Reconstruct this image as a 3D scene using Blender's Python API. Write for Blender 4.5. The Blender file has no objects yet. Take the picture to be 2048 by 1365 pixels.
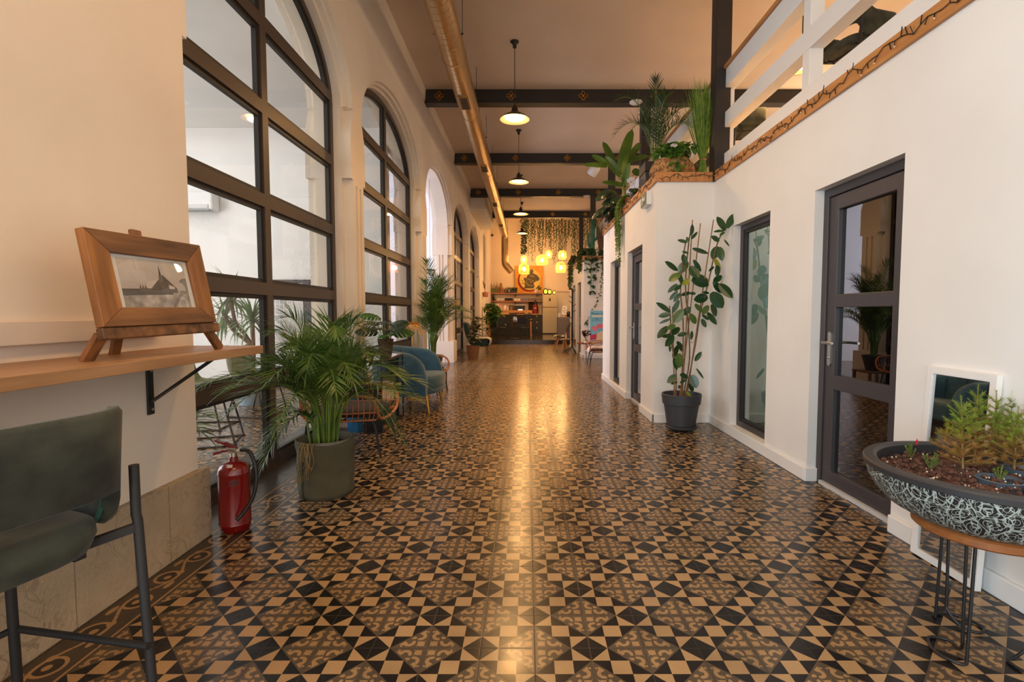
import bpy, bmesh, math, random
from math import sin, cos, pi, radians, sqrt, atan2, floor, hypot
from mathutils import Vector, Matrix, Quaternion
from mathutils.geometry import tessellate_polygon

S = bpy.context.scene
COL = S.collection

# ------------------------------------------------------------ camera, world, exposure, main lights
cd = bpy.data.cameras.new('camera'); cam = bpy.data.objects.new('camera', cd); COL.objects.link(cam)
cd.sensor_fit = 'HORIZONTAL'; cd.sensor_width = 36.0
cd.lens = 1008.3 / 2048 * 36.0
cd.shift_x = (1024 - 1054.1) / 2048
cd.clip_start = 0.05; cd.clip_end = 200
cam.location = (0, 0, 1.2316); cam.rotation_euler = (pi / 2 - 0.0557, 0, 0)
S.camera = cam
S.view_settings.view_transform = 'Standard'; S.view_settings.look = 'None'
S.view_settings.gamma = 1.0; S.view_settings.use_curve_mapping = False
S.view_settings.exposure = 1.25
S.cycles.use_denoising = True
S.cycles.max_bounces = 7; S.cycles.diffuse_bounces = 4; S.cycles.glossy_bounces = 4
S.cycles.transmission_bounces = 4; S.cycles.transparent_max_bounces = 12
S.cycles.caustics_reflective = False; S.cycles.caustics_refractive = False
S.cycles.sample_clamp_indirect = 6.0; S.cycles.blur_glossy = 0.5

W = bpy.data.worlds.new('world'); S.world = W; W.use_nodes = True
bg = W.node_tree.nodes['Background']; bg.inputs[0].default_value = (0.75, 0.82, 1.0, 1); bg.inputs[1].default_value = 0.35

def area(name, loc, rot, sx, sy, power, col, shape='RECTANGLE', spread=180):
    d = bpy.data.lights.new(name, 'AREA'); d.shape = shape; d.size = sx; d.size_y = sy
    d.energy = power; d.color = col; d.spread = radians(spread)
    o = bpy.data.objects.new(name, d); COL.objects.link(o); o.location = loc; o.rotation_euler = rot
    return o
def point(name, loc, power, col, r=0.05):
    d = bpy.data.lights.new(name, 'POINT'); d.energy = power; d.color = col; d.shadow_soft_size = r
    o = bpy.data.objects.new(name, d); COL.objects.link(o); o.location = loc
    return o
WARM = (1.0, 0.54, 0.20); DAY = (0.93, 0.96, 1.0); LILAC = (0.80, 0.82, 1.0)
# daylight of the courtyard and passage, plus added fills with no visible source
area('rear_warm_fill', (0.1, -3.8, 2.0), (radians(90), 0, 0), 3.4, 3.2, 48, (1.0, 0.80, 0.60))  # added warm fill behind the camera, mainly for the left wall
area('side_cool_fill', (-1.70, -1.7, 1.9), (0, radians(-90), 0), 3.0, 2.6, 118, (0.54, 0.80, 1.0))  # added cool fill, no window here; keeps the right wall neutral
area('courtyard_daylight', (-8.3, 3.4, 2.2), (0, radians(-90), 0), 4.0, 6.5, 150, (0.97, 0.98, 1.0))
area('courtyard_fill', (-5.2, 4.2, 4.2), (0, 0, 0), 4.6, 7.5, 36, (1.0, 0.98, 0.95))  # added overhead fill evening out the courtyard, no roof opening there
area('passage_daylight', (-6.4, 11.0, 2.2), (0, radians(-90), 0), 3.6, 2.6, 120, LILAC)
for _y in (1.0, 5.0, 9.0, 13.0): point('mezzanine_fill', (5.0, _y, 4.2), 24, (1.0, 0.72, 0.44), 0.15)  # unseen fills added to brighten the upper left wall and ceiling
area('office_light', (3.2, 4.85, 2.55), (0, 0, 0), 1.2, 1.0, 3, (0.92, 1.0, 0.95))
area('court_daylight', (-5.4, 17.0, 2.2), (0, radians(-90), 0), 3.0, 5.0, 30, LILAC)

# ------------------------------------------------------------ materials
def lin(c):
    c = c / 255.0
    return c / 12.92 if c <= 0.04045 else ((c + 0.055) / 1.055) ** 2.4
def rgb(t): return (lin(t[0]), lin(t[1]), lin(t[2]), 1.0)
MATS = {}
def newmat(name):
    m = bpy.data.materials.new(name); m.use_nodes = True
    nt = m.node_tree; b = nt.nodes['Principled BSDF']
    return m, nt, b
def mat(name, c, rough=0.5, metal=0.0, c2=None, scale=8.0, stretch=(1, 1, 1), bump=0.0, bscale=None, emit=0.0, ecol=None,
        sheen=0.0, spec=0.5, coat=0.0, detail=3.0, alpha=1.0, contrast=(0.35, 0.65)):
    """principled material, colour c (sRGB 0-255), optionally mottled towards c2 by object-space noise, with bump"""
    if name in MATS: return MATS[name]
    m, nt, b = newmat(name); L = nt.links.new
    b.inputs['Base Color'].default_value = rgb(c); b.inputs['Roughness'].default_value = rough
    b.inputs['Metallic'].default_value = metal; b.inputs['Specular IOR Level'].default_value = spec
    if coat: b.inputs['Coat Weight'].default_value = coat; b.inputs['Coat Roughness'].default_value = 0.15
    if sheen: b.inputs['Sheen Weight'].default_value = sheen; b.inputs['Sheen Roughness'].default_value = 0.4
    if emit:
        b.inputs['Emission Color'].default_value = rgb(ecol or c); b.inputs['Emission Strength'].default_value = emit
    if c2 or bump:
        tc = nt.nodes.new('ShaderNodeTexCoord'); mp = nt.nodes.new('ShaderNodeMapping'); mp.inputs['Scale'].default_value = stretch
        L(tc.outputs['Object'], mp.inputs['Vector'])
    if c2:
        n = nt.nodes.new('ShaderNodeTexNoise'); n.inputs['Scale'].default_value = scale; n.inputs['Detail'].default_value = detail
        L(mp.outputs[0], n.inputs['Vector'])
        r = nt.nodes.new('ShaderNodeValToRGB'); r.color_ramp.elements[0].position = contrast[0]; r.color_ramp.elements[1].position = contrast[1]
        r.color_ramp.elements[0].color = rgb(c); r.color_ramp.elements[1].color = rgb(c2)
        L(n.outputs[0], r.inputs[0]); L(r.outputs[0], b.inputs['Base Color'])
    if bump:
        n2 = nt.nodes.new('ShaderNodeTexNoise'); n2.inputs['Scale'].default_value = bscale or scale; n2.inputs['Detail'].default_value = 3
        L(mp.outputs[0], n2.inputs['Vector'])
        bp = nt.nodes.new('ShaderNodeBump'); bp.inputs['Strength'].default_value = bump; bp.inputs['Distance'].default_value = 0.01
        L(n2.outputs[0], bp.inputs['Height']); L(bp.outputs[0], b.inputs['Normal'])
    MATS[name] = m
    return m
def leafmat(name, c, c2, rough=0.4, trans=0.22, scale=6.0):
    if name in MATS: return MATS[name]
    m, nt, b = newmat(name); L = nt.links.new
    tc = nt.nodes.new('ShaderNodeTexCoord'); n = nt.nodes.new('ShaderNodeTexNoise'); n.inputs['Scale'].default_value = scale
    n.inputs['Detail'].default_value = 2
    L(tc.outputs['Object'], n.inputs['Vector'])
    r = nt.nodes.new('ShaderNodeValToRGB'); r.color_ramp.elements[0].position = 0.35; r.color_ramp.elements[1].position = 0.65
    r.color_ramp.elements[0].color = rgb(c); r.color_ramp.elements[1].color = rgb(c2)
    L(n.outputs[0], r.inputs[0]); L(r.outputs[0], b.inputs['Base Color'])
    b.inputs['Roughness'].default_value = rough
    t = nt.nodes.new('ShaderNodeBsdfTranslucent'); L(r.outputs[0], t.inputs[0])
    mx = nt.nodes.new('ShaderNodeMixShader'); mx.inputs[0].default_value = trans
    L(b.outputs[0], mx.inputs[1]); L(t.outputs[0], mx.inputs[2]); L(mx.outputs[0], nt.nodes['Material Output'].inputs[0])
    MATS[name] = m
    return m
def glassmat(name, tint=(1, 1, 1), refl=1.0, base=0.0, rough=0.0):
    """thin pane: transparent, mirror-like by Fresnel"""
    if name in MATS: return MATS[name]
    m, nt, b = newmat(name); L = nt.links.new; nt.nodes.remove(b)
    t = nt.nodes.new('ShaderNodeBsdfTransparent'); t.inputs[0].default_value = (*tint, 1)
    g = nt.nodes.new('ShaderNodeBsdfGlossy'); g.inputs['Roughness'].default_value = rough
    f = nt.nodes.new('ShaderNodeFresnel')
    ge = nt.nodes.new('ShaderNodeNewGeometry'); io = nt.nodes.new('ShaderNodeMath'); io.operation = 'MULTIPLY_ADD'
    io.inputs[1].default_value = 1 / 1.5 - 1.5; io.inputs[2].default_value = 1.5; L(ge.outputs['Backfacing'], io.inputs[0]); L(io.outputs[0], f.inputs[0])
    ma = nt.nodes.new('ShaderNodeMath'); ma.operation = 'MULTIPLY_ADD'; ma.inputs[1].default_value = refl; ma.inputs[2].default_value = base
    ma.use_clamp = True
    L(f.outputs[0], ma.inputs[0])
    mx = nt.nodes.new('ShaderNodeMixShader'); L(ma.outputs[0], mx.inputs[0]); L(t.outputs[0], mx.inputs[1]); L(g.outputs[0], mx.inputs[2])
    L(mx.outputs[0], nt.nodes['Material Output'].inputs[0])
    MATS[name] = m
    return m

class X:
    """tiny expression builder over Math nodes"""
    nt = None
    def __init__(s, v): s.v = v
    @staticmethod
    def op(o, *a, clamp=False):
        n = X.nt.nodes.new('ShaderNodeMath'); n.operation = o; n.use_clamp = clamp
        for i, q in enumerate(a):
            q = q.v if isinstance(q, X) else q
            if isinstance(q, (int, float)): n.inputs[i].default_value = q
            else: X.nt.links.new(q, n.inputs[i])
        return X(n.outputs[0])
    def __add__(s, o): return X.op('ADD', s, o)
    __radd__ = __add__
    def __sub__(s, o): return X.op('SUBTRACT', s, o)
    def __rsub__(s, o): return X.op('SUBTRACT', o, s)
    def __mul__(s, o): return X.op('MULTIPLY', s, o)
    __rmul__ = __mul__
    def __truediv__(s, o): return X.op('DIVIDE', s, o)
    def __lt__(s, o): return X.op('LESS_THAN', s, o)
    def __gt__(s, o): return X.op('GREATER_THAN', s, o)
def xmin(a, b): return X.op('MINIMUM', a, b)
def xmax(a, b): return X.op('MAXIMUM', a, b)
def xabs(a): return X.op('ABSOLUTE', a)
def xfloor(a): return X.op('FLOOR', a)
def xfrac(a): return X.op('FRACT', a)
def xmod(a, b): return X.op('FLOORED_MODULO', a, b)
def xlen(a, b): return X.op('SQRT', a * a + b * b)
def xsel(c, a, b): return a * c + b * (1.0 - c)   # c is 0/1
def xsqrt(a): return X.op('SQRT', a)
def xmixcol(fac, a, b):
    n = X.nt.nodes.new('ShaderNodeMix'); n.data_type = 'RGBA'
    fi, ai, bi = n.inputs[0], n.inputs[6], n.inputs[7]
    X.nt.links.new(fac.v, fi)
    for sck, q in ((ai, a), (bi, b)):
        if isinstance(q, tuple): sck.default_value = q
        else: X.nt.links.new(q, sck)
    return n.outputs[2]
def xcoord(nt, kind='Object'):
    tc = nt.nodes.new('ShaderNodeTexCoord'); sp = nt.nodes.new('ShaderNodeSeparateXYZ'); nt.links.new(tc.outputs[kind], sp.inputs[0])
    return X(sp.outputs[0]), X(sp.outputs[1]), X(sp.outputs[2]), tc.outputs[kind]

# ------------------------------------------------------------ geometry accumulator
def I4(): return Matrix.Identity(4)
def T(x, y, z): return Matrix.Translation((x, y, z))
def R(a, ax): return Matrix.Rotation(a, 4, ax)
def frame(z, up=(0, 0, 1)):
    """3 axes with z along the given direction"""
    z = Vector(z).normalized(); u = Vector(up)
    if abs(z.dot(u)) > 0.98: u = Vector((1, 0, 0))
    x = u.cross(z).normalized(); y = z.cross(x)
    return x, y, z
class G:
    def __init__(s): s.v = []; s.f = []
    def add(s, vs, fs, M=None):
        o = len(s.v)
        if M is None: s.v.extend(tuple(p) for p in vs)
        else: s.v.extend(tuple(M @ Vector(p)) for p in vs)
        s.f.extend(tuple(i + o for i in q) for q in fs)
        return s
    def box(s, x0, x1, y0, y1, z0, z1, M=None):
        vs = [(x0, y0, z0), (x1, y0, z0), (x1, y1, z0), (x0, y1, z0), (x0, y0, z1), (x1, y0, z1), (x1, y1, z1), (x0, y1, z1)]
        return s.add(vs, [(3, 2, 1, 0), (4, 5, 6, 7), (0, 1, 5, 4), (1, 2, 6, 5), (2, 3, 7, 6), (3, 0, 4, 7)], M)
    def cbox(s, c, d, M=None):
        return s.box(c[0] - d[0] / 2, c[0] + d[0] / 2, c[1] - d[1] / 2, c[1] + d[1] / 2, c[2] - d[2] / 2, c[2] + d[2] / 2, M)
    def bar(s, a, b, w, h, up=(0, 0, 1)):
        a = Vector(a); b = Vector(b); x, y, z = frame(b - a, up)
        vs = [a + x * sx * w / 2 + y * sy * h / 2 for sx, sy in ((-1, -1), (1, -1), (1, 1), (-1, 1))]
        vs += [p + (b - a) for p in vs]
        return s.add(vs, [(3, 2, 1, 0), (4, 5, 6, 7), (0, 1, 5, 4), (1, 2, 6, 5), (2, 3, 7, 6), (3, 0, 4, 7)])
    def tube(s, pts, r, n=8, closed=False, caps=True, flat=1.0):
        pts = [Vector(p) for p in pts]; m = len(pts)
        rs = r if isinstance(r, (list, tuple)) else [r] * m
        vs = []; fs = []
        t0 = (pts[1] - pts[0]).normalized(); x, y, _ = frame(t0)
        prev = t0
        for i, p in enumerate(pts):
            if closed: t = (pts[(i + 1) % m] - pts[i - 1])
            elif i == 0: t = pts[1] - pts[0]
            elif i == m - 1: t = pts[-1] - pts[-2]
            else: t = pts[i + 1] - pts[i - 1]
            t = t.normalized() if t.length > 1e-9 else prev
            q = prev.rotation_difference(t); x = q @ x; y = q @ y; prev = t
            for k in range(n):
                a = 2 * pi * k / n
                vs.append(p + x * (cos(a) * rs[i]) + y * (sin(a) * rs[i] * flat))
        seg = m if closed else m - 1
        for i in range(seg):
            j = (i + 1) % m
            for k in range(n):
                l = (k + 1) % n
                fs.append((i * n + k, i * n + l, j * n + l, j * n + k))
        if caps and not closed:
            fs.append(tuple(range(n - 1, -1, -1))); fs.append(tuple((m - 1) * n + k for k in range(n)))
        return s.add(vs, fs)
    def cyl(s, a, b, r, r2=None, n=16): return s.tube([a, b], [r, r if r2 is None else r2], n)
    def lathe(s, prof, n=24, M=None, closed=False, caps=True):
        """prof: (r, z) list, revolved about z"""
        vs = []; fs = []; m = len(prof)
        for r, z in prof:
            for k in range(n): vs.append((r * cos(2 * pi * k / n), r * sin(2 * pi * k / n), z))
        for i in range(m if closed else m - 1):
            j = (i + 1) % m
            for k in range(n):
                l = (k + 1) % n; fs.append((i * n + k, i * n + l, j * n + l, j * n + k))
        if not closed and caps:
            if prof[0][0] > 1e-6: fs.append(tuple(range(n - 1, -1, -1)))
            if prof[-1][0] > 1e-6: fs.append(tuple((m - 1) * n + k for k in range(n)))
        return s.add(vs, fs, M)
    def sph(s, c, r, nu=12, nv=8, M=None):
        rx, ry, rz = r if isinstance(r, (tuple, list)) else (r, r, r)
        vs = [(c[0], c[1], c[2] - rz)]; fs = []
        for i in range(1, nv):
            b = -pi / 2 + pi * i / nv
            for k in range(nu):
                a = 2 * pi * k / nu; vs.append((c[0] + rx * cos(b) * cos(a), c[1] + ry * cos(b) * sin(a), c[2] + rz * sin(b)))
        vs.append((c[0], c[1], c[2] + rz))
        for k in range(nu): fs.append((0, 1 + (k + 1) % nu, 1 + k))
        for i in range(nv - 2):
            for k in range(nu):
                a = 1 + i * nu + k; b = 1 + i * nu + (k + 1) % nu; fs.append((a, b, b + nu, a + nu))
        t = len(vs) - 1; o = 1 + (nv - 2) * nu
        for k in range(nu): fs.append((o + k, o + (k + 1) % nu, t))
        return s.add(vs, fs, M)
    def prism(s, loops, d0, d1, to=lambda u, v, d: (u, v, d)):
        """flat polygon (outer loop + holes) in (u, v), extruded from d0 to d1"""
        tri = tessellate_polygon([[Vector((u, v, 0)) for u, v in lp] for lp in loops])
        flat = [p for lp in loops for p in lp]; n = len(flat)
        vs = [to(u, v, d0) for u, v in flat] + [to(u, v, d1) for u, v in flat]
        fs = [tuple(t) for t in tri] + [tuple(i + n for i in reversed(t)) for t in tri]
        o = 0
        for lp in loops:
            m = len(lp)
            for i in range(m):
                j = (i + 1) % m; fs.append((o + i, o + j, o + j + n, o + i + n))
            o += m
        return s.add(vs, fs)
    def leaf(s, base, d, nrm, L, Wd, bend=0.0, n=5, fold=0.15, prof=None, twist=0.0):
        """a leaf blade: spine from base along d, drooping away from nrm by bend, folded along the midrib"""
        d = Vector(d).normalized(); nrm = Vector(nrm); nrm = (nrm - d * nrm.dot(d))
        if nrm.length < 1e-4: nrm = frame(d)[0]
        nrm = nrm.normalized(); side = d.cross(nrm)
        p = Vector(base); o = len(s.v); ang = 0.0; st = L / n
        for i in range(n + 1):
            t = i / n
            w = (prof(t) if prof else (sin(pi * min(1, (t * 0.93 + 0.07))) ** 0.75)) * Wd / 2
            dd = d * cos(ang) - nrm * sin(ang); nn = nrm * cos(ang) + d * sin(ang)
            if w < 1e-5: w = 1e-5
            up = nn * (fold * w)
            s.v.append(tuple(p - side * w + up)); s.v.append(tuple(p)); s.v.append(tuple(p + side * w + up))
            p = p + dd * st; ang += bend / n
        for i in range(n):
            a = o + i * 3
            s.f.append((a, a + 1, a + 4, a + 3)); s.f.append((a + 1, a + 2, a + 5, a + 4))
        return s
    def blade(s, base, d, nrm, L, Wd, bend=0.0, n=3):
        """narrow two-sided strip without midrib"""
        d = Vector(d).normalized(); nrm = Vector(nrm); nrm = nrm - d * nrm.dot(d)
        nrm = nrm.normalized() if nrm.length > 1e-4 else frame(d)[0]
        side = d.cross(nrm); p = Vector(base); o = len(s.v); ang = 0.0; st = L / n
        for i in range(n + 1):
            t = i / n; w = Wd / 2 * (1 - t ** 1.6 * 0.97) * (0.55 + 0.45 * min(1, t * 4 + 0.01))
            dd = d * cos(ang) - nrm * sin(ang)
            s.v.append(tuple(p - side * w)); s.v.append(tuple(p + side * w))
            p = p + dd * st; ang += bend / n
        for i in range(n):
            a = o + i * 2; s.f.append((a, a + 1, a + 3, a + 2))
        return s

def arc(c, r, a0, a1, n, f=lambda u, v: (u, v, 0)):
    return [f(c[0] + r * cos(a0 + (a1 - a0) * i / n), c[1] + r * sin(a0 + (a1 - a0) * i / n)) for i in range(n + 1)]
def rrect(x0, x1, y0, y1, r, n=4):
    p = []
    for cx, cy, a in ((x1 - r, y1 - r, 0), (x0 + r, y1 - r, pi / 2), (x0 + r, y0 + r, pi), (x1 - r, y0 + r, 1.5 * pi)):
        p += [(cx + r * cos(a + pi / 2 * i / n), cy + r * sin(a + pi / 2 * i / n)) for i in range(n + 1)]
    return p
def bez(a, b, c, d, n=10):
    a, b, c, d = map(Vector, (a, b, c, d)); out = []
    for i in range(n + 1):
        t = i / n; u = 1 - t; out.append(a * u ** 3 + b * 3 * u * u * t + c * 3 * u * t * t + d * t ** 3)
    return out
def smoothpts(pts, k=4, closed=False):
    """Catmull-Rom through pts"""
    P = [Vector(p) for p in pts]; m = len(P); out = []
    rng = range(m) if closed else range(m - 1)
    for i in rng:
        p0 = P[i - 1] if (i > 0 or closed) else P[0]; p1 = P[i]; p2 = P[(i + 1) % m]
        p3 = P[(i + 2) % m] if (closed or i + 2 < m) else P[-1]
        for j in range(k):
            t = j / k
            out.append(0.5 * ((2 * p1) + (p2 - p0) * t + (2 * p0 - 5 * p1 + 4 * p2 - p3) * t * t + (3 * p1 - p0 - 3 * p2 + p3) * t ** 3))
    if not closed: out.append(P[-1])
    return out

# ------------------------------------------------------------ objects
def obj(name, g, m, parent=None, smooth=None, bevel=0.0, seg=2, loc=None, rot=None, sub=0, label=None, recalc=True, kind=None):
    """one mesh object; smooth = auto-smooth angle in radians"""
    me = bpy.data.meshes.new(name); me.from_pydata(g.v, [], g.f)
    if recalc and len(g.f) < 40000:
        b = bmesh.new(); b.from_mesh(me); bmesh.ops.recalc_face_normals(b, faces=b.faces); b.to_mesh(me); b.free()
    if smooth:
        me.shade_smooth()
        if smooth < 3: me.set_sharp_from_angle(angle=smooth)
    me.materials.append(m)
    o = bpy.data.objects.new(name, me); COL.objects.link(o)
    if parent is not None: o.parent = parent
    if loc is not None: o.location = loc
    if rot is not None: o.rotation_euler = rot
    if bevel:
        bm_ = o.modifiers.new('bevel', 'BEVEL'); bm_.width = bevel; bm_.segments = seg; bm_.limit_method = 'ANGLE'; bm_.angle_limit = 0.6
    if sub:
        sm = o.modifiers.new('sub', 'SUBSURF'); sm.levels = sub; sm.render_levels = sub
    if label: o['label'] = label
    if kind: o['kind'] = kind
    return o
def thing(name, label, cat, loc=(0, 0, 0), rz=0.0, group=None, rot=None):
    o = bpy.data.objects.new(name, None); COL.objects.link(o); o.empty_display_size = 0.1
    o.location = loc; o.rotation_euler = rot or (0, 0, rz); o['label'] = label; o['category'] = cat
    if group: o['group'] = group
    return o
def tag(o, label, cat, group=None, kind=None):
    o['label'] = label; o['category'] = cat
    if group: o['group'] = group
    if kind: o['kind'] = kind
    return o
def struct(name, g, m, parent=None, label=None, **k):
    o = obj(name, g, m, parent, **k)
    if parent is None: o['kind'] = 'structure'
    if label: o['label'] = label
    return o
def dup(root, loc=None, rz=None, label=None, group=None):
    r = root.copy(); COL.objects.link(r)
    if loc is not None: r.location = loc
    if rz is not None: r.rotation_euler = (0, 0, rz)
    if label: r['label'] = label
    if group: r['group'] = group
    for ch in list(root.children):
        c = ch.copy(); COL.objects.link(c); c.parent = r
        for g in list(ch.children):
            d = g.copy(); COL.objects.link(d); d.parent = c
    return r
# ------------------------------------------------------------ floor: encaustic tiles
TILE = 0.2; TX0 = 0.0289; TY0 = 1.788
def floor_material():
    m, nt, b = newmat('encaustic_tiles'); X.nt = nt; L = nt.links.new
    px, py, pz, vec = xcoord(nt)
    def dedup(a): return a
    tx = (px - TX0) / TILE; ty = (py - TY0) / TILE
    ix = xfloor(tx); iy = xfloor(ty); fx0 = tx - ix; fy0 = ty - iy
    odd = xmod(ix + iy, 2.0)
    fx = xsel(odd, 1.0 - fx0, fx0)
    s = fx + fy0; u = xabs(fy0 - fx)
    hi = s > 1.0
    gx = xsel(hi, 1.0 - fx, fx); gy = xsel(hi, 1.0 - fy0, fy0)     # folded so that the ornate corner is at 0,0
    orn = (gx + gy) < 2 / 3
    blk = u > 2 / 3
    mn = xmin(gx, gy); mx = xmax(gx, gy)
    cen = xmax(xabs(fx - 0.5), xabs(fy0 - 0.5)) < 1 / 6
    tri = (mn < 1 / 3) * (mx > 2 / 3) * (1.0 - blk)
    tan = xmax(cen, tri)
    # ornament in the quarter
    a = gx * 1.5; c = gy * 1.5
    p = xmax(a, c); q = xmin(a, c)
    da = a - 0.18; dc = c - 0.185
    star = xmin((xsqrt(xabs(da + dc)) + xsqrt(xabs(da - dc))) - 0.555, xlen(da, dc) - 0.105)
    rp = p - 0.515; rq = q - 0.25
    ring = xmax(xabs(xlen(rp, rq) - 0.125) - 0.05, rq - 0.015)
    d1 = xlen(p - 0.635, q - 0.19) - 0.072
    d2 = xlen(p - 0.665, q - 0.265) - 0.046
    d3 = xlen(p - 0.725, q - 0.175) - 0.05
    d5 = xlen(p - 0.71, q - 0.085) - 0.035
    d4 = xlen(p - 0.385, q - 0.272) - 0.042
    tear = xmin(xlen(a - 0.40, c - 0.44) - 0.055, xlen(a - 0.45, c - 0.415) - 0.032)
    dd = xmin(xmin(star, ring), xmin(xmin(d1, d2), xmin(xmin(xmin(d3, d5), d4), tear)))
    motif = (dd < 0.0) * ((p + q) < 0.93)
    light = xmax(tan * (1.0 - orn), motif * orn)
    dark = (1.0 - light) * (1.0 - orn)
    # left border of scrolls, one tile wide
    bu = (px + 1.771) / TILE                                        # 0..1 across the border
    bv = ty
    inb = (bu > 0.0) * (bu < 1.0)
    ph = bv * pi
    wave = X.op('SINE', ph)
    cu = 0.5 + wave * 0.17
    stem = xabs(bu - cu) < 0.035
    vf = xfrac(bv) - 0.5; sgn = 1.0 - 2.0 * xmod(xfloor(bv), 2.0)
    ccu = bu - (0.5 + sgn * 0.0)
    sp_r = xlen(ccu * 1.0 + sgn * 0.03, vf * 0.95)
    spiral = (xabs(sp_r - 0.24) < 0.032) * ((ccu * sgn) < 0.16)
    bud = xlen((ccu - sgn * 0.12) * 1.0, (vf - 0.22) * 0.8) < 0.075
    leaf1 = xlen((ccu + sgn * 0.02) * 1.2, (vf + 0.02)) < 0.085
    leaf2 = xlen((ccu - sgn * 0.23) * 1.6, (vf + 0.33) * 0.6) < 0.10
    line = xmax((bu > 0.925) * (bu < 0.975), (bu > 0.03) * (bu < 0.075))
    blight = xmax(xmax(xmax(stem, spiral), xmax(bud, line)), xmax(leaf1, leaf2))
    binner = (sp_r < 0.21)
    # plain grey tiles in the window recesses
    plain = (px < -1.771) * (px > -2.42)
    # colours
    ns = nt.nodes.new('ShaderNodeTexNoise'); ns.inputs['Scale'].default_value = 5; ns.inputs['Detail'].default_value = 4; L(vec, ns.inputs['Vector'])
    fine = nt.nodes.new('ShaderNodeTexNoise'); fine.inputs['Scale'].default_value = 160; fine.inputs['Detail'].default_value = 2; L(vec, fine.inputs['Vector'])
    wn = nt.nodes.new('ShaderNodeTexWhiteNoise'); wn.noise_dimensions = '2D'
    cb = nt.nodes.new('ShaderNodeCombineXYZ'); L(ix.v, cb.inputs[0]); L(iy.v, cb.inputs[1]); L(cb.outputs[0], wn.inputs['Vector'])
    col = xmixcol(orn, rgb((29, 26, 26)), rgb((86, 73, 58)))
    col = xmixcol(light, col, rgb((168, 136, 96)))
    om = light * orn
    col = xmixcol(om * 0.55, col, rgb((146, 114, 76)))
    bcol = xmixcol(binner, rgb((66, 56, 46)), rgb((48, 41, 35)))
    bcol = xmixcol(blight, bcol, rgb((150, 118, 82)))
    col = xmixcol(inb, col, bcol)
    col = xmixcol(plain, col, rgb((74, 70, 66)))
    # grout
    ed = xmin(xmin(fx0, 1.0 - fx0), xmin(fy0, 1.0 - fy0))
    gr = X.op('SUBTRACT', 1.0, X.op('DIVIDE', ed, 0.014), clamp=True)
    col = xmixcol(gr * 0.75, col, rgb((58, 50, 44)))
    # per-tile tone and wear
    var = 0.80 + X(wn.outputs['Value']) * 0.24 + (X(ns.outputs[0]) - 0.5) * 0.45 + (X(fine.outputs[0]) - 0.5) * 0.25
    hv = nt.nodes.new('ShaderNodeHueSaturation'); L(var.v, hv.inputs['Value']); L(col, hv.inputs['Color'])
    L(hv.outputs[0], b.inputs['Base Color'])
    ro = 0.13 + X(ns.outputs[0]) * 0.16 + gr * 0.2 + X(wn.outputs['Value']) * 0.03
    L(ro.v, b.inputs['Roughness'])
    b.inputs['Specular IOR Level'].default_value = 0.32
    # slight unevenness of the laid tiles
    tl = nt.nodes.new('ShaderNodeTexNoise'); tl.inputs['Scale'].default_value = 2.2; tl.inputs['Detail'].default_value = 1; L(vec, tl.inputs['Vector'])
    hgt = X(tl.outputs[0]) * 0.9 + X(fine.outputs[0]) * 0.02 - gr * 0.06
    bp = nt.nodes.new('ShaderNodeBump'); bp.inputs['Strength'].default_value = 0.16; bp.inputs['Distance'].default_value = 0.02
    L(hgt.v, bp.inputs['Height']); L(bp.outputs[0], b.inputs['Normal'])
    return m
M_FLOOR = floor_material()

def plaster(name, c, c2, rough=0.75, bump=0.06):
    return mat(name, c, rough, c2=c2, scale=1.2, bump=bump, bscale=55, detail=4)
M_WALL = plaster('white_plaster', (222, 214, 204), (231, 224, 215))
M_ARCH = plaster('cream_plaster', (224, 212, 196), (232, 221, 206))
M_WALLR = plaster('white_wall_paint', (228, 224, 218), (234, 231, 226))
M_CEIL = plaster('taupe_ceiling_paint', (214, 194, 174), (220, 200, 180))
M_COURT = plaster('courtyard_white_paint', (232, 230, 228), (238, 236, 234))
M_BASE = mat('white_gloss_paint', (232, 229, 225), 0.4)
M_FRAME = mat('anthracite_aluminium', (70, 60, 54), 0.42, spec=0.4)
M_DOORF = mat('dark_grey_door_paint', (62, 56, 57), 0.42)
M_BEAM = mat('black_painted_steel', (34, 28, 26), 0.5, c2=(40, 33, 30), scale=5, bump=0.05, bscale=40)
M_BLACK = mat('black_metal', (24, 23, 24), 0.45)
M_BLACKM = mat('matte_black_metal', (28, 27, 28), 0.6)
M_GLASS = glassmat('window_glass', (0.97, 0.985, 0.975), 1.35, 0.0)
M_DGLASS = glassmat('tinted_door_glass', (0.30, 0.32, 0.36), 2.0, 0.10)
M_GGLASS = glassmat('greenish_glass', (0.62, 0.74, 0.68), 2.0, 0.14)
M_STEEL = mat('brushed_steel', (190, 186, 180), 0.3, 1.0)
M_CHROME = mat('chrome', (225, 222, 218), 0.12, 1.0)
M_GOLD = mat('gold_metal', (196, 146, 70), 0.35, 1.0)
M_DARK = mat('unlit_room_shade', (46, 44, 46), 0.8)  # darkness of the unlit rooms put into their wall colour
def wood(name, c, c2, rough=0.45, axis='y', scale=6.0, bump=0.08):
    st = {'x': (0.12, 1, 1), 'y': (1, 0.12, 1), 'z': (1, 1, 0.12)}[axis]
    return mat(name, c, rough, c2=c2, scale=scale * 4, stretch=st, bump=bump, bscale=scale * 9, detail=5, contrast=(0.3, 0.72))
M_OAK = wood('oak_laminate', (148, 108, 72), (178, 138, 98), 0.42)
M_TEAK = wood('reclaimed_teak', (66, 42, 26), (142, 96, 56), 0.5, 'x', 5, 0.2)
M_TEAKZ = wood('reclaimed_teak_upright', (86, 52, 28), (156, 102, 56), 0.5, 'z', 5, 0.2)
M_TRIMW = wood('pine_edge_board', (168, 108, 56), (198, 138, 78), 0.5)
M_TABLEW = wood('beech_wood', (190, 130, 70), (205, 146, 84), 0.45, 'x')
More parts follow.
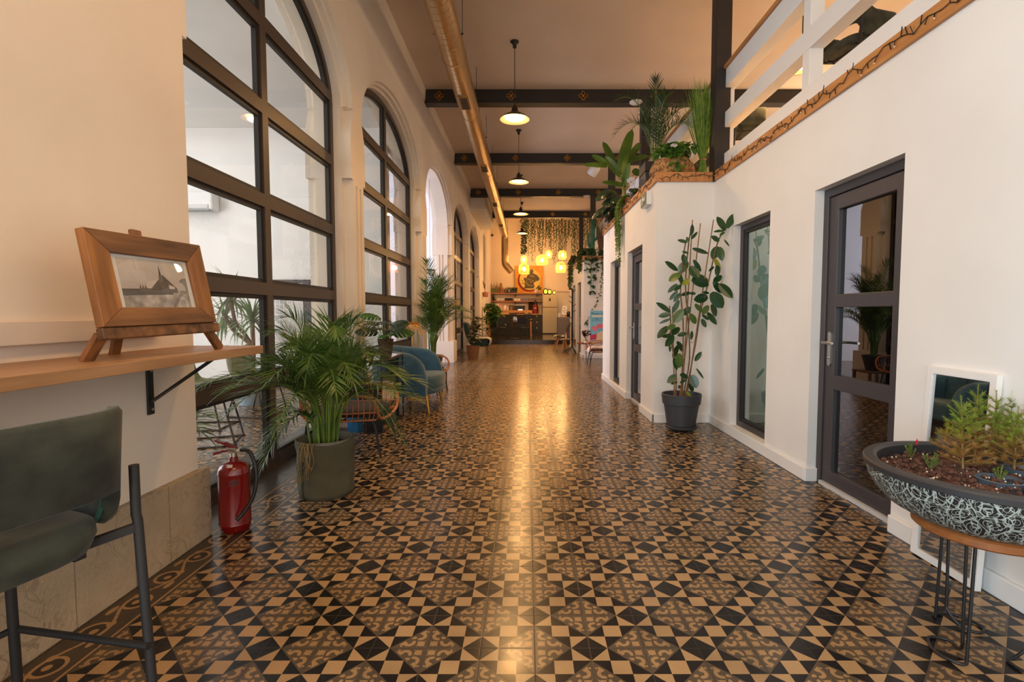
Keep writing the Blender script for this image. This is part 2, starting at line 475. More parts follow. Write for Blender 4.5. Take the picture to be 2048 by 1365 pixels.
M_RATTAN = mat('rattan', (158, 96, 56), 0.5, c2=(186, 120, 74), scale=30, bump=0.3, bscale=120)
M_SOIL = mat('potting_soil', (52, 36, 27), 0.95, c2=(92, 64, 48), scale=60, bump=0.8, bscale=80)
M_STONE = mat('limestone', (172, 154, 128), 0.75, c2=(154, 136, 110), scale=3, bump=0.2, bscale=30, detail=6)
M_VELVG = mat('dark_green_velvet', (30, 33, 26), 0.85, c2=(62, 66, 54), scale=9, sheen=0.12, bump=0.15, bscale=180, detail=6)
M_TEAL = mat('teal_velvet', (38, 76, 98), 0.8, c2=(54, 96, 120), scale=6, sheen=0.35, bump=0.08, bscale=150, detail=5)
M_CREAMF = mat('cream_boucle', (200, 190, 168), 0.95, c2=(214, 205, 184), scale=40, bump=0.6, bscale=90)
M_GREYF = mat('charcoal_fabric', (46, 40, 38), 0.95, bump=0.3, bscale=200)
M_OLIVE = mat('olive_canvas', (72, 68, 50), 0.95, c2=(84, 79, 60), scale=5, bump=0.35, bscale=14, detail=6)
M_RED = mat('red_lacquer', (118, 6, 9), 0.25, coat=0.5)
M_WHITE = mat('white_ceramic', (228, 224, 218), 0.3)
M_WPLAST = mat('white_plastic', (226, 225, 224), 0.4)
M_POTG = mat('anthracite_plastic', (56, 58, 62), 0.5)
M_BARK = mat('brown_bark', (96, 70, 46), 0.85, c2=(128, 98, 66), scale=25, bump=0.5, bscale=40)
M_CANE = mat('bamboo_cane', (158, 116, 74), 0.6, c2=(132, 92, 58), scale=12)
M_GREENST = mat('green_stem', (84, 112, 40), 0.5, c2=(112, 138, 52), scale=9)
M_PALM = leafmat('palm_green', (46, 76, 28), (96, 124, 54))
M_PALMD = leafmat('dark_palm_green', (26, 50, 22), (54, 84, 36))
M_PALMY = leafmat('dry_palm_straw', (136, 110, 66), (160, 134, 84))
M_RUBBER = leafmat('rubber_plant_green', (30, 62, 30), (48, 84, 40), 0.28, 0.15, 3)
M_YELLOWL = leafmat('yellow_leaf', (170, 150, 20), (120, 140, 30), 0.4)
M_BANANA = leafmat('banana_green', (58, 92, 28), (98, 126, 40), 0.35, 0.3, 3)
M_MONST = leafmat('monstera_green', (26, 74, 26), (52, 110, 36), 0.3, 0.2, 4)
M_MONSTD = leafmat('dark_monstera_green', (30, 52, 36), (48, 70, 44), 0.3, 0.15, 4)
M_POTHOS = leafmat('pothos_green', (48, 92, 30), (92, 132, 44), 0.35, 0.25, 9)
M_IVY = leafmat('ivy_green', (44, 62, 30), (76, 92, 44), 0.5, 0.2, 9)
M_FERN = leafmat('fern_green', (84, 122, 36), (122, 152, 52), 0.5, 0.3, 12)
M_CONIF = leafmat('young_conifer_green', (96, 128, 26), (138, 164, 44), 0.5, 0.25, 14)
M_CONIFB = leafmat('browned_needles', (136, 92, 40), (170, 124, 62), 0.6, 0.2, 14)
M_GRASSB = leafmat('bright_grass_green', (92, 128, 40), (140, 166, 64), 0.5, 0.3, 20)
M_YUCCA = leafmat('yucca_green', (84, 120, 66), (124, 152, 92), 0.45, 0.25, 5)
M_FAIRY = mat('black_cable', (30, 22, 18), 0.6)
M_BULBC = mat('clear_fairy_bulb', (236, 224, 200), 0.2)
# ------------------------------------------------------------ the shell
CZ = 5.17; XH = -1.85; XB = -2.33; BACK = 26.1; PLAT = 0.17; PLY = 19.8
RX = 2.05; B2X = 1.42; B3X = 1.53
yz = lambda u, v, d: (d, u, v)            # polygon in (Y, Z), extruded along X
xz = lambda u, v, d: (u, d, v)            # polygon in (X, Z), extruded along Y
xy = lambda u, v, d: (u, v, d)
struct('floor', G().box(-9, 7, -4.2, PLY, -0.12, 0), M_FLOOR)
M_PLAT = mat('dark_platform_tiles', (40, 31, 24), 0.16, c2=(54, 42, 32), scale=6, bump=0.05)
g = G().box(-2.9, 6.5, PLY, BACK + .2, -0.12, PLAT)
struct('floor_platform', g, M_PLAT, bevel=0.006)
struct('ceiling', G().prism([[(-4.2, CZ), (20.0, CZ), (20.0, 5.9), (BACK + .2, 5.9), (BACK + .2, 6.05), (19.85, 6.05), (19.85, CZ + .15), (-4.2, CZ + .15)]], -1.95, 7, yz), M_CEIL)

ARCHES = [(4.0, 1.39), (7.37, 1.52), (10.95, 1.53), (14.5, 1.53), (18.05, 1.53)]
def outline(yc, ash, ac, aim, at, bt, zc=2.65, z1=3.12, zs=3.4, n=28):
    p = [(yc - ash, 0), (yc - ash, zc), (yc - ac, zc), (yc - ac, z1), (yc - aim, zs - 0.02), (yc - at, zs)]
    p += [(yc - at * cos(pi * i / n), zs + bt * sin(pi * i / n)) for i in range(1, n)]
    p += [(yc + at, zs), (yc + aim, zs - 0.02), (yc + ac, z1), (yc + ac, zc), (yc + ash, zc), (yc + ash, 0)]
    return p
def comb(kind):
    p = [(2.0, 0)]
    for yc, A in ARCHES:
        if kind == 'front': p += outline(yc, A + .065, A, A + .105, A + .075, .87)
        elif kind == 'lip': p += outline(yc, A + .065, A, A + .105, A + .04, .835)
        else: p += outline(yc, A, A, A, A, .80)
    p += [(BACK + .1, 0), (BACK + .1, 6.0), (20.0, 6.0), (20.0, CZ + .1), (2.0, CZ + .1)]
    q = [p[0]]
    for a in p[1:]:
        if abs(a[0] - q[-1][0]) + abs(a[1] - q[-1][1]) > 1e-6: q.append(a)
    return q
def rect(a, b, c, d): return [(a, c), (b, c), (b, d), (a, d)]
WIN6 = rect(21.4, 22.6, 2.3, 4.6)
fl = [WIN6]
PIERS = [(5.39, 5.85), (8.89, 9.42), (12.48, 12.97), (16.03, 16.52), (19.58, 20.1)]
for a, b in PIERS:
    m_ = (a + b) / 2
    for s_ in (-1, 1): fl.append(rect(m_ + s_ * .065 - .024, m_ + s_ * .065 + .024, .56, 2.6))
g = G()
g.prism([comb('front')] + fl, XH, XH - .045, yz)
g.prism([comb('lip'), WIN6], XH - .045, XH - .10, yz)
g.prism([comb('mid'), WIN6], XH - .10, XB + .10, yz)
g.prism([comb('lip'), WIN6], XB + .10, XB + .045, yz)
g.prism([comb('front')] + fl, XB + .045, XB, yz)
for a, b in PIERS:                                    # square pier bases
    g.box(XB - .03, XH + .035, a - .03, b + .03, 0, .53)
struct('wall_left', g, M_ARCH)
# jamb flutes on the open arch
g = G()
for yj, s_ in ((12.48, -1), (9.42, 1)):
    for x0, x1 in ((XH - .105, XH - .20), (XH - .235, XH - .275), (XH - .31, XH - .375)):
        g.box(x0, x1, yj + s_ * .0, yj + s_ * .022, .53, 2.65)
    g.box(XH - .09, XB + .09, yj, yj + s_ * .024, 2.65, 3.3)
struct('trim_4', g, M_ARCH)
# cove between wall and ceiling
p = [(XH, 4.62)] + [(-1.66 - .19 * cos(pi / 2 * i / 8), 4.98 + .19 * sin(pi / 2 * i / 8)) for i in range(9)] + [(-1.66, CZ), (XH - .02, CZ), (XH - .02, 4.62)]
p = [(XH, 4.5), (XH + .03, 4.72), (XH + .05, 4.95), (XH + .07, CZ + .05), (XH - .02, CZ + .05), (XH - .02, 4.5)]
struct('trim_5', G().prism([p], 2.0, 20.4, xz), M_ARCH, smooth=0.5)
# the deep near pier with its limestone plinth
g = G()
g.prism([[(-4.2, 0), (2.70, 0), (2.70, 2.67), (2.735, 2.67), (2.735, CZ + .1), (-4.2, CZ + .1)]], -1.79, XH - .2, yz)
struct('wall_left_near', g, M_ARCH)
g = G().box(-1.80, -1.752, -4.2, 2.745, 0, .385)
stone = bpy.data.materials
def stone_mat():
    m, nt, b = newmat('limestone_slabs'); X.nt = nt; L = nt.links.new
    px, py, pz, vec = xcoord(nt)
    n1 = nt.nodes.new('ShaderNodeTexNoise'); n1.inputs['Scale'].default_value = 3.5; n1.inputs['Detail'].default_value = 7; n1.inputs['Roughness'].default_value = 0.65; L(vec, n1.inputs['Vector'])
    n2 = nt.nodes.new('ShaderNodeTexNoise'); n2.inputs['Scale'].default_value = 7; n2.inputs['Detail'].default_value = 5; n2.inputs['Distortion'].default_value = 1.4; L(vec, n2.inputs['Vector'])
    n3 = nt.nodes.new('ShaderNodeTexNoise'); n3.inputs['Scale'].default_value = 1.4; L(vec, n3.inputs['Vector'])
    n4 = nt.nodes.new('ShaderNodeTexNoise'); n4.inputs['Scale'].default_value = 90; L(vec, n4.inputs['Vector'])
    vein = X.op('SUBTRACT', 1.0, xabs(X(n2.outputs[0]) - 0.5) * 34.0, clamp=True) * X.op('MULTIPLY_ADD', n3.outputs[0], 6.0, -2.5, clamp=True)
    seam = xmin(xmin(xabs(py - 2.42), xabs(py - 2.20)), xmin(xmin(xabs(py - 1.90), xabs(py - 1.52)), xabs(py - 1.0)))
    seam = X.op('SUBTRACT', 1.0, seam / 0.004, clamp=True)
    col = xmixcol(X(n1.outputs[0]), rgb((150, 130, 102)), rgb((190, 172, 146)))
    col = xmixcol(vein * 0.75, col, rgb((74, 62, 50)))
    col = xmixcol(seam * 0.7, col, rgb((86, 72, 56)))
    col = xmixcol(X.op('MULTIPLY_ADD', n4.outputs[0], 3.0, -1.5, clamp=True) * 0.25, col, rgb((206, 192, 168)))
    L(col, b.inputs['Base Color']); b.inputs['Roughness'].default_value = 0.7
    bp = nt.nodes.new('ShaderNodeBump'); bp.inputs['Strength'].default_value = 0.3; bp.inputs['Distance'].default_value = 0.01
    L((X(n4.outputs[0]) - seam - vein * 0.4).v, bp.inputs['Height']); L(bp.outputs[0], b.inputs['Normal'])
    return m
M_SLAB = stone_mat()
struct('trim_1', g, M_SLAB, bevel=0.005)
# hall end behind the camera, back wall, courtyard
struct('wall_front', G().prism([rect(-1.9, 7, 0, CZ), rect(-1.6, 1.8, .02, 3.6)], -4.2, -4.0, xz), M_WALL)
struct('wall_back', G().box(-2.9, 7, BACK, BACK + .2, 0, 6.0), plaster('warm_white_plaster', (226, 208, 182), (232, 215, 190)))
g = G()
g.box(-9, XB, 8.5, 8.65, 0, 4.3); g.box(-9, XB, 12.95, 13.1, 0, 4.6)
struct('wall_courtyard_back', g, M_COURT)
struct('wall_courtyard_left', G().box(-9, -8.85, -1.2, 21, 0, 4.3), M_COURT)
struct('wall_courtyard_front', G().box(-9, -2.05, -1.3, -1.15, 0, 4.3), M_COURT)
struct('ceiling_courtyard', G().box(-9, XB, -1.3, 21, 4.28, 4.4), M_COURT)
struct('wall_courtyard_end', G().box(-9, XB, 20.8, 21, 0, 4.3), M_COURT)

# arched windows
def arched_window(idx, yc, A, rails, mull=.085, label=None):
    w = struct('window_%d' % idx, *window_mesh(yc, A, rails, mull), M_FRAME, label=label)
    g2 = G(); x0, x1 = XF - .018, XF - .052
    g2.prism([win_out(yc, A)] + win_holes(yc, A, rails, mull, .03), x0, x1, yz)
    obj('glazing_bead', g2, mat('dark_seal', (30, 27, 25), 0.5), w)
    o = [(yc - A + .01, .03)] + [(yc - (A - .01) * cos(pi * i / 28), 3.4 + .79 * sin(pi * i / 28)) for i in range(29)] + [(yc + A - .01, .03)]
    n = len(o); g3 = G()
    g3.add([(XF - .035, u, v) for u, v in o], [tuple(range(n))])
    obj('glass_pane', g3, M_GLASS, w, recalc=False)
    return w
XF = -2.03
def win_out(yc, A): return [(yc - A, 0)] + [(yc - A * cos(pi * i / 28), 3.4 + .80 * sin(pi * i / 28)) for i in range(29)] + [(yc + A, 0)]
def win_holes(yc, A, rails, mull, ins=0.0):
    hs = []; e = .065 + ins; m2 = mull / 2 + ins
    for s_ in (-1, 1):
        for (a, b) in zip(rails[:-1], rails[1:]):
            z0, z1 = a[1] + ins, b[0] - ins
            ya, yb = yc + s_ * m2, yc + s_ * (A - e)
            hs.append(rect(min(ya, yb), max(ya, yb), z0, z1))
        z0 = rails[-1][1] + ins                          # top pane under the curve
        aa, bb = A - e, .80 - e
        zz = (z0 - 3.4) / bb
        t0 = math.asin(max(0.0, min(1, zz))); t1 = math.acos(m2 / aa)
        pts = [(aa * cos(t0 + (t1 - t0) * i / 12), 3.4 + bb * sin(t0 + (t1 - t0) * i / 12)) for i in range(13)]
        pts[0] = (pts[0][0], max(z0, pts[0][1]))
        pts = pts + [(m2, z0)]
        if pts[0][1] > z0 + 1e-4: pts.append((pts[0][0], z0))
        hs.append([(yc + s_ * u, v) for u, v in pts])
    return hs
def window_mesh(yc, A, rails, mull):
    return (G().prism([win_out(yc, A)] + win_holes(yc, A, rails, mull), XF, XF - .07, yz),)
RAILS = [(0, .085), (.655, .755), (1.37, 1.465), (2.05, 2.15), (2.765, 2.865), (3.415, 3.515)]
arched_window(1, *ARCHES[0], RAILS, label='tall arched steel-framed window nearest the wall shelf')
arched_window(2, *ARCHES[1], RAILS, label='tall arched window behind the teal armchair')
arched_window(3, *ARCHES[3], RAILS, label='arched window just beyond the open archway')
arched_window(4, *ARCHES[4], RAILS, label='arched window furthest down the left wall')
# narrow stained-glass window over the platform
def stained():
    m, nt, b = newmat('stained_glass'); X.nt = nt; L = nt.links.new
    v = nt.nodes.new('ShaderNodeTexVoronoi'); v.inputs['Scale'].default_value = 9; tc = nt.nodes.new('ShaderNodeTexCoord'); L(tc.outputs['Object'], v.inputs['Vector'])
    r = nt.nodes.new('ShaderNodeValToRGB'); e = r.color_ramp.elements; e[0].color = rgb((20, 24, 60)); e[1].color = rgb((120, 60, 30))
    e.new(0.35).color = rgb((30, 60, 110)); e.new(0.6).color = rgb((150, 120, 70)); e.new(0.75).color = rgb((60, 20, 30)); r.color_ramp.interpolation = 'CONSTANT'
    L(v.outputs['Color'], r.inputs[0]); L(r.outputs[0], b.inputs['Base Color']); b.inputs['Roughness'].default_value = 0.2
    return m
w = struct('window_5', G().prism([WIN6, rect(21.47, 22.53, 2.38, 4.52)], XH - .16, XH - .24, yz), M_FRAME, label='narrow stained-glass window above the kitchen counter')
obj('stained_pane', G().box(XH - .19, XH - .21, 21.45, 22.55, 2.36, 4.54), stained(), w)
# strip light above the courtyard pane etc. left to the lamps

# right-hand rooms: near wall, projecting cabin, alcove, second cabin
TOPZ = 2.66
def notched(y0, y1, d0, d1, zt): return [(y0, 0), (d0, 0), (d0, zt), (d1, zt), (d1, 0), (y1, 0), (y1, TOPZ), (y0, TOPZ)]
DOOR1 = rect(2.785, 3.64, -.01, 2.1); WINR = rect(4.30, 5.06, .10, 2.095)
struct('wall_right', G().prism([notched(-4.2, 5.7, 2.785, 3.64, 2.1), WINR], RX, RX + .16, yz), M_WALLR)
DOOR2 = rect(6.26, 7.17, -.01, 2.08); WIN2 = rect(7.72, 8.63, .06, 2.08)
g = G().prism([notched(5.6, 9.43, 6.26, 7.17, 2.08), WIN2], B2X, B2X + .16, yz)
g.box(B2X + .16, RX + .2, 5.6, 5.72, 0, TOPZ); g.box(B2X + .16, 3.2, 9.31, 9.43, 0, TOPZ)
struct('wall_right_cabin', g, M_WALLR)
struct('wall_right_alcove', G().box(3.1, 3.25, 9.4, 13.8, 0, TOPZ), M_WALLR)
DOOR3 = rect(14.4, 15.35, -.01, 2.12); WIN3 = rect(16.1, 16.95, .1, 2.12)
g = G().prism([notched(13.65, 17.9, 14.4, 15.35, 2.12), WIN3], B3X, B3X + .16, yz)
g.box(B3X + .16, 3.2, 13.65, 13.8, 0, TOPZ); g.box(B3X + .16, 5, 17.75, 17.9, 0, TOPZ)
struct('wall_right_second_cabin', g, M_WALLR)
# room behind the panes
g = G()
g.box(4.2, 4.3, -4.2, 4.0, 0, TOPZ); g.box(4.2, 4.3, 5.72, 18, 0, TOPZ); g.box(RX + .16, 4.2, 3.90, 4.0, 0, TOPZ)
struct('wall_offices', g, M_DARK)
g = G().box(4.2, 4.3, 4.0, 5.72, 0, TOPZ); g.box(RX + .2, 4.2, 5.61, 5.72, 0, TOPZ); g.box(RX + .16, 4.2, 4.0, 4.02, 0, TOPZ)
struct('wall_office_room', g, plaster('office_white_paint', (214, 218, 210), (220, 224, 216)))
struct('baseboard_office', G().box(RX + .2, 4.2, 5.59, 5.61, 0, .1), M_BASE)
struct('ceiling_mezzanine', G().prism([[(RX + .02, -4.2), (RX + .02, 5.62), (B2X + .02, 5.62), (B2X + .02, 9.41), (3.1, 9.41), (3.1, 13.67), (B3X + .02, 13.67), (B3X + .02, 17.88), (7, 17.88), (7, -4.2)]], TOPZ, TOPZ + .1, xy), M_WALL)
struct('wall_mezzanine', G().box(6.6, 6.75, -4.2, BACK, TOPZ, 6.0), M_WALL)
# baseboards
def bboard(idx, segs):
    g = G()
    for x0, x1, y0, y1 in segs: g.box(x0, x1, y0, y1, 0, .1)
    struct('baseboard_%s' % idx, g, M_BASE, bevel=0.006)
bboard('right', [(RX - .022, RX, -4.2, 2.78), (RX - .022, RX, 3.645, 5.6), (RX - .022, RX + .08, 3.62, 3.645), (B2X - .022, RX, 5.58, 5.602), (B2X - .022, B2X, 5.58, 6.26), (B2X - .022, B2X, 7.17, 9.43),
                 (B2X - .022, B2X + .07, 7.15, 7.172), (B3X - .022, 3.1, 13.628, 13.65), (B3X - .022, B3X, 13.628, 14.4), (B3X - .022, B3X, 15.35, 17.9)])
# timber edge board round the mezzanine
def edgeboard():
    pts = [(RX, -4.2), (RX, 5.6), (B2X, 5.6), (B2X, 9.43), (3.1, 9.43)]
    g = G()
    g.box(RX - .022, RX + .06, -4.2, 5.578, TOPZ, TOPZ + .105)
    g.box(B2X - .022, RX + .06, 5.578, 5.66, TOPZ, TOPZ + .105)
    g.box(B2X - .022, B2X + .06, 5.66, 9.43, TOPZ, TOPZ + .105)
    g.box(B2X - .022, 3.1, 9.39, 9.452, TOPZ, TOPZ + .105)
    g.box(B3X - .022, 3.1, 13.628, 13.70, TOPZ, TOPZ + .105)
    g.box(B3X - .022, B3X + .06, 13.70, 17.9, TOPZ, TOPZ + .105)
    return g
struct('trim_2', edgeboard(), M_TRIMW, bevel=0.004)

# doors
def glazed_door(idx, x, y0, y1, z1, label, hz=.98):
    """door in a wall facing -X, leaf recessed from wall face x; hinges at y0, handle near y1"""
    xf = x + .065
    d = struct('door_%d' % idx, G().prism([[(y0, 0), (y0, z1), (y1, z1), (y1, 0), (y1 - .055, 0), (y1 - .055, z1 - .06), (y0 + .055, z1 - .06), (y0 + .055, 0)]], xf, xf + .09, yz), M_DOORF, label=label, bevel=.004)
    a, b = y0 + .058, y1 - .058
    zs = [(.12, .70), (.80, 1.27), (1.36, z1 - .16)]
    holes = [rect(a + .10, b - .10, u, v) for u, v in zs]
    obj('leaf', G().prism([rect(a, b, .03, z1 - .063)] + holes, xf + .012, xf + .065, yz), M_DOORF, d, bevel=.004)
    g = G()
    for u, v in zs: g.add([(xf + .04, a + .09, u - .01), (xf + .04, b - .09, u - .01), (xf + .04, b - .09, v + .01), (xf + .04, a + .09, v + .01)], [(0, 1, 2, 3)])
    obj('glass_pane', g, M_DGLASS, d, recalc=False)
    obj('threshold', G().box(xf - .01, xf + .03, a, b, .002, .028), mat('pale_aluminium', (196, 194, 192), .45), d)
    hy = b - .05
    h = obj('handle', G().prism([rrect(hy - .018, hy + .018, hz - .12, hz + .12, .016)], xf + .012, xf + .004, yz), M_STEEL, d, label='steel lever handle on a long plate')
    g = G().tube([(xf + .008, hy, hz + .045), (xf - .045, hy, hz + .045), (xf - .05, hy - .02, hz + .045), (xf - .05, hy - .125, hz + .045)], .0095, 8)
    g.cyl((xf + .004, hy, hz - .06), (xf - .004, hy, hz - .06), .009, n=10)
    obj('lever', g, M_STEEL, h, smooth=.8)
    return d
glazed_door(1, RX, 2.785, 3.64, 2.1, 'dark grey three-pane glazed door beside the leaning mirror')
glazed_door(2, B2X, 6.26, 7.17, 2.08, 'dark grey three-pane glazed door past the rubber plant')
glazed_door(3, B3X, 14.4, 15.35, 2.12, 'glazed door behind the black coat stand')
def slot_window(idx, x, y0, y1, z0, z1, label, gm):
    xf = x + .07
    w = struct('window_%d' % idx, G().prism([rect(y0, y1, z0, z1), rect(y0 + .055, y1 - .055, z0 + .055, z1 - .055)], xf, xf + .07, yz), M_DOORF, label=label, bevel=.004)
    obj('window_sash', G().prism([rect(y0 + .05, y1 - .05, z0 + .05, z1 - .05), rect(y0 + .085, y1 - .085, z0 + .085, z1 - .085)], xf + .012, xf + .05, yz), mat('dark_seal', (30, 27, 25), .5), w)
    obj('glass_pane', G().add([(xf + .03, y0 + .06, z0 + .06), (xf + .03, y1 - .06, z0 + .06), (xf + .03, y1 - .06, z1 - .06), (xf + .03, y0 + .06, z1 - .06)], [(0, 1, 2, 3)]), gm, w, recalc=False)
    return w
slot_window(6, RX, 4.30, 5.06, .10, 2.095, 'tall greenish window reflecting the rubber plant', M_GGLASS)
slot_window(7, B2X, 7.72, 8.63, .06, 2.08, 'narrow tall window in the projecting cabin wall', M_DGLASS)
slot_window(8, B3X, 16.1, 16.95, .1, 2.12, 'narrow window behind the coat stand', M_DGLASS)

# steel beams with gilded rosettes, and the posts under them
def rosette(g, M):
    for k in range(4):
        Q = M @ R(k * pi / 2, 'Z')
        g.cbox((0, .042, 0), (.022, .05, .012), Q); g.cbox((0, .068, 0), (.05, .02, .012), Q); g.cbox((.028, .04, 0), (.016, .016, .012), Q); g.cbox((-.028, .04, 0), (.016, .016, .012), Q)
        g.cbox((.03, .03, 0), (.03, .03, .012), Q @ R(pi / 4, 'Z'))
    g.cyl(M @ Vector((0, 0, -.006)), M @ Vector((0, 0, .012)), .02, n=8)
BEAMY = [2.05, 5.62, 9.17, 12.73, 16.28, 19.83]
BLAB = ['black steel beam nearest the camera overhead', 'black steel beam above the near railing', 'nearest visible black ceiling beam with gilded rosettes', 'second visible black ceiling beam with gilded rosettes', 'third visible black ceiling beam with gilded rosettes', 'furthest black beam before the ivy curtain']
for i, y in enumerate(BEAMY):
    g = G().box(-1.80, 6.6, y - .05, y + .05, CZ - .24, CZ + .02)
    g.box(-1.80, 6.6, y - .10, y + .10, CZ - .255, CZ - .232); g.box(-1.80, 6.6, y - .075, y + .075, CZ - .232, CZ - .195)
    o = obj('ceiling_beam', g, M_BEAM, bevel=.003); tag(o, BLAB[i], 'beam', 'black ceiling beams', 'structure')
    if i < 1: continue
    for k in range(5):
        x = -1.55 + 1.27 * k
        g = G(); rosette(g, T(x, y - .055, CZ - .115) @ R(pi / 2, 'X'))
        obj('rosette', g, M_GOLD, o)
PLAB = [None, 'black steel post between the railings behind the grass bundle', 'black steel post behind the palm on the ledge', 'black steel post behind the banana plant', 'black steel post above the cactus', 'black steel post in front of the ivy curtain']
for i, y in enumerate(BEAMY):
    if i == 0: continue
    g = G().box(2.02, 2.04, y - .075, y + .075, TOPZ if i < 5 else PLAT, CZ - .2)
    g.box(2.16, 2.18, y - .075, y + .075, TOPZ if i < 5 else PLAT, CZ - .2); g.box(2.04, 2.16, y - .012, y + .012, TOPZ if i < 5 else PLAT, CZ - .2)
    g.box(2.02, 2.18, y - .085, y - .07, TOPZ if i < 5 else PLAT, CZ - .2)
    o = obj('steel_post', g, M_BEAM); tag(o, PLAB[i], 'post', 'black steel posts', 'structure')
# railing
def railing(y0, y1, step, label):
    t = thing('mezzanine_railing', label, 'railing', (0, 0, 0), group='white mezzanine railings')
    zb = TOPZ + .1
    n = round((y1 - y0) / step)
    for i in range(n + 1):
        y = y0 + (y1 - y0) * i / n
        obj('post', G().box(2.13, 2.235, y - .05, y + .05, zb, 3.84), M_BASE, t, bevel=.003)
    for nm, za, zc in (('bottom_rail', 2.80, 2.95), ('middle_rail', 3.225, 3.385), ('top_rail', 3.64, 3.835)):
        obj(nm, G().box(2.125, 2.24, y0 - .05, y1 + .05, za, zc), M_BASE, t, bevel=.003)
    obj('handrail', G().box(2.10, 2.26, y0 - .06, y1 + .06, 3.838, 3.87), M_TRIMW, t, bevel=.004)
railing(-1.0, 5.62, 1.655, 'white board railing above the near right wall')
railing(5.95, 9.0, 1.525, 'white railing behind the ledge plants')
railing(9.4, 12.5, 1.55, 'white railing beyond the banana plant')
railing(12.95, 17.8, 1.62, 'white railing above the second cabin')
# ------------------------------------------------------------ pendant lamps
M_SHADE = mat('bronze_enamel', (58, 42, 32), 0.4, metal=0.4)
M_REFL = mat('cream_enamel', (240, 226, 200), 0.35)
M_LENS = mat('lit_lens', (255, 222, 160), 0.3, emit=9.0, ecol=(255, 190, 105))
M_BULB = mat('lit_bulb', (255, 230, 180), 0.3, emit=60.0, ecol=(255, 190, 105))
def pendant(x, y, z, label, power=27):
    t = thing('pendant_lamp', label, 'lamp', (x, y, z), group='row of pendant lamps down the hall')
    h = CZ - z
    obj('canopy', G().lathe([(.0, h), (.062, h), (.062, h - .012), (.045, h - .025), (.028, h - .05), (.028, h - .085), (.012, h - .10)], 20), M_BLACKM, t, smooth=.6)
    obj('cord', G().cyl((0, 0, .20), (0, 0, h - .09), .006, n=6), M_BLACKM, t)
    obj('socket', G().lathe([(.012, .215), (.02, .20), (.045, .16), (.052, .095), (.06, .088)], 16), M_SHADE, t, smooth=.6)
    s_ = obj('shade', G().lathe([(.055, .095), (.10, .082), (.17, .045), (.222, .006), (.228, 0), (.222, -.004)], 36, caps=False), M_SHADE, t, smooth=.9, recalc=False)
    obj('reflector', G().lathe([(.045, .083), (.10, .070), (.165, .036), (.219, .0)], 36, caps=False), M_REFL, t, smooth=.9, recalc=False, label='cream inside of the shade')
    obj('lens', G().lathe([(.0, .002), (.10, .006), (.135, .014), (.145, .03)], 28, caps=False), M_LENS, t, smooth=.9, recalc=False, label='glowing glass lens')
    area('pendant_light', (x, y, z - .012), (0, 0, 0), .26, .26, power, WARM, 'DISK', 165)
    return t
for y, lb in ((.45, 'pendant lamp overhead just in front of the camera'), (4.0, 'pendant lamp above the near bay, out of the picture'), (7.55, 'pendant lamp hanging nearest, below the first visible beam'), (11.1, 'second pendant lamp down the hall'), (14.65, 'third pendant lamp down the hall'), (18.2, 'furthest and smallest-looking pendant lamp of the row')):
    pendant(-.18, y, 4.06, lb, 12 if y < 5 else 22)

# ------------------------------------------------------------ spiral duct
def duct_mat():
    m, nt, b = newmat('galvanised_spiral_duct'); X.nt = nt; L = nt.links.new
    px, py, pz, vec = xcoord(nt)
    an = X.op('ARCTAN2', pz, px) / (2 * pi)
    st = xfrac((py - pz * 0.0) / 0.13 + an)
    rib = X.op('SUBTRACT', 1.0, xabs(st - 0.5) / 0.06, clamp=True)
    n = nt.nodes.new('ShaderNodeTexNoise'); n.inputs['Scale'].default_value = 2.5; L(vec, n.inputs['Vector'])
    col = xmixcol(X(n.outputs[0]), rgb((176, 146, 104)), rgb((204, 172, 126)))
    col = xmixcol(rib * 0.45, col, rgb((92, 66, 40)))
    L(col, b.inputs['Base Color']); b.inputs['Metallic'].default_value = 1.0; b.inputs['Roughness'].default_value = 0.34
    bp = nt.nodes.new('ShaderNodeBump'); bp.inputs['Strength'].default_value = 0.5; bp.inputs['Distance'].default_value = 0.006
    L(rib.v, bp.inputs['Height']); L(bp.outputs[0], b.inputs['Normal'])
    return m
M_DUCT = duct_mat()
DX, DZ, DR = -.99, 4.72, .165
t = thing('ventilation_duct', 'brass-toned spiral duct running under the ceiling beams', 'duct', (DX, 0, DZ))
obj('pipe', G().tube([(0, -4, 0), (0, 22.4, 0)], DR, 32), M_DUCT, t, smooth=.6)
el = [(0, 22.35, 0), (0, 22.50, -.02), (0, 22.58, -.10), (0, 22.6, -.22), (0, 22.6, -1.2), (.02, 22.6, -1.33), (.08, 22.6, -1.42), (.30, 22.6, -1.66)]
obj('down_pipe', G().tube(el, .155, 28), M_DUCT, t, smooth=.6)
for y in (3.4, 5.3, 7.05, 8.95, 12.6, 16.2, 20.0, 22.0):
    obj('joint_collar', G().tube([(0, y - .03, 0), (0, y + .03, 0)], DR + .006, 32), M_DUCT, t, smooth=.6)
for y in (4.47, 8.19, 11.85, 15.7, 19.4):
    g = G()
    g.box(-.075, .075, y - .24, y + .24, -DR - .012, -DR + .05)
    v = obj('air_vent', g, mat('duct_vent_frame', (150, 120, 80), .4, 1.0), t)
    g = G()
    for k in range(9): g.box(-.055, .055, y - .20 + k * .048, y - .175 + k * .048, -DR - .016, -DR - .008)
    obj('vent_slats', g, mat('vent_dark', (62, 44, 28), .6), v)
for y in (6.55, 8.3, 10.3, 12.1, 13.9, 15.9, 17.7, 19.6, 21.4):
    for s_ in (-1, 1):
        g = G().cyl((s_ * (DR - .002), y, .02), (s_ * (DR + .022), y, .02), .012, n=8); g.cyl((s_ * (DR + .012), y, .02), (s_ * (DR + .012), y, CZ - DZ), .004, n=6)
        obj('hanger', g, M_BLACKM, t)

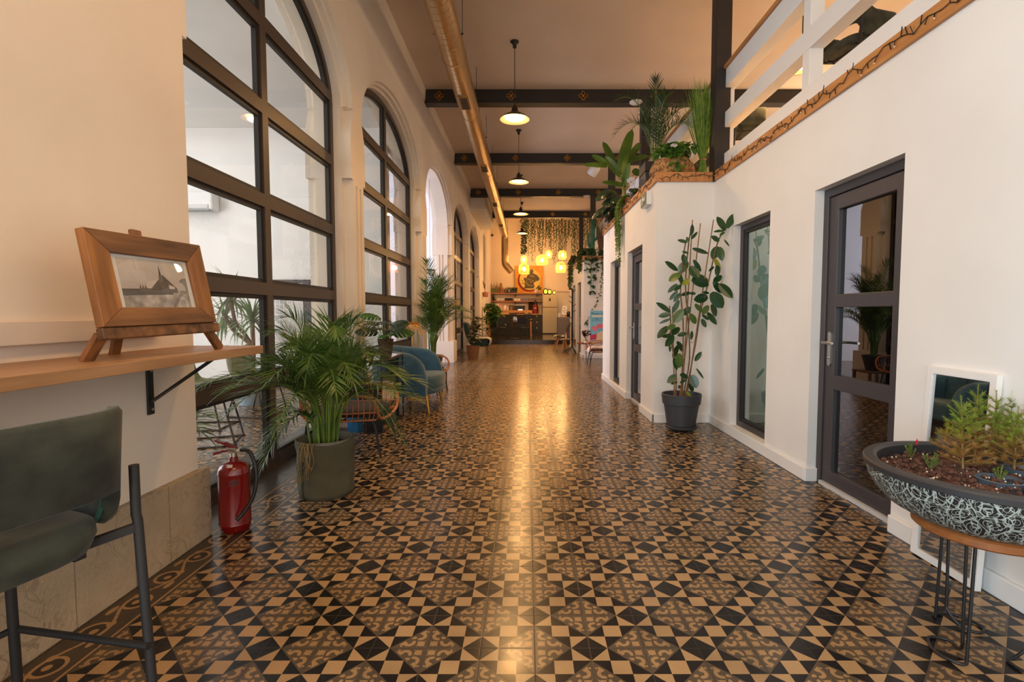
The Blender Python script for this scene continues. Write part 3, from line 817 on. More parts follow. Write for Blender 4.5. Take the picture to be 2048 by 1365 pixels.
# ------------------------------------------------------------ wall shelf, trunking, bracket
t = thing('wall_shelf', 'oak laminate counter shelf on a black bracket', 'shelf', (-1.59, .8, 1.06))
obj('board', G().box(-.199, .20, -3.0, 1.85, -.04, 0), M_OAK, t, bevel=.002)
for y in (1.57, -.2):
    g = G().box(-.199, -.19, y - .02, y + .02, -.31, -.041); g.box(-.19, .12, y - .02, y + .02, -.05, -.041)
    b = obj('bracket', g, M_BLACK, t, bevel=.003)
    obj('brace', G().bar((-.19, y, -.25), (.10, y, -.052), .032, .008), M_BLACK, b)
    for z in (-.10, -.285): obj('screw', G().cyl((-.19, y, z), (-.184, y, z), .007, n=8), M_STEEL, b)
o = obj('cable_trunking', G().box(-1.79, -1.765, -3, 2.43, 1.118, 1.204), mat('trunking_pvc', (222, 208, 192), .5), bevel=.004)
tag(o, 'flat pale cable trunking fixed to the wall behind the shelf', 'cable trunking')

# ------------------------------------------------------------ easel and framed photograph
EB = Vector((-1.498, 1.75, 1.177)); EU = Vector((.052, .55, .012)); EUL = EU.length
ex = EU.normalized(); ez = Vector((-.060, .0, .342)); ez = (ez - ex * ez.dot(ex)).normalized(); en = ex.cross(ez)      # en points to the room
EM = Matrix(((ex.x, ez.x, en.x, EB.x), (ex.y, ez.y, en.y, EB.y), (ex.z, ez.z, en.z, EB.z), (0, 0, 0, 1)))   # (along, up, out)
FW, FH = EUL, .347
def skew(pts): return pts
t = thing('picture_frame', 'chunky reclaimed-wood picture frame on the small easel', 'picture frame')
t.matrix_world = EM
fb = .105
def member(o0, o1, i1, i0):
    g = G(); vs = [(*o0, 0), (*o1, 0), (*i1, 0), (*i0, 0), (*o0, .034), (*o1, .034), (*i1, .026), (*i0, .026)]
    return g.add(vs, [(3, 2, 1, 0), (4, 5, 6, 7), (0, 1, 5, 4), (1, 2, 6, 5), (2, 3, 7, 6), (3, 0, 4, 7)])
O = [(0, 0), (FW, -.004), (FW - .004, FH), (.004, FH + .003)]; Iq = [(.098, .070), (FW - .080, .066), (FW - .088, FH - .080), (.096, FH - .074)]
for k, nm in enumerate(('bottom_moulding', 'right_moulding', 'top_moulding', 'left_moulding')):
    j = (k + 1) % 4
    obj('frame_moulding', member(O[k], O[j], Iq[j], Iq[k]), M_TEAK if k % 2 == 0 else wood('reclaimed_teak_side', (96, 60, 30), (172, 114, 60), .5, 'y', 5, .2), t, bevel=.003)
obj('mat_board', G().box(.085, FW - .07, .055, FH - .065, .004, .012), mat('white_mat_card', (226, 220, 214), .8), t, label='white mat card')
def photo_mat():
    """old sepia view: pale sky, long dark shed, steep gable with a spire, snowy foreground with tracks"""
    m, nt, b = newmat('sepia_photo_print'); X.nt = nt; L = nt.links.new
    px, py, pz, vec = xcoord(nt)
    u = (px - .125) / .322; v = (py - .060) / .205
    n = nt.nodes.new('ShaderNodeTexNoise'); n.inputs['Scale'].default_value = 26; n.inputs['Detail'].default_value = 5; L(vec, n.inputs['Vector'])
    nn = X(n.outputs[0])
    sky = 0.50 + v * 0.10 + (nn - .5) * .1
    ground = 0.46 + (nn - .5) * 0.75 - X.op('SUBTRACT', 1.0, xabs(u - .72 + (v - .05) * -.55) / .05, clamp=True) * .16
    hz = .34 + u * .05
    val = xsel(v > hz, sky, ground)
    shed = (v > (.27 + u * .05)) * (v < (.40 + u * .035)) * (u < .74)
    val = xsel(shed, 0.13 + nn * .12, val)
    peaks = (v < (.50 - xabs(xfrac((u - .24) / .037) - .5) * .2)) * (v > .36) * (u > .24) * (u < .42)
    val = xsel(peaks, 0.2 + nn * .1, val)
    roof = (v < (.56 + (u - .42) * .42)) * (v > .42) * (u > .36) * (u < .60)
    val = xsel(roof, 0.56 + nn * .1, val)
    gable = (v < (.70 - xabs(u - .62) * 1.35)) * (v > .34) * (xabs(u - .62) < .2)
    val = xsel(gable, 0.16 + nn * .12, val)
    porch = (v < (.50 - (u - .70) * .5)) * (v > .42) * (u > .69) * (u < .78)
    val = xsel(porch, 0.55 + nn * .1, val)
    spire = (xabs(u - .585) < ((.90 - v) * .085)) * (v > .62) * (v < .90)
    val = xsel(spire, 0.16, val)
    belf = (xabs(u - .585) < .03) * (v > .56) * (v < .68)
    val = xsel(belf, 0.24 + nn * .1, val)
    tree = (xlen((u - .97) * 1.4, (v - .48)) < .17) * (nn > .48)
    val = xsel(tree, 0.34, val)
    rr = xlen((u - .87), (v - .12) * .52)
    seal = (xabs(rr - .07) < .006) + (xabs(rr - .055) < .004)
    val = val + X.op('MINIMUM', seal, 1.0) * .14
    c = nt.nodes.new('ShaderNodeCombineColor'); val = X.op('POWER', val * 1.25, 1.7); L((val * .95).v, c.inputs[0]); L((val * .84).v, c.inputs[1]); L((val * .76).v, c.inputs[2])
    L(c.outputs[0], b.inputs['Base Color']); b.inputs['Roughness'].default_value = 0.5
    return m
obj('photograph', G().box(.125, .447, .060, .262, .012, .0125), photo_mat(), t, label='sepia photograph of a gabled building with a spire')
obj('glass_pane', G().add([(.085, .055, .016), (FW - .07, .055, .016), (FW - .07, FH - .065, .016), (.085, FH - .065, .016)], [(0, 1, 2, 3)]), M_GLASS, t, recalc=False)
t = thing('tabletop_easel', 'rustic wooden table easel standing on the oak shelf', 'easel')
def epos(u, v, w): return EM @ Vector((u, v, w))
g = G()
def slat(g, a, b, w, h): g.bar(a, b, w, h, en)
g = G(); slat(g, epos(.0, -.022, .012), epos(FW + .02, -.026, .012), .042, .03); obj('ledge', g, M_TEAK, t, bevel=.004)
for a, b in ((epos(.03, -.02, -.012), (-1.56, 1.775, 1.0595)), (epos(.535, -.02, -.012), (-1.465, 2.40, 1.0595))):
    g = G(); slat(g, a, b, .044, .02); obj('leg', g, M_TEAKZ, t, bevel=.003)
g = G(); slat(g, epos(.26, .26, -.05), (-1.70, 2.07, 1.0595), .042, .018); obj('leg', g, M_TEAKZ, t, bevel=.003)
g = G(); slat(g, epos(.25, -.03, -.018), epos(.27, .385, -.016), .045, .018); g.bar(epos(.30, .31, -.018), epos(.27, .38, -.018), .03, .016, en); obj('back_post', g, M_TEAKZ, t, bevel=.003)

# ------------------------------------------------------------ bar stool
def bar_stool_geo(t, fab, seat_z=.742):
    U = .062
    def ring(z, sx, sy, n=28, y0=0.0):
        p = []
        for k in range(n):
            a = 2 * pi * k / n; c_, s_ = cos(a), sin(a)
            e = .62
            p.append((sx * abs(c_) ** e * (1 if c_ >= 0 else -1), y0 + sy * abs(s_) ** e * (1 if s_ >= 0 else -1), z))
        return p
    lv = [(-.075, .17, .17), (-.065, .20, .20), (-.03, .212, .212), (-.006, .21, .21), (.004, .195, .195), (.010, .10, .10)]
    vs = []; n = 28
    for dz, sx, sy in lv: vs += ring(seat_z + dz, sx, sy, n)
    fs = [(i * n + k, i * n + (k + 1) % n, (i + 1) * n + (k + 1) % n, (i + 1) * n + k) for i in range(len(lv) - 1) for k in range(n)]
    fs += [tuple(range(n - 1, -1, -1)), tuple((len(lv) - 1) * n + k for k in range(n))]
    g = G().add(vs, fs); obj('seat', g, fab, t, smooth=3.1)
    # wrap-around back shell, outer and inner surface; open gap above the seat at the rear
    A0, A1, N = radians(-205), radians(25), 34
    vs = []; fs = []
    for i in range(N + 1):
        u = i / N; a = A0 + (A1 - A0) * u
        c_, s_ = cos(a), sin(a); e = .46
        px_ = .246 * abs(c_) ** e * (1 if c_ >= 0 else -1); py_ = .222 * abs(s_) ** e * (1 if s_ >= 0 else -1)
        mid = max(0.0, cos((u - .5) * pi))
        rear = max(0.0, -s_)
        top = .775 + .235 * min(1, (max(0, (rear + .45)) / 1.0)) ** .8
        bot = .715 + .095 * max(0, min(1, (rear - .30) / .40))
        lean = .04
        nx, ny = c_, s_
        th = .034
        for (off, z, sp) in ((0, bot, 0), (0, (bot + top) / 2, .5), (0, top - .012, 1), (-.008, top, 1), (-th + .008, top, 1), (-th, top - .012, 1), (-th, (bot + top) / 2, .5), (-th, bot, 0), (-th * .5, bot - .008, 0)):
            ln = lean * ((z - .72) / .28)
            vs.append((px_ + nx * off, py_ + ny * off - ln * rear, z))
    m_ = 9
    for i in range(N):
        for k in range(m_):
            l = (k + 1) % m_; fs.append((i * m_ + k, i * m_ + l, (i + 1) * m_ + l, (i + 1) * m_ + k))
    fs += [tuple(range(m_)), tuple(N * m_ + k for k in range(m_ - 1, -1, -1))]
    bk = obj('backrest', G().add(vs, fs), fab, t, smooth=3.1)
    for s_ in (-1, 1): obj('zip', G().tube([(s_ * .195, -.13, .725), (s_ * .203, -.14, .75), (s_ * .208, -.145, .785)], .006, 6), mat('green_zip', (26, 66, 54), .6), bk, smooth=.8, label='green zip at the back corner')
    # frame
    for s_ in (-1, 1):
        obj('leg', G().tube([(s_ * .250, -.19, .855), (s_ * .250, -.19, .73), (s_ * .250, -.195, .715), (s_ * .252, -.235, .0)], .0115, 10), M_BLACKM, t, smooth=.8)
        obj('leg', G().tube([(s_ * .18, .165, .70), (s_ * .205, .20, .0)], .0115, 10), M_BLACKM, t, smooth=.8)
    g = G().tube([(-.235, -.223, .26), (.235, -.223, .26)], .009, 8)
    g = G()
    q = [(-.242, -.225, .40), (-.196, .185, .40), (.196, .185, .40), (.242, -.225, .40)]
    g.tube(q[:2], .009, 8); g.tube(q[1:3], .009, 8); g.tube(q[2:], .009, 8)
    obj('foot_rail', g, M_BLACKM, t, smooth=.8)
    g = G()
    for s_ in (-1, 1): g.box(s_ * .15 - .012, s_ * .15 + .012, -.15, .16, .655, .672); g.bar((s_ * .250, -.195, .70), (s_ * .15, -.09, .663), .02, .02)
    g.box(-.16, .16, .14, .164, .655, .672); g.box(-.16, .16, -.1, -.076, .655, .672)
    obj('seat_frame', g, M_BLACKM, t)
STOOL = thing('bar_stool', 'dark green velvet bar stool below the oak wall shelf', 'bar stool', (-1.228, 1.045, 0), radians(73.7))
bar_stool_geo(STOOL, M_VELVG)

# ------------------------------------------------------------ fire extinguisher
t = thing('fire_extinguisher', 'red fire extinguisher standing at the end of the stone plinth', 'fire extinguisher', (-1.655, 2.80, 0), radians(-12))
obj('cylinder', G().lathe([(.0, .0), (.062, .0), (.070, .006), (.078, .02), (.081, .045), (.0825, .05), (.081, .055), (.081, .33), (.0825, .335), (.081, .34), (.079, .358), (.068, .378), (.045, .393), (.024, .398), (.022, .425), (.0, .425)], 32), M_RED, t, smooth=.5)
v = obj('valve', G().cyl((0, 0, .424), (0, 0, .445), .018, n=12).cbox((0, 0, .46), (.05, .024, .03)), M_STEEL, t, smooth=.5)
obj('lever', G().prism([[(-.115, .512), (-.05, .502), (.02, .478), (.024, .466), (-.01, .466), (-.045, .486), (-.115, .506)]], -.011, .011, xz), M_RED, v)
obj('carry_handle', G().prism([[(-.125, .432), (-.12, .425), (-.06, .445), (-.01, .455), (.02, .452), (.02, .462), (-.015, .466), (-.06, .458), (-.12, .44)]], -.012, .012, xz), M_RED, v)
obj('hose_fitting', G().cyl((.02, 0, .458), (.058, 0, .464), .0085, n=10), mat('white_fitting', (220, 214, 205), .4), t, label='white hose fitting')
obj('hose', G().tube(smoothpts([(.05, 0, .464), (.085, 0, .464), (.115, 0, .445), (.145, -.005, .38), (.155, -.012, .30), (.145, -.03, .21), (.115, -.06, .14), (.09, -.09, .10)], 5), .0105, 10), M_BLACK, t, smooth=.8)
g = G()
for k in range(5):
    a0 = radians(-78 + k * 5); a1 = radians(-73 + k * 5)
    g.add([(cos(a) * r, sin(a) * r, z) for a in (a0, a1) for r, z in ((.0685, .3785), (.052, .3905))], [(0, 1, 3, 2)])
obj('inspection_sticker', g, mat('paper_sticker', (206, 190, 168), .6), t, recalc=False)
g = G()
for k in range(6):
    a0 = radians(-72 + k * 7); a1 = radians(-65 + k * 7); r = .0817
    g.add([(cos(a) * r, sin(a) * r, z) for a in (a0, a1) for z in (.275, .312)], [(0, 1, 3, 2)])
lb = obj('name_plate', g, mat('dark_red_plate', (96, 6, 8), .4), t, recalc=False)
g = G()
for a in (-58, -49, -41):
    a0, a1 = radians(a), radians(a + 5); r = .0820
    g.add([(cos(q) * r, sin(q) * r, z) for q in (a0, a1) for z in (.287, .301)], [(0, 1, 3, 2)])
obj('pictogram', g, M_BLACK, lb, recalc=False)
# ------------------------------------------------------------ plant builders
def frond(gs, gl, base, out, h, reach, tip, rng, nl=20, ll=.2, lw=.016, start=.34, droop=.5, rach=.006, vee=.5, spread=1.0):
    """arching pinnate frond: stem into gs, leaflets into gl"""
    out = Vector((out[0], out[1], 0)).normalized(); b = Vector(base); up = Vector((0, 0, 1))
    P = bez(b, b + up * h * .55 + out * reach * .06, b + up * h * 1.02 + out * reach * .42, b + out * reach + up * tip, 14)
    gs.tube(P, [rach * (1 - .8 * i / 14) + .001 for i in range(15)], 5)
    n = len(P) - 1
    for k in range(nl):
        t = start + (1 - start) * (k + .3) / nl
        f = t * n; i = min(n - 1, int(f)); p = P[i].lerp(P[i + 1], f - i); d = (P[i + 1] - P[i]).normalized()
        side = d.cross(up)
        side = side.normalized() if side.length > .02 else Vector((out.y, -out.x, 0))
        nm = side.cross(d).normalized()
        if nm.z < 0: nm = -nm
        env = (sin(pi * min(1, .18 + .82 * (k / nl))) ** .6) * .85 + .2
        for s_ in (-1, 1):
            a = (.95 - .55 * k / nl) + rng.uniform(-.12, .12)
            dv = side * s_ * sin(a) * spread + d * cos(a) + nm * (vee * .45 + rng.uniform(-.12, .12))
            gl.blade(p, dv, nm + side * (s_ * -.2), ll * env * rng.uniform(.85, 1.12), lw * rng.uniform(.8, 1.15), droop * rng.uniform(.5, 1.5), 3)
    t_ = (P[-1] - P[-2]).normalized()
    gl.blade(P[-1], t_, up, ll * .6, lw, droop, 3)
def areca(t, base_z, fronds, seed, m_leaf, stems=14, sr=.09, h=.8, reach=.6, ll=.2, lw=.016, dry=0, tipf=.75, nl=20, amin=0, amax=2 * pi):
    rng = random.Random(seed); gs = G(); gl = G(); gd = G()
    for k in range(fronds):
        a = amin + (amax - amin) * ((k * .618) % 1.0) + rng.uniform(-.2, .2)
        inner = k / fronds
        hh = h * (1.12 - .45 * inner) * rng.uniform(.88, 1.1); rr = reach * (.28 + .8 * inner) * rng.uniform(.85, 1.12)
        r0 = sr * rng.uniform(.1, .9); b = (cos(a) * r0, sin(a) * r0, base_z)
        frond(gs, gd if k >= fronds - dry else gl, b, (cos(a), sin(a)), hh, rr, hh * (tipf + .32 * (1 - inner)) * rng.uniform(.8, 1.1), rng, nl=nl, ll=ll, lw=lw)
    for k in range(stems):
        a = rng.uniform(0, 2 * pi); r0 = sr * rng.uniform(.1, 1)
        gs.tube([(cos(a) * r0, sin(a) * r0, base_z - .02), (cos(a) * r0 * 1.4, sin(a) * r0 * 1.4, base_z + h * rng.uniform(.3, .5))], [.007, .004], 6)
    obj('stems', gs, M_GREENST, t, smooth=1, recalc=False)
    obj('fronds', gl, m_leaf, t, recalc=False)
    if gd.v: obj('dry_fronds', gd, M_PALMY, t, recalc=False, label='dried straw-coloured fronds')
def soil(t, r, z, seed=1, n=60):
    rng = random.Random(seed); g = G().lathe([(0, z), (r, z)], 24, caps=False)
    for k in range(n):
        a = rng.uniform(0, 2 * pi); q = r * sqrt(rng.random()) * .93; s_ = rng.uniform(.006, .014)
        g.sph((q * cos(a), q * sin(a), z), (s_, s_, s_ * .8), 5, 4)
    return obj('soil', g, M_SOIL, t)
def pot_prof(r0, r1, h, wall=.008, rim=0.0):
    return [(0, 0), (r0, 0), (r1, h - rim)] + ([(r1 + .006, h - rim), (r1 + .01, h)] if rim else [(r1, h)]) + [(r1 - wall, h), (r1 - wall - .004, h - .05)]

# big areca palm in the olive canvas planter
t = thing('areca_palm', 'large areca palm in an olive canvas planter beside the red extinguisher', 'potted palm', (-1.375, 3.40, 0))
rng = random.Random(4); n = 40; lv = 12; vs = []; fs = []
for i in range(lv + 1):
    z = .375 * i / lv
    for k in range(n):
        a = 2 * pi * k / n
        r = .180 + .008 * (i / lv) + .0045 * sin(3 * a + 5 * z * 9) + .003 * sin(7 * a - z * 30) - .006 * (1 - min(1, i / 1.5))
        vs.append((r * cos(a), r * sin(a), z + (.012 * sin(2 * a + .6) if i == lv else 0)))
for i in range(lv):
    for k in range(n): fs.append((i * n + k, i * n + (k + 1) % n, (i + 1) * n + (k + 1) % n, (i + 1) * n + k))
g = G().add(vs, fs + [tuple(range(n - 1, -1, -1))])
pl = obj('planter', g, M_OLIVE, t, smooth=3.1, recalc=False)
sm = pl.modifiers.new('s', 'SOLIDIFY'); sm.thickness = .008; sm.offset = -1
obj('seam', G().bar((-.098, -.158, .004), (-.102, -.162, .372), .014, .004, (-.5, -.8, 0)), mat('olive_seam', (58, 54, 40), .95), pl)
obj('liner', G().lathe([(.172, .32), (.176, .385)], 32, caps=False), mat('clear_plastic_liner', (120, 116, 104), .15), t, smooth=.8)
soil(t, .17, .33, 3)
areca(t, .33, 36, 11, M_PALM, stems=26, sr=.10, h=.82, reach=.66, ll=.225, lw=.0125, tipf=.60, nl=27)
rng = random.Random(8); g = G()
for k in range(14):
    a = radians(-105) + rng.uniform(-.25, .35); p = Vector((.175 * cos(a), .175 * sin(a), .37))
    g.tube(smoothpts([p * .85 + Vector((0, 0, .0)), p + Vector((cos(a) * .025, sin(a) * .025, .02)), p + Vector((cos(a) * .04 + rng.uniform(-.03, .03), sin(a) * .04, -rng.uniform(.05, .1))), p + Vector((cos(a) * .035 + rng.uniform(-.05, .05), sin(a) * .03, -rng.uniform(.14, .25)))], 4), .0022, 4)
obj('dry_shoots', g, M_PALMY, t, recalc=False, label='dry straw shoots hanging over the rim')
# low fronds reaching to the right in front of the rattan chair
rng = random.Random(21); gs = G(); gl = G()
for (ox, oy, h, r, tip) in ((.95, -.15, .62, .52, .02), (.9, .5, .55, .42, -.02), (-.6, -.75, .7, .75, .45), (-.75, -.6, .75, .8, .62), (-.35, -.9, .42, .45, .0), (-.6, -.55, .45, .42, -.08)):
    frond(gs, gl, (ox * .06, oy * .06, .33), (ox, oy), h, r, tip, rng, nl=24, ll=.17, lw=.012, droop=.8)
obj('stems', gs, M_GREENST, t, recalc=False, smooth=1); obj('fronds', gl, M_PALMD, t, recalc=False)

# ------------------------------------------------------------ rattan chairs
def rattan_chair(name, label, loc, rz, cushion=M_GREYF):
    """faces local +X"""
    t = thing(name, label, 'chair', loc, rz, group='rattan lounge chairs')
    zb = .335
    rim = smoothpts([(.335, -.29, .36), (.325, -.335, .46), (.25, -.345, .535), (.05, -.345, .55), (-.20, -.335, .575), (-.36, -.25, .66), (-.40, 0, .70), (-.36, .25, .66), (-.20, .335, .575), (.05, .345, .55), (.25, .345, .535), (.325, .335, .46), (.335, .29, .36), (.335, .18, .325), (.34, 0, .315), (.335, -.18, .325)], 5, True)
    obj('top_rim', G().tube(rim, .0135, 10, True), M_RATTAN, t, smooth=1)
    low = smoothpts([(.31, -.30, zb), (0, -.315, zb - .012), (-.26, -.29, zb - .01), (-.33, -.2, zb), (-.34, 0, zb), (-.33, .2, zb), (-.26, .29, zb - .01), (0, .315, zb - .012), (.31, .30, zb)], 4)
    g = G().tube(low, .008, 8)
    g.tube([p + Vector((0, 0, .065)) + Vector((p.x, p.y, 0)) * .04 for p in low], .006, 6)
    obj('lower_hoops', g, M_RATTAN, t, smooth=1)
    g = G(); up = rim[:61]
    for i in range(62):
        f = i / 61 * (len(low) - 1); j = min(len(low) - 2, int(f)); a = low[j].lerp(low[j + 1], f - j)
        an = atan2(a.y, a.x - .02)
        b = min(up, key=lambda q: abs(atan2(sin(atan2(q.y, q.x - .02) - an), cos(atan2(q.y, q.x - .02) - an))))
        md = a.lerp(b, .38) + Vector((a.x, a.y, 0)).normalized() * .018
        a2 = a - Vector((a.x, a.y, 0)) * .12 - Vector((0, 0, .012))
        g.tube(smoothpts([a2, a, md, b], 3), .0042, 5)
    obj('rattan_rods', g, M_RATTAN, t, smooth=1)
    lv = [(.30, .26, .345), (.315, .275, .36), (.318, .278, .385), (.30, .262, .402), (.15, .13, .408)]
    vs = []; n = 28; fs = []
    for ax, ay, z in lv:
        for k in range(n):
            a = 2 * pi * k / n; c_, s_ = cos(a), sin(a)
            vs.append((-.0 + ax * abs(c_) ** .6 * (1 if c_ > 0 else -1), ay * abs(s_) ** .6 * (1 if s_ > 0 else -1), z))
    for i in range(len(lv) - 1):
        for k in range(n): fs.append((i * n + k, i * n + (k + 1) % n, (i + 1) * n + (k + 1) % n, (i + 1) * n + k))
    fs += [tuple(range(n)), tuple((len(lv) - 1) * n + k for k in range(n))]
    obj('seat_cushion', G().add(vs, fs), cushion, t, smooth=3.1)
    for s_ in (-1, 1):
        obj('leg', G().tube(smoothpts([(-.33, s_ * .25, 0), (-.30, s_ * .245, .26), (-.27, s_ * .24, .305), (-.2, s_ * .24, .312), (.2, s_ * .24, .312), (.26, s_ * .24, .30), (.285, s_ * .242, .25), (.33, s_ * .25, 0)], 4), .0105, 8), M_BLACKM, t, smooth=1)
    obj('cross_bar', G().tube([(0, -.24, .312), (0, .24, .312)], .008, 8), M_BLACKM, t)
    return t
RC = rattan_chair('rattan_chair', 'rattan lounge chair with charcoal cushion right behind the areca palm', (-1.575, 4.48, 0), 0)
dup(RC, (-1.62, 7.72, 0), radians(-8), 'rattan lounge chair half hidden behind the teal armchair')

# ------------------------------------------------------------ teal tub armchair
t = thing('tub_armchair', 'teal velvet tub armchair with brass legs beside the black console', 'armchair', (-1.56, 6.56, 0), radians(-4))
def tub(t):
    """faces local +X"""
    N = 44; vs = []; fs = []
    def plan(u):
        a = pi * (u - .5)                       # -90..90 deg, back at u=.5
        L = .30
        if u < .2: f = u / .2; return Vector((.36 - f * (L + .06), -.45 - .012 * sin(f * pi), 0)), Vector((0, -1, 0))
        if u > .8: f = (1 - u) / .2; return Vector((.36 - f * (L + .06), .45 + .012 * sin(f * pi), 0)), Vector((0, 1, 0))
        b = -pi / 2 + pi * (u - .2) / .6
        return Vector((-.0 - .42 * cos(b), .45 * sin(b), 0)), Vector((-cos(b) / .42, sin(b) / .45, 0)).normalized()
    K = 10
    for i in range(N + 1):
        u = i / N; p, nm = plan(u)
        e = min(u, 1 - u) * 2 * 1.05            # distance from the arm front
        front = min(1.0, e / .30)
        top = .46 + (.73 + .075 * max(0, sin(pi * u)) ** 2 - .46) * sqrt(max(0, 1 - (1 - front) ** 2))
        th = .10
        ring = [(0, .215), (.012, .32), (.016, (.32 + top) / 2), (.010, top - .05), (-.012, top - .014), (-.05, top), (-.085, top - .014), (-.10, top - .05), (-.10, .36), (-.10, .215)]
        for off, z in ring: 
            z = min(z, top) if z > .22 else z
            q = p + nm * off; vs.append((q.x, q.y, z))
    for i in range(N):
        for k in range(K):
            l = (k + 1) % K; fs.append((i * K + k, i * K + l, (i + 1) * K + l, (i + 1) * K + k))
    fs += [tuple(range(K)), tuple(N * K + k for k in range(K - 1, -1, -1))]
    sh = obj('shell', G().add(vs, fs), M_TEAL, t, smooth=1.2)
    for u in (.32, .44, .56, .68):               # channel seams over the back
        p, nm = plan(u); top = .73 + .075 * sin(pi * u) ** 2
        g = G(); g.tube([(p + nm * .019) + Vector((0, 0, .45)), (p + nm * .013) + Vector((0, 0, top - .05)), (p - nm * .05) + Vector((0, 0, top + .004)), (p - nm * .103) + Vector((0, 0, top - .06)), (p - nm * .103) + Vector((0, 0, .46))], .004, 5)
        obj('seam', g, mat('teal_seam', (22, 52, 66), .9), sh)
    lv = [(.225, 0), (.24, .012), (.27, .016), (.285, .008), (.29, .010), (.40, .018), (.435, .004), (.448, -.04)]
    o = [(.37, -.33), (.44, -.20), (.455, 0), (.44, .20), (.37, .33), (.1, .35), (-.18, .32), (-.30, .18), (-.32, 0), (-.30, -.18), (-.18, -.32), (.1, -.35)]
    o = smoothpts([(x, y, 0) for x, y in o], 3, True); n = len(o); vs = []; fs = []
    for z, e in lv:
        for q in o:
            d = Vector((q.x - .05, q.y, 0)); d = d * (1 + e / d.length) if d.length > 1e-6 else d
            vs.append((d.x + .05, d.y, z))
    for i in range(len(lv) - 1):
        for k in range(n): fs.append((i * n + k, i * n + (k + 1) % n, (i + 1) * n + (k + 1) % n, (i + 1) * n + k))
    fs += [tuple(range(n)), tuple((len(lv) - 1) * n + k for k in range(n))]
    obj('seat_cushion', G().add(vs, fs), mat('grey_teal_velvet', (58, 84, 92), .85, c2=(72, 100, 108), scale=6, sheen=.3), t, smooth=1.4)
    for x, y in ((.34, -.36), (.36, .20), (-.28, -.28), (-.28, .28)):
        obj('leg', G().tube([(x, y, .23), (x * 1.13, y * 1.10, 0)], [.024, .011], 12), M_GOLD, t, smooth=1, label='tapered brass leg')
tub(t)

# ------------------------------------------------------------ black console with its things
t = thing('console_table', 'slim black metal console with dark glass top in front of the teal armchair', 'console table', (-1.565, 5.52, 0))
for x in (-.09, .09):
    for y in (-.435, .435): obj('leg', G().cbox((x, y, .37), (.014, .014, .74)), M_BLACK, t)
for z in (.007, .733):
    g = G()
    for x in (-.09, .09): g.cbox((x, 0, z), (.012, .87, .014))
    for y in (-.435, .435): g.cbox((0, y, z), (.18, .012, .014))
    obj('frame', g, M_BLACK, t)
obj('table_top', G().cbox((0, 0, .747), (.196, .886, .014)), mat('smoked_glass', (40, 38, 38), .06, spec=.8), t, bevel=.002, label='dark glossy top')
obj('side_panel', G().cbox((-.02, .42, .37), (.13, .008, .70)), mat('dark_teal_panel', (26, 38, 44), .4), t)
t = thing('book_rack', 'low rack under the console holding upright pale books', 'rack', (-1.565, 5.38, 0))
g = G().cbox((0, 0, .27), (.17, .50, .012)); obj('shelf', g, M_BLACK, t)
for y in (-.25, .25): obj('bookend', G().cbox((0, y, .26), (.17, .008, .52)), mat('green_board', (84, 92, 56), .6) if y > 0 else M_BLACK, t)
rng = random.Random(5); y = 5.145
cols = [(214, 204, 190), (226, 218, 206), (190, 176, 160), (206, 190, 178), (170, 150, 136), (232, 226, 216), (150, 128, 110), (216, 208, 194), (196, 186, 172), (120, 108, 98), (222, 214, 204), (204, 196, 184)]
k = 0
while y < 5.60:
    w = rng.uniform(.022, .042); h = rng.uniform(.19, .235); c = cols[k % 12]
    b = thing('book', '', 'book', (-1.565, y + w / 2, .2765), group='pale books standing in the rack under the console')
    b['label'] = 'pale book among those standing upright under the console'
    g = G().cbox((.072, 0, h / 2), (.005, w, h)); g.cbox((0, -w / 2 + .0015, h / 2), (.145, .003, h)); g.cbox((0, w / 2 - .0015, h / 2), (.145, .003, h))
    obj('cover', g, mat('book_cover_%d' % (k % 12), c, .6), b); obj('pages', G().cbox((-.002, 0, h / 2), (.138, w - .008, h - .008)), mat('paper', (226, 218, 202), .9), b)
    y += w + .0015; k += 1
M_WOVEN = mat('dark_woven_fibre', (104, 82, 56), .85, c2=(66, 50, 34), scale=26, stretch=(1, 1, 3), bump=1.0, bscale=60)
def monstera_leaf(gl, gst, base, d, nrm, L, bend, rng):
    """split leaf: one midrib, lobes either side"""
    d = Vector(d).normalized(); nrm = Vector(nrm); nrm = (nrm - d * nrm.dot(d)).normalized(); side = d.cross(nrm)
    n = 6; p = Vector(base); pts = []; ang = 0
    for i in range(n * 2 + 1):
        dd = d * cos(ang) - nrm * sin(ang); nn = nrm * cos(ang) + d * sin(ang); pts.append((p.copy(), dd, nn)); p = p + dd * (L / (n * 2)); ang += bend / (n * 2)
    def wid(t): return L * .47 * (sin(pi * min(1, .16 + .84 * t)) ** .6) * (1 - .25 * t)
    for s_ in (-1, 1):
        for k in range(n):
            i0, i1 = k * 2, k * 2 + 2
            (a, da, na), (b, db, nb) = pts[i0], pts[i1]
            t0, t1 = k / n, (k + .93) / n
            w0, w1 = wid(t0 + .02), wid(t1)
            sw = .35 + .3 * k / n
            pa = a + side * s_ * w0 * .62 + da * w0 * sw * .3 + na * .05 * w0; pb = b.lerp(a, .05) + side * s_ * w1 * .62 + db * w1 * sw * .3
            qa = a + side * s_ * w0 + da * w0 * sw - na * w0 * .22; qb = a.lerp(b, .88) + side * s_ * w1 * .98 + db * w1 * sw - nb * w1 * .22
            o = len(gl.v); gl.v += [tuple(v) for v in (a, b, pa, pb, qa, qb)]
            gl.f += [(o, o + 1, o + 3, o + 2), (o + 2, o + 3, o + 5, o + 4)]
    (b, db, nb) = pts[-1]; (a, da, na) = pts[-3]
    o = len(gl.v); gl.v += [tuple(a + side * L * .10), tuple(a - side * L * .10), tuple(b + db * L * .06)]; gl.f.append((o, o + 1, o + 2))
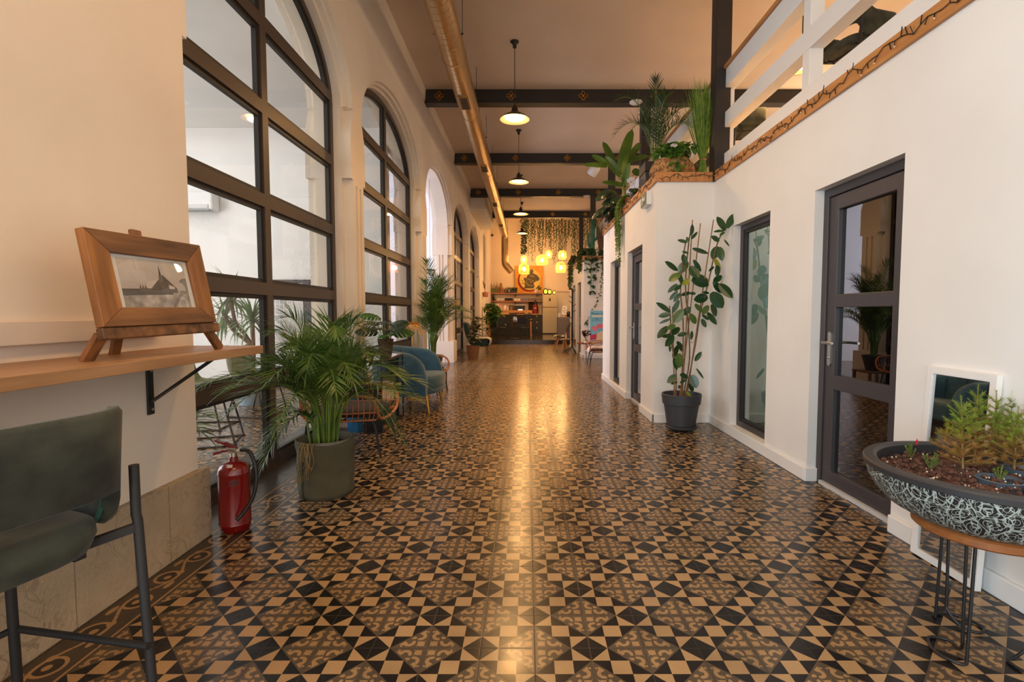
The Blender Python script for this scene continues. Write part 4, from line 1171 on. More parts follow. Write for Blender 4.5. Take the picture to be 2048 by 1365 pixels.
t = thing('monstera', 'small monstera in a dark woven pot on the black console', 'potted plant', (-1.565, 5.57, .754))
obj('pot', G().lathe([(0, 0), (.058, 0), (.066, .02), (.084, .16), (.088, .19), (.080, .19), (.076, .15)], 24), M_WOVEN, t, smooth=.8)
soil(t, .076, .16, 7, 20)
gs = G(); g1 = G(); g2 = G(); rng = random.Random(3)
for k, (dx, dy, z, L, dark) in enumerate(((-.10, -.13, .43, .20, 0), (.12, -.10, .30, .21, 1), (.17, .02, .25, .20, 0), (-.16, -.10, .27, .20, 1), (.04, -.14, .22, .19, 0), (-.05, .12, .35, .2, 1), (.10, .14, .33, .2, 1), (.2, -.08, .36, .17, 1), (-.2, .05, .34, .18, 1), (-.02, -.16, .30, .18, 1))):
    b = Vector((dx * .45, dy * .45, z)); gs.tube(smoothpts([(dx * .12, dy * .12, .15), (dx * .25, dy * .25, z * .7), b], 4), .004, 5)
    monstera_leaf(g2 if dark else g1, gs, b, (dx, dy, .05), (0, -.55, 1), L * 1.2, .6, rng)
obj('stems', gs, M_GREENST, t, recalc=False, smooth=1); obj('leaves', g1, M_MONST, t, recalc=False); obj('dark_leaves', g2, M_MONSTD, t, recalc=False)
t = thing('trailing_plant', 'trailing string plant spilling from a tall blue planter by the console', 'potted plant', (-1.79, 5.20, 0))
obj('planter', G().lathe([(0, 0), (.075, 0), (.095, .60), (.10, .62), (.09, .62), (.085, .58)], 24), mat('blue_glaze', (34, 92, 140), .35, c2=(44, 110, 158), scale=5), t, smooth=.8)
soil(t, .085, .59, 5, 20)
rng = random.Random(6); gs = G(); gl = G()
for k in range(46):
    a = rng.uniform(-2.4, 1.0); r = rng.uniform(.06, .13); L = rng.uniform(.12, .42)
    P = smoothpts([(cos(a) * .03, sin(a) * .03, .59), (cos(a) * r * .6, sin(a) * r * .6, rng.uniform(.68, .86)), (cos(a) * r, sin(a) * r, .66), (cos(a) * (r + .02), sin(a) * (r + .02), .66 - L)], 5)
    gs.tube(P, .0015, 3)
    for p in P[3:]:
        for q in range(3): gl.leaf(p, (rng.uniform(-1, 1), rng.uniform(-1, 1), rng.uniform(-.6, .5)), (0, 0, 1), rng.uniform(.018, .03), .014, .3, 2)
obj('stems', gs, M_GREENST, t, recalc=False); obj('leaves', gl, M_FERN, t, recalc=False)
t = thing('side_table', 'tiny round side table with a pale green top under the console', 'side table', (-1.535, 5.80, 0))
obj('table_top', G().lathe([(0, .40), (.075, .40), (.08, .405), (.08, .415), (.075, .42), (0, .42)], 28), mat('pale_green_top', (140, 148, 96), .3), t, smooth=.6)
obj('stem', G().cyl((0, 0, .01), (0, 0, .40), .008, n=8), M_BLACK, t); obj('base', G().lathe([(0, 0), (.055, 0), (.055, .01), (0, .012)], 20), M_BLACK, t)

# second palm on its low table, golden leaf ornament
t = thing('plant_table', 'low square wooden table under the palm by the second pier', 'low table', (-1.62, 8.58, 0))
obj('table_top', G().cbox((0, 0, .235), (.46, .46, .03)), M_TEAK, t, bevel=.003)
for x in (-.2, .2):
    for y in (-.2, .2): obj('leg', G().cbox((x, y, .11), (.035, .035, .22)), M_TEAKZ, t)
t = thing('areca_palm', 'tall areca palm in a black pot beyond the teal armchair', 'potted palm', (-1.62, 8.58, .251))
obj('pot', G().lathe(pot_prof(.12, .18, .26, .01, .03), 28), M_POTG, t, smooth=.6); soil(t, .165, .23, 4, 30)
areca(t, .23, 40, 23, M_PALM, stems=20, sr=.07, h=1.20, reach=.72, ll=.24, lw=.012, tipf=.80, nl=28, amin=-1.9, amax=1.9)
t = thing('palm_leaf_ornament', 'gilded dried palm-leaf ornament on a thin stand behind the teal armchair', 'ornament', (-1.66, 7.27, 0))
obj('stand', G().cyl((0, 0, .01), (0, 0, 1.04), .006, n=8).lathe([(0, 0), (.09, 0), (.09, .012), (0, .014)], 20), M_GOLD, t)
gs = G(); gl = G(); rng = random.Random(2)
for k in range(8):
    a = 2 * pi * k / 8 + .2
    frond(gs, gl, (0, 0, 1.02), (cos(a), sin(a)), .12, .17, -.10, rng, nl=13, ll=.10, lw=.014, start=.2, droop=.7, rach=.004)
obj('gilded_leaves', gl, leafmat('gilded_leaf', (196, 140, 62), (214, 170, 96), .4), t, recalc=False); obj('ribs', gs, M_GOLD, t, recalc=False)
obj('cap', G().lathe([(0, 1.06), (.03, 1.05), (.035, 1.02), (0, 1.0)], 14), M_WHITE, t, smooth=1)

# ------------------------------------------------------------ plants and chair near arch four
def broad_plant(t, z0, seed, n, H, spread, L, m1, m2, every=3, bend=.6):
    rng = random.Random(seed); gs = G(); g1 = G(); g2 = G()
    for s in range(5):
        a0 = rng.uniform(0, 2 * pi); P = smoothpts([(0, 0, z0), (cos(a0) * spread * .2, sin(a0) * spread * .2, z0 + H * .4), (cos(a0) * spread * .45, sin(a0) * spread * .45, z0 + H * rng.uniform(.75, 1.0))], 8)
        gs.tube(P, .006, 6)
        for k in range(n // 5):
            p = P[min(len(P) - 1, 3 + int((len(P) - 3) * (k + .5) / (n // 5)))]; a = k * 2.4 + s
            d = (cos(a), sin(a), rng.uniform(-.1, .7))
            (g2 if (k % every == 0) else g1).leaf(p + Vector(d) * .03, d, (0, 0, 1), L * rng.uniform(.75, 1.15), L * .52, bend * rng.uniform(.4, 1.4), 5, .2)
    obj('stems', gs, M_BARK, t, recalc=False, smooth=1); obj('leaves', g1, m1, t, recalc=False); obj('pale_leaves', g2, m2, t, recalc=False)
M_WICK = mat('light_wicker', (150, 104, 62), .8, c2=(112, 74, 42), scale=24, stretch=(1, 1, 2.2), bump=1.0, bscale=55)
t = thing('rubber_plant', 'variegated rubber plant in a wicker basket by the far arched window', 'potted plant', (-1.46, 13.55, 0))
obj('basket', G().lathe([(0, 0), (.13, 0), (.185, .33), (.19, .35), (.175, .35), (.17, .30)], 24), M_WICK, t, smooth=.6); soil(t, .165, .31, 9, 20)
broad_plant(t, .31, 31, 95, .95, .42, .21, leafmat('variegated_green', (62, 72, 38), (128, 122, 70), .45, .15, 9), leafmat('variegated_cream', (176, 160, 110), (110, 108, 62), .45, .15, 10), 3)
t = thing('lounge_chair', 'teal shell lounge chair behind the wicker basket plant', 'lounge chair', (-1.50, 15.25, 0))
g = G()
pr = [(-.42, .92), (-.36, .95), (-.30, .90), (-.16, .50), (-.05, .44), (.30, .46), (.36, .42), (.36, .32), (.30, .24), (-.05, .22), (-.22, .30), (-.36, .60)]
sp = smoothpts([(x, 0, z) for x, z in pr], 3, True); N = 9; vs = []
for j in range(N):
    y = -.30 + .60 * j / (N - 1); e = 1 - .10 * abs(y / .3) ** 3
    for q in sp: vs.append((q.x * e, y, .5 + (q.z - .5) * e))
m_ = len(sp); fs = [(j * m_ + k, j * m_ + (k + 1) % m_, (j + 1) * m_ + (k + 1) % m_, (j + 1) * m_ + k) for j in range(N - 1) for k in range(m_)] + [tuple(range(m_)), tuple((N - 1) * m_ + k for k in range(m_))]
obj('shell', G().add(vs, fs), mat('dark_teal_boucle', (22, 50, 56), .95, c2=(32, 64, 68), scale=30, bump=.4), t, smooth=1.2)
for x, y in ((.26, -.24), (.26, .24), (-.2, -.24), (-.2, .24)): obj('leg', G().tube([(x, y, .26), (x * 1.15, y * 1.1, 0)], .009, 8), M_BLACKM, t)
g = G(); vs = []; fs = []; rng = random.Random(12)
sk = smoothpts([(-.10, 0, .485), (.05, 0, .465), (.26, 0, .48), (.37, 0, .45), (.40, 0, .36), (.37, 0, .26)], 4)
for j in range(11):
    y = -.31 + .62 * j / 10
    for i, q in enumerate(sk): vs.append((q.x + .012 + rng.uniform(-.008, .01), y + rng.uniform(-.006, .006), q.z + .012 + rng.uniform(-.006, .008)))
m_ = len(sk); fs = [(j * m_ + k, j * m_ + k + 1, (j + 1) * m_ + k + 1, (j + 1) * m_ + k) for j in range(10) for k in range(m_ - 1)]
o = obj('sheepskin_throw', G().add([(v[0] - 1.50, v[1] + 15.25, v[2]) for v in vs], fs), M_CREAMF, None, smooth=3.1); tag(o, 'cream sheepskin draped over the teal lounge chair', 'throw')
sm = o.modifiers.new('s', 'SOLIDIFY'); sm.thickness = .025
t = thing('floor_lamp', 'slim brass floor lamp with a glass shade beside the open archway pier', 'floor lamp', (-1.98, 13.9, 0))
obj('base', G().lathe([(0, 0), (.12, 0), (.12, .015), (.02, .03), (0, .03)], 24), M_GOLD, t, smooth=.6); obj('pole', G().cyl((0, 0, .02), (0, 0, 1.38), .011, n=10), M_GOLD, t)
obj('lamp_shade', G().lathe([(.02, 1.60), (.10, 1.58), (.12, 1.42), (.115, 1.40)], 24, caps=False), mat('amber_glass', (196, 160, 96), .2), t, smooth=.8)
t = thing('hanging_plant', 'small ivy trailing in the open archway', 'hanging plant', (-2.16, 11.3, 2.08))
obj('pot', G().lathe([(0, 0), (.05, 0), (.075, .09), (.07, .09)], 18), M_WPLAST, t, smooth=.6); obj('cord', G().cyl((0, 0, .08), (0, 0, 2.10), .003, n=5), M_BLACK, t)
gs = G(); gl = G(); rng = random.Random(5)
for k in range(9):
    a = rng.uniform(0, 6.28); L = rng.uniform(.25, .75)
    P = smoothpts([(cos(a) * .03, sin(a) * .03, .08), (cos(a) * .09, sin(a) * .09, .12), (cos(a) * .11, sin(a) * .11, -.1), (cos(a) * .10, sin(a) * .10, -L)], 6); gs.tube(P, .002, 3)
    for p in P[2:]:
        for q in range(2): gl.leaf(p, (rng.uniform(-1, 1), rng.uniform(-1, 1), -.2), (0, 0, 1), .05, .04, .4, 3)
obj('stems', gs, M_GREENST, t, recalc=False); obj('leaves', gl, M_IVY, t, recalc=False)
# ------------------------------------------------------------ kitchen at the far end
def at(x, y, Y):
    """the point at depth Y seen at photo pixel (x, y)"""
    a = (x - 1054.1) / 1008.3; b = (682.5 - y) / 1008.3; c, s = cos(.0557), sin(.0557)
    d = Vector((a, c + b * s, -s + b * c)); k = Y / d.y
    return Vector((d.x * k, Y, 1.2316 + d.z * k))
M_SHELFW = mat('shelf_wood', (176, 116, 70), .5)
M_CABIN = mat('graphite_cabinet', (44, 42, 40), .5)
def simple(name, label, cat, g, m, group=None, **k):
    return tag(obj(name, g, m, **k), label, cat, group)
# fridge
f0 = at(1085.2, 590, 25.2); f1 = at(1114, 668, 25.2); fw = f1.x - f0.x; fh = f0.z - PLAT
t = thing('refrigerator', 'tall champagne-silver two-door refrigerator at the end of the kitchen', 'refrigerator', (f0.x, 25.2, PLAT))
M_FRI = mat('champagne_steel', (186, 168, 128), .38, .6)
obj('body', G().box(.01, fw - .01, .06, .72, .03, fh - .01), mat('fridge_side', (150, 138, 112), .5, .4), t)
obj('freezer_door', G().box(0, fw, 0, .06, fh * .685, fh), M_FRI, t, bevel=.012)
obj('door', G().box(0, fw, 0, .06, .05, fh * .675), M_FRI, t, bevel=.012)
for i, (za, zb) in enumerate(((fh * .42, fh * .62), (fh * .70, fh * .78))): obj('handle', G().box(.02, .045, -.03, -.001, za, zb), M_STEEL, t, bevel=.004)
obj('display', G().box(fw * .44, fw * .56, -.006, .002, fh * .84, fh * .91), M_BLACK, t); obj('plinth', G().box(.02, fw - .02, .03, .7, 0, .03), M_BLACK, t)
for (x, y, r, lb) in ((1091.2, 590, .135, 'largest dark egg lamp with golden inside on the refrigerator'), (1099, 590, .12, 'middle dark egg lamp with golden inside on the refrigerator'), (1108.3, 590, .095, 'smallest dark egg lamp on the right of the refrigerator top')):
    p = at(x, y, 25.45); t = thing('egg_lamp', lb, 'lamp', (p.x, 25.45, PLAT + fh), group='egg lamps on the refrigerator')
    n = 20; vs = []; fs = []
    for i in range(9):                                    # egg shell with an oval opening towards the hall
        for k in range(n):
            a = 2 * pi * k / n; q = .62 + .38 * sin(pi / 2 * min(1, i / 5)) if i < 8 else .5
            d = -1 + 2 * i / 8; rr = sqrt(max(0, 1 - (d * .78) ** 2))
            vs.append((r * rr * cos(a) * .95, r * d * .78, r * 1.25 + r * 1.25 * rr * sin(a)))
    for i in range(8):
        for k in range(n): fs.append((i * n + k, i * n + (k + 1) % n, (i + 1) * n + (k + 1) % n, (i + 1) * n + k))
    fs.append(tuple(8 * n + k for k in range(n)))
    obj('shell', G().add(vs, fs), mat('dark_iron', (40, 30, 24), .6), t, smooth=1)
    g = G().sph((0, -r * .50, r * 1.25), (r * .62, r * .2, r * .78), 14, 10); obj('golden_inside', g, mat('lit_gold_leaf', (250, 190, 60), .4, emit=1.6, ecol=(255, 190, 50)), t, smooth=3.1)
# painting on its board
a = at(1030, 532, 25.95); b = at(1086, 586, 25.95); PW, PH = b.x - a.x, a.z - b.z
t = thing('painting', 'mustard yellow painting of a seated statue inside a red crescent', 'painting', (a.x, 25.95, b.z))
obj('board', G().box(0, PW, 0, .04, 0, PH), mat('mustard_paint', (212, 148, 34), .6, c2=(196, 132, 28), scale=5), t)
def disc(cx, cz, r, y, n=40): return G().prism([[(cx + r * cos(2 * pi * k / n), cz + r * sin(2 * pi * k / n)) for k in range(n)]], y, y + .004, xz)
cx, cz = PW * .50, PH * .46
obj('red_crescent', disc(cx, cz, PW * .405, -.004), mat('crimson_paint', (124, 14, 18), .6), t)
obj('pale_disc', disc(cx + PW * .035, cz + PH * .035, PW * .375, -.008), mat('straw_paint', (222, 190, 110), .6, c2=(200, 180, 80), scale=4), t)
fig = [(.30, .165), (.66, .165), (.70, .25), (.66, .36), (.74, .42), (.86, .46), (.88, .53), (.80, .64), (.70, .70), (.64, .72), (.66, .80), (.64, .86), (.58, .875), (.52, .86), (.50, .79), (.53, .71), (.44, .64), (.40, .54), (.33, .58), (.31, .50), (.36, .42), (.33, .32), (.36, .25)]
fg = obj('statue_figure', G().prism([[(u * PW, v * PH) for u, v in fig]], -.012, -.008, xz), mat('umber_paint', (58, 46, 28), .6, c2=(98, 84, 44), scale=9), t)
g = G()
for (u, v, w, h, an) in ((.50, .50, .10, .03, .5), (.60, .42, .14, .03, -.6), (.44, .33, .16, .03, .7), (.62, .62, .12, .03, .3), (.55, .27, .2, .025, .1)): g.cbox((0, 0, 0), (w * PW, .003, h * PH), T(u * PW, -.013, v * PH) @ R(an, 'Y'))
obj('robe_fold', g, mat('olive_highlight_paint', (150, 130, 70), .6), fg)
g = G()
for (u, v, an) in ((.25, .42, .4), (.22, .36, -.5), (.28, .33, .9), (.36, .74, .3), (.30, .78, -.4), (.40, .80, 1.0)): g.leaf((u * PW, -.013, v * PH), (cos(an), 0, sin(an)), (0, -1, 0), .09, .05, 0, 3, 0)
obj('painted_leaves', g, mat('leaf_green_paint', (84, 100, 36), .6), t, recalc=False)
# wall shelves with brackets
zu = at(1000, 586.3, 25.9).z; zl = at(1000, 602, 25.9).z; xl = at(977, 600, 25.9).x; xr = at(1084.5, 600, 25.9).x
rails = [at(q, 600, 26.0).x for q in (987, 1031, 1074)]
for z, lb in ((zu, 'upper long wooden kitchen shelf holding ornaments'), (zl, 'lower long wooden kitchen shelf holding mugs and glasses')):
    t = thing('kitchen_shelf', lb, 'shelf', (0, 0, z), group='long wooden kitchen shelves')
    obj('board', G().box(xl, xr, 25.78, 26.09, -.05, 0), M_SHELFW, t)
    for q in rails: obj('bracket', G().box(q - .02, q + .02, 25.85, 26.09, -.20, -.051), M_BLACK, t)
# mugs, cups and glasses
def mug(name, label, cat, x, z, r, h, m, group, handle=True):
    t = thing(name, label, cat, (x, 25.90, z), group=group)
    obj('body', G().lathe([(0, 0), (r, 0), (r * 1.02, h), (r * .9, h), (r * .85, .01)], 12), m, t, smooth=.7)
    if handle: obj('handle', G().tube([(r * .9, 0, h * .8), (r * 1.5, 0, h * .75), (r * 1.55, 0, h * .35), (r * .9, 0, h * .25)], .009, 5), m, t)
    return t
def row(px0, px1, n, fn):
    for i in range(n):
        x = at(px0 + (px1 - px0) * (i / max(1, n - 1)), 600, 25.9).x; fn(i, x)
row(994.5, 1007.5, 4, lambda i, x: mug('mug', 'white mug in the row at the left of the lower kitchen shelf', 'mug', x, zl, .058, .13, M_WHITE, 'white mugs on the lower shelf'))
row(1011, 1022.5, 4, lambda i, x: mug('mug', 'dark mug in the row beside the white mugs', 'mug', x, zl, .062, .135, mat('dark_glaze', (34, 28, 26), .3), 'dark mugs on the lower shelf'))
row(1029.5, 1038.5, 3, lambda i, x: mug('cup', 'small white cup near the middle of the lower kitchen shelf', 'cup', x, zl, .06, .10, M_WHITE, 'white cups on the lower shelf'))
M_CUPG = glassmat('drinking_glass', (.86, .80, .74), 1.5, .12)
row(1043, 1082, 11, lambda i, x: mug('drinking_glass', 'clear drinking glass at the right half of the lower kitchen shelf', 'glass', x, zl, .05, .13, M_CUPG, 'drinking glasses on the lower shelf', False))
# ornaments on the upper shelf
def vase(name, label, cat, px_, prof, m, Y=25.9, z=None, n=16): 
    p = at(px_, 586, Y); g = G().lathe(prof, n, T(p.x, Y, zu if z is None else z)); return simple(name, label, cat, g, m, smooth=.8)
vase('figurine', 'brown carved figurine, tallest on the upper kitchen shelf', 'figurine', 1001.8, [(0, 0), (.10, 0), (.085, .12), (.10, .22), (.06, .33), (.055, .38), (.065, .43), (.04, .50), (0, .52)], mat('carved_brown', (120, 72, 34), .6, c2=(160, 104, 52), scale=20))
vase('figurine', 'small golden figurine left of the tall carved one', 'figurine', 998.8, [(0, 0), (.05, 0), (.03, .10), (.055, .17), (.05, .22), (0, .25)], mat('gilt_wood', (186, 128, 58), .5))
vase('bottle', 'amber glass bottle on the upper kitchen shelf', 'bottle', 1007, [(0, 0), (.05, 0), (.05, .14), (.02, .2), (.018, .25), (0, .25)], mat('amber_bottle', (150, 116, 78), .2))
vase('vase', 'grey faceted vase on the upper kitchen shelf', 'vase', 1011.5, [(0, 0), (.06, 0), (.09, .08), (.05, .2), (.02, .27), (0, .27)], mat('grey_glaze', (92, 84, 84), .4), n=8)
vase('vase', 'pale pink round vase on the upper kitchen shelf', 'vase', 1018.5, [(0, 0), (.05, 0), (.085, .09), (.05, .17), (.04, .18), (0, .18)], mat('blush_glaze', (190, 160, 150), .4))
vase('figurine', 'white deer figurine in front of the yellow painting', 'figurine', 1070.5, [(0, 0), (.04, 0), (.03, .08), (.045, .13), (.02, .19), (.035, .24), (0, .27)], M_WHITE)
vase('figurine', 'second white deer figurine in front of the yellow painting', 'figurine', 1074, [(0, 0), (.04, 0), (.03, .07), (.045, .11), (.02, .16), (.03, .2), (0, .22)], M_WHITE)
def tuft(name, label, px_, Y, z, w, h, n, mleaf, potm, pot=(.08, .12), seed=1, cat='potted plant', wide=None):
    p = at(px_, 586, Y); t = thing(name, label, cat, (p.x, Y, z)); rng = random.Random(seed)
    if wide: obj('pot', G().box(-wide, wide, -.07, .07, 0, pot[1]), potm, t, bevel=.005)
    else: obj('pot', G().lathe(pot_prof(pot[0] * .75, pot[0], pot[1], .006), 14), potm, t, smooth=.7)
    g = G()
    for k in range(n):
        a = rng.uniform(0, 6.28); b0 = Vector((rng.uniform(-1, 1) * (wide or pot[0] * .6), rng.uniform(-.05, .05), pot[1] - .02))
        g.blade(b0, (cos(a) * w, sin(a) * w, 1), (cos(a), sin(a), 0), h * rng.uniform(.6, 1.1), .022, rng.uniform(.2, .9), 3)
    obj('foliage', g, mleaf, t, recalc=False); return t
tuft('grass_box', 'low box of dark grass on the upper kitchen shelf', 1024, 25.9, zu, .25, .20, 160, M_PALMD, M_BLACK, (.1, .14), 4, wide=.26)
tuft('potted_grass', 'spidery plant in a green trough at the left end of the upper shelf', 987.5, 25.85, zu, .4, .42, 26, M_PALMY, mat('green_trough', (98, 100, 62), .6), (.1, .22), 5, wide=.2)
tuft('potted_herb', 'small herb in a pale jar at the right end of the upper shelf', 1079, 25.9, zu, .6, .3, 24, M_POTHOS, mat('pale_jar', (206, 186, 156), .4), (.06, .14), 6)
tuft('potted_plant', 'small dark plant at the left end of the lower kitchen shelf', 987, 25.9, zl, .8, .18, 40, M_PALMD, M_BLACK, (.07, .1), 8)
# drawers, counter and machines
a = at(1064, 630, 25.3); b = at(1085, 668, 25.3); W_ = b.x - a.x; H_ = a.z - PLAT
t = thing('drawer_unit', 'graphite drawer unit with three drawers beside the refrigerator', 'cabinet', (a.x, 25.3, PLAT))
obj('body', G().box(XH + .02 - a.x, W_, .02, .70, 0, H_), M_CABIN, t)
for i in range(3):
    d = obj('drawer', G().box(.01, W_ - .01, 0, .02, .10 + i * (H_ - .11) / 3, .09 + (i + 1) * (H_ - .11) / 3), M_CABIN, t, bevel=.003)
    obj('knob', G().cyl((W_ * .45, -.02, .02 + (i + 1) * (H_ - .10) / 3), (W_ * .45, 0, .02 + (i + 1) * (H_ - .10) / 3), .025, n=10), M_STEEL, d)
wt = simple('worktop', 'long wooden kitchen worktop over the graphite drawers', 'worktop', G().box(XH + .02, b.x, 25.25, 26.08, PLAT + H_ + .001, PLAT + H_ + .05), M_TABLEW)
WZ = PLAT + H_ + .051
p = at(1070.3, 628, 25.55); t = thing('soda_machine', 'red and black soda machine on the worktop', 'appliance', (p.x, 25.55, WZ))
obj('body', G().lathe([(0, 0), (.15, 0), (.155, .32), (.13, .46), (0, .47)], 18), M_RED, t, smooth=.6); obj('head', G().lathe([(0, .46), (.07, .46), (.065, .60), (.03, .68), (0, .69)], 14), M_BLACK, t, smooth=.6)
obj('emblem', G().cbox((0, -.157, .28), (.12, .006, .05)), mat('pale_emblem', (220, 170, 150), .5), t)
for q, h, lb in ((1078.5, .36, 'taller clear bottle on the worktop by the refrigerator'), (1081.5, .48, 'slim dark-necked bottle on the worktop by the refrigerator')):
    p = at(q, 628, 25.6); simple('bottle', lb, 'bottle', G().lathe([(0, 0), (.045, 0), (.045, h * .55), (.016, h * .75), (.016, h), (0, h)], 12, T(p.x, 25.6, WZ)), mat('bottle_%d' % int(q), (170, 150, 100) if q < 1080 else (190, 180, 170), .15), smooth=.7)
a = at(1057, 603.5, 26.05); b = at(1074.5, 626, 26.05)
simple('chalkboard', 'black slatted board on the wall behind the soda machine', 'board', G().box(a.x, b.x, 26.04, 26.095, WZ, a.z), mat('black_board', (36, 30, 28), .7))
a = at(1029, 611, 25.6); b = at(1049.5, 622, 25.6)
t = thing('coffee_machine', 'steel and black coffee machine on the worktop behind the bar table', 'coffee machine', ((a.x + b.x) / 2, 25.6, WZ)); w2 = (b.x - a.x) / 2; hh = a.z - WZ
obj('body', G().box(-w2, w2, 0, .3, 0, hh), M_CABIN, t, bevel=.01); obj('front_panel', G().box(-w2 * .35, w2 * .6, -.03, 0, hh * .1, hh * .55), M_CHROME, t, bevel=.01); obj('cup_rail', G().box(-w2, w2, .02, .28, hh, hh + .03), M_STEEL, t)
a = at(1018.5, 611, 25.7); b = at(1026.5, 620, 25.7)
t = thing('framed_print', 'small framed grey print leaning on the kitchen wall', 'picture', (a.x, 25.98, WZ)); 
obj('frame', G().box(0, b.x - a.x, 0, .02, 0, a.z - WZ), M_BLACK, t); obj('print', G().box(.03, b.x - a.x - .03, -.004, 0, .03, a.z - WZ - .03), mat('grey_print', (130, 116, 108), .6, c2=(180, 164, 150), scale=9), t)
# bar table
a = at(975, 621, 22.9); b = at(1064.3, 628, 22.9); tz = a.z; a.x = max(a.x, XH + .02)
t = thing('bar_table', 'long beech bar table in front of the kitchen worktop', 'bar table', (0, 22.9, PLAT))
obj('table_top', G().box(a.x, b.x, 0, .75, tz - PLAT - .11, tz - PLAT), M_TABLEW, t, bevel=.004)
for x in (a.x + .04, b.x - .04):
    for y in (.04, .71): obj('leg', G().cbox((x, y, (tz - PLAT - .111) / 2), (.08, .08, tz - PLAT - .112)), M_TABLEW, t)
for x, (c1, h) in zip((995, 1000.5, 1009.5, 1013.5), (((232, 214, 224), .3), ((214, 160, 168), .24), ((236, 228, 220), .22), ((200, 190, 180), .16))):
    p = at(x, 621, 23.2); simple('napkin_jar', {995: 'white tissue bundle on the bar table by the pothos', 1000.5: 'pink paper flower bundle on the bar table', 1009.5: 'white folded napkin holder on the bar table', 1013.5: 'short pale jar on the bar table'}[x], 'jar', G().lathe([(0, 0), (.07, 0), (.085, h * .5), (.05, h), (0, h)], 10, T(p.x, 23.2, tz + .001)), mat('jar_%d' % int(x), c1, .6), smooth=.7)
# bistro chairs, small round table, lantern, high stools
def bistro_chair(label, loc, rz):
    t = thing('bistro_chair', label, 'chair', loc, rz, group='black bistro chairs on the platform')
    obj('seat', G().lathe([(0, .44), (.19, .44), (.2, .455), (.19, .47), (0, .472)], 20), M_BLACK, t, smooth=.7)
    for s_ in (-1, 1):
        obj('leg', G().tube([(s_ * .15, .14, .44), (s_ * .19, .19, 0)], .014, 8), M_BLACK, t)
        obj('leg', G().tube([(s_ * .19, -.24, 0), (s_ * .165, -.17, .46), (s_ * .185, -.22, .86)], .014, 8), M_BLACK, t)
    obj('backrest', G().prism([[(-.19, .62), (.19, .62), (.2, .80), (.14, .875), (0, .89), (-.14, .875), (-.2, .80)]], -.225, -.205, xz), M_BLACK, t, bevel=.004)
    obj('stretcher', G().lathe([(.15, .20), (.16, .21), (.15, .22), (.14, .21)], 20, closed=True), M_BLACK, t)
    return t
bistro_chair('black bistro chair left of the small round kitchen table', (-1.02, 20.55, PLAT), .15)
bistro_chair('black bistro chair right of the small round kitchen table', (-.12, 20.5, PLAT), -.25)
p = at(1030, 644, 20.7)
t = thing('bistro_table', 'small round bistro table between the black chairs', 'table', (p.x, 20.75, PLAT)); h = p.z - PLAT
obj('table_top', G().lathe([(0, h - .025), (.30, h - .025), (.305, h - .012), (.30, h), (0, h)], 28), mat('dark_walnut', (66, 44, 30), .25), t, smooth=.6)
obj('column', G().cyl((0, 0, .02), (0, 0, h - .02), .028, n=12), mat('dark_copper', (96, 62, 42), .4, .6), t); obj('base', G().lathe([(0, 0), (.2, 0), (.2, .015), (.04, .03), (0, .03)], 24), M_BLACK, t)
t = thing('lantern', 'small glass lantern on the round bistro table', 'lantern', (p.x, 20.75, p.z + .001)); obj('glass', G().lathe([(0, 0), (.075, 0), (.085, .05), (.085, .14), (.07, .2), (.05, .21)], 14, caps=False), M_CHROME, t, smooth=.7); obj('candle', G().cyl((0, 0, .005), (0, 0, .11), .03, n=10), M_WHITE, t)
for x, lb in ((-.62, 'dark high stool tucked under the bar table, left'), (.05, 'dark high stool under the right end of the bar table')):
    t = thing('high_stool', lb, 'stool', (x, 22.35, PLAT), group='dark high stools at the bar table')
    obj('seat', G().box(-.19, .19, -.18, .18, .70, .76), M_BLACK, t, bevel=.02); obj('backrest', G().box(-.18, .18, -.20, -.16, .80, 1.02), M_BLACK, t, bevel=.02)
    for sx in (-1, 1):
        for sy in (-1, 1): obj('leg', G().tube([(sx * .15, sy * .15, .70), (sx * .19, sy * .19, 0)], .012, 6), M_BLACK, t)
# pothos on a folding stool, wall basket
t = thing('folding_table', 'low black folding table under the pothos by the kitchen wall', 'table', (-1.46, 20.9, PLAT)); 
obj('table_top', G().box(-.32, .32, -.2, .2, .42, .45), M_BLACK, t)
for x in (-.2, .2):
    obj('leg', G().bar((x - .17, -.14, 0), (x + .17, -.14, .42), .02, .02), M_BLACK, t); obj('leg', G().bar((x + .17, .14, 0), (x - .17, .14, .42), .02, .02), M_BLACK, t)
t = thing('pothos', 'lush green pothos in a black pot on the folding table', 'potted plant', (-1.36, 20.9, PLAT + .451))
obj('pot', G().lathe(pot_prof(.10, .14, .26), 18), M_BLACK, t, smooth=.6)
rng = random.Random(17); gs = G(); gl = G()
for k in range(38):
    a = rng.uniform(0, 6.28); r = rng.uniform(.12, .42); zt = rng.uniform(.35, 1.0); ze = zt - rng.uniform(.1, .5)
    P = smoothpts([(0, 0, .24), (cos(a) * r * .4, sin(a) * r * .25, zt), (cos(a) * r * .85, sin(a) * r * .4, zt - .06), (cos(a) * r, sin(a) * r * .45, ze)], 4); gs.tube(P, .004, 3)
    for q in P[3:]:
        for j in range(2): gl.leaf(q, (rng.uniform(-1, 1), rng.uniform(-1, .3), rng.uniform(-.7, .3)), (0, -.3, 1), rng.uniform(.09, .15), .09, .5, 3)
obj('vines', gs, M_GREENST, t, recalc=False); obj('leaves', gl, M_POTHOS, t, recalc=False)
p = at(967, 590, 22.6)
t = thing('wall_basket', 'woven wall basket with dry sticks beside the stained-glass window', 'basket', (-1.72, 21.0, p.z - .15))
obj('basket', G().lathe([(0, 0), (.10, 0), (.12, .2), (.11, .2)], 14), mat('red_white_weave', (196, 150, 130), .8, c2=(160, 70, 60), scale=20), t, smooth=.6)
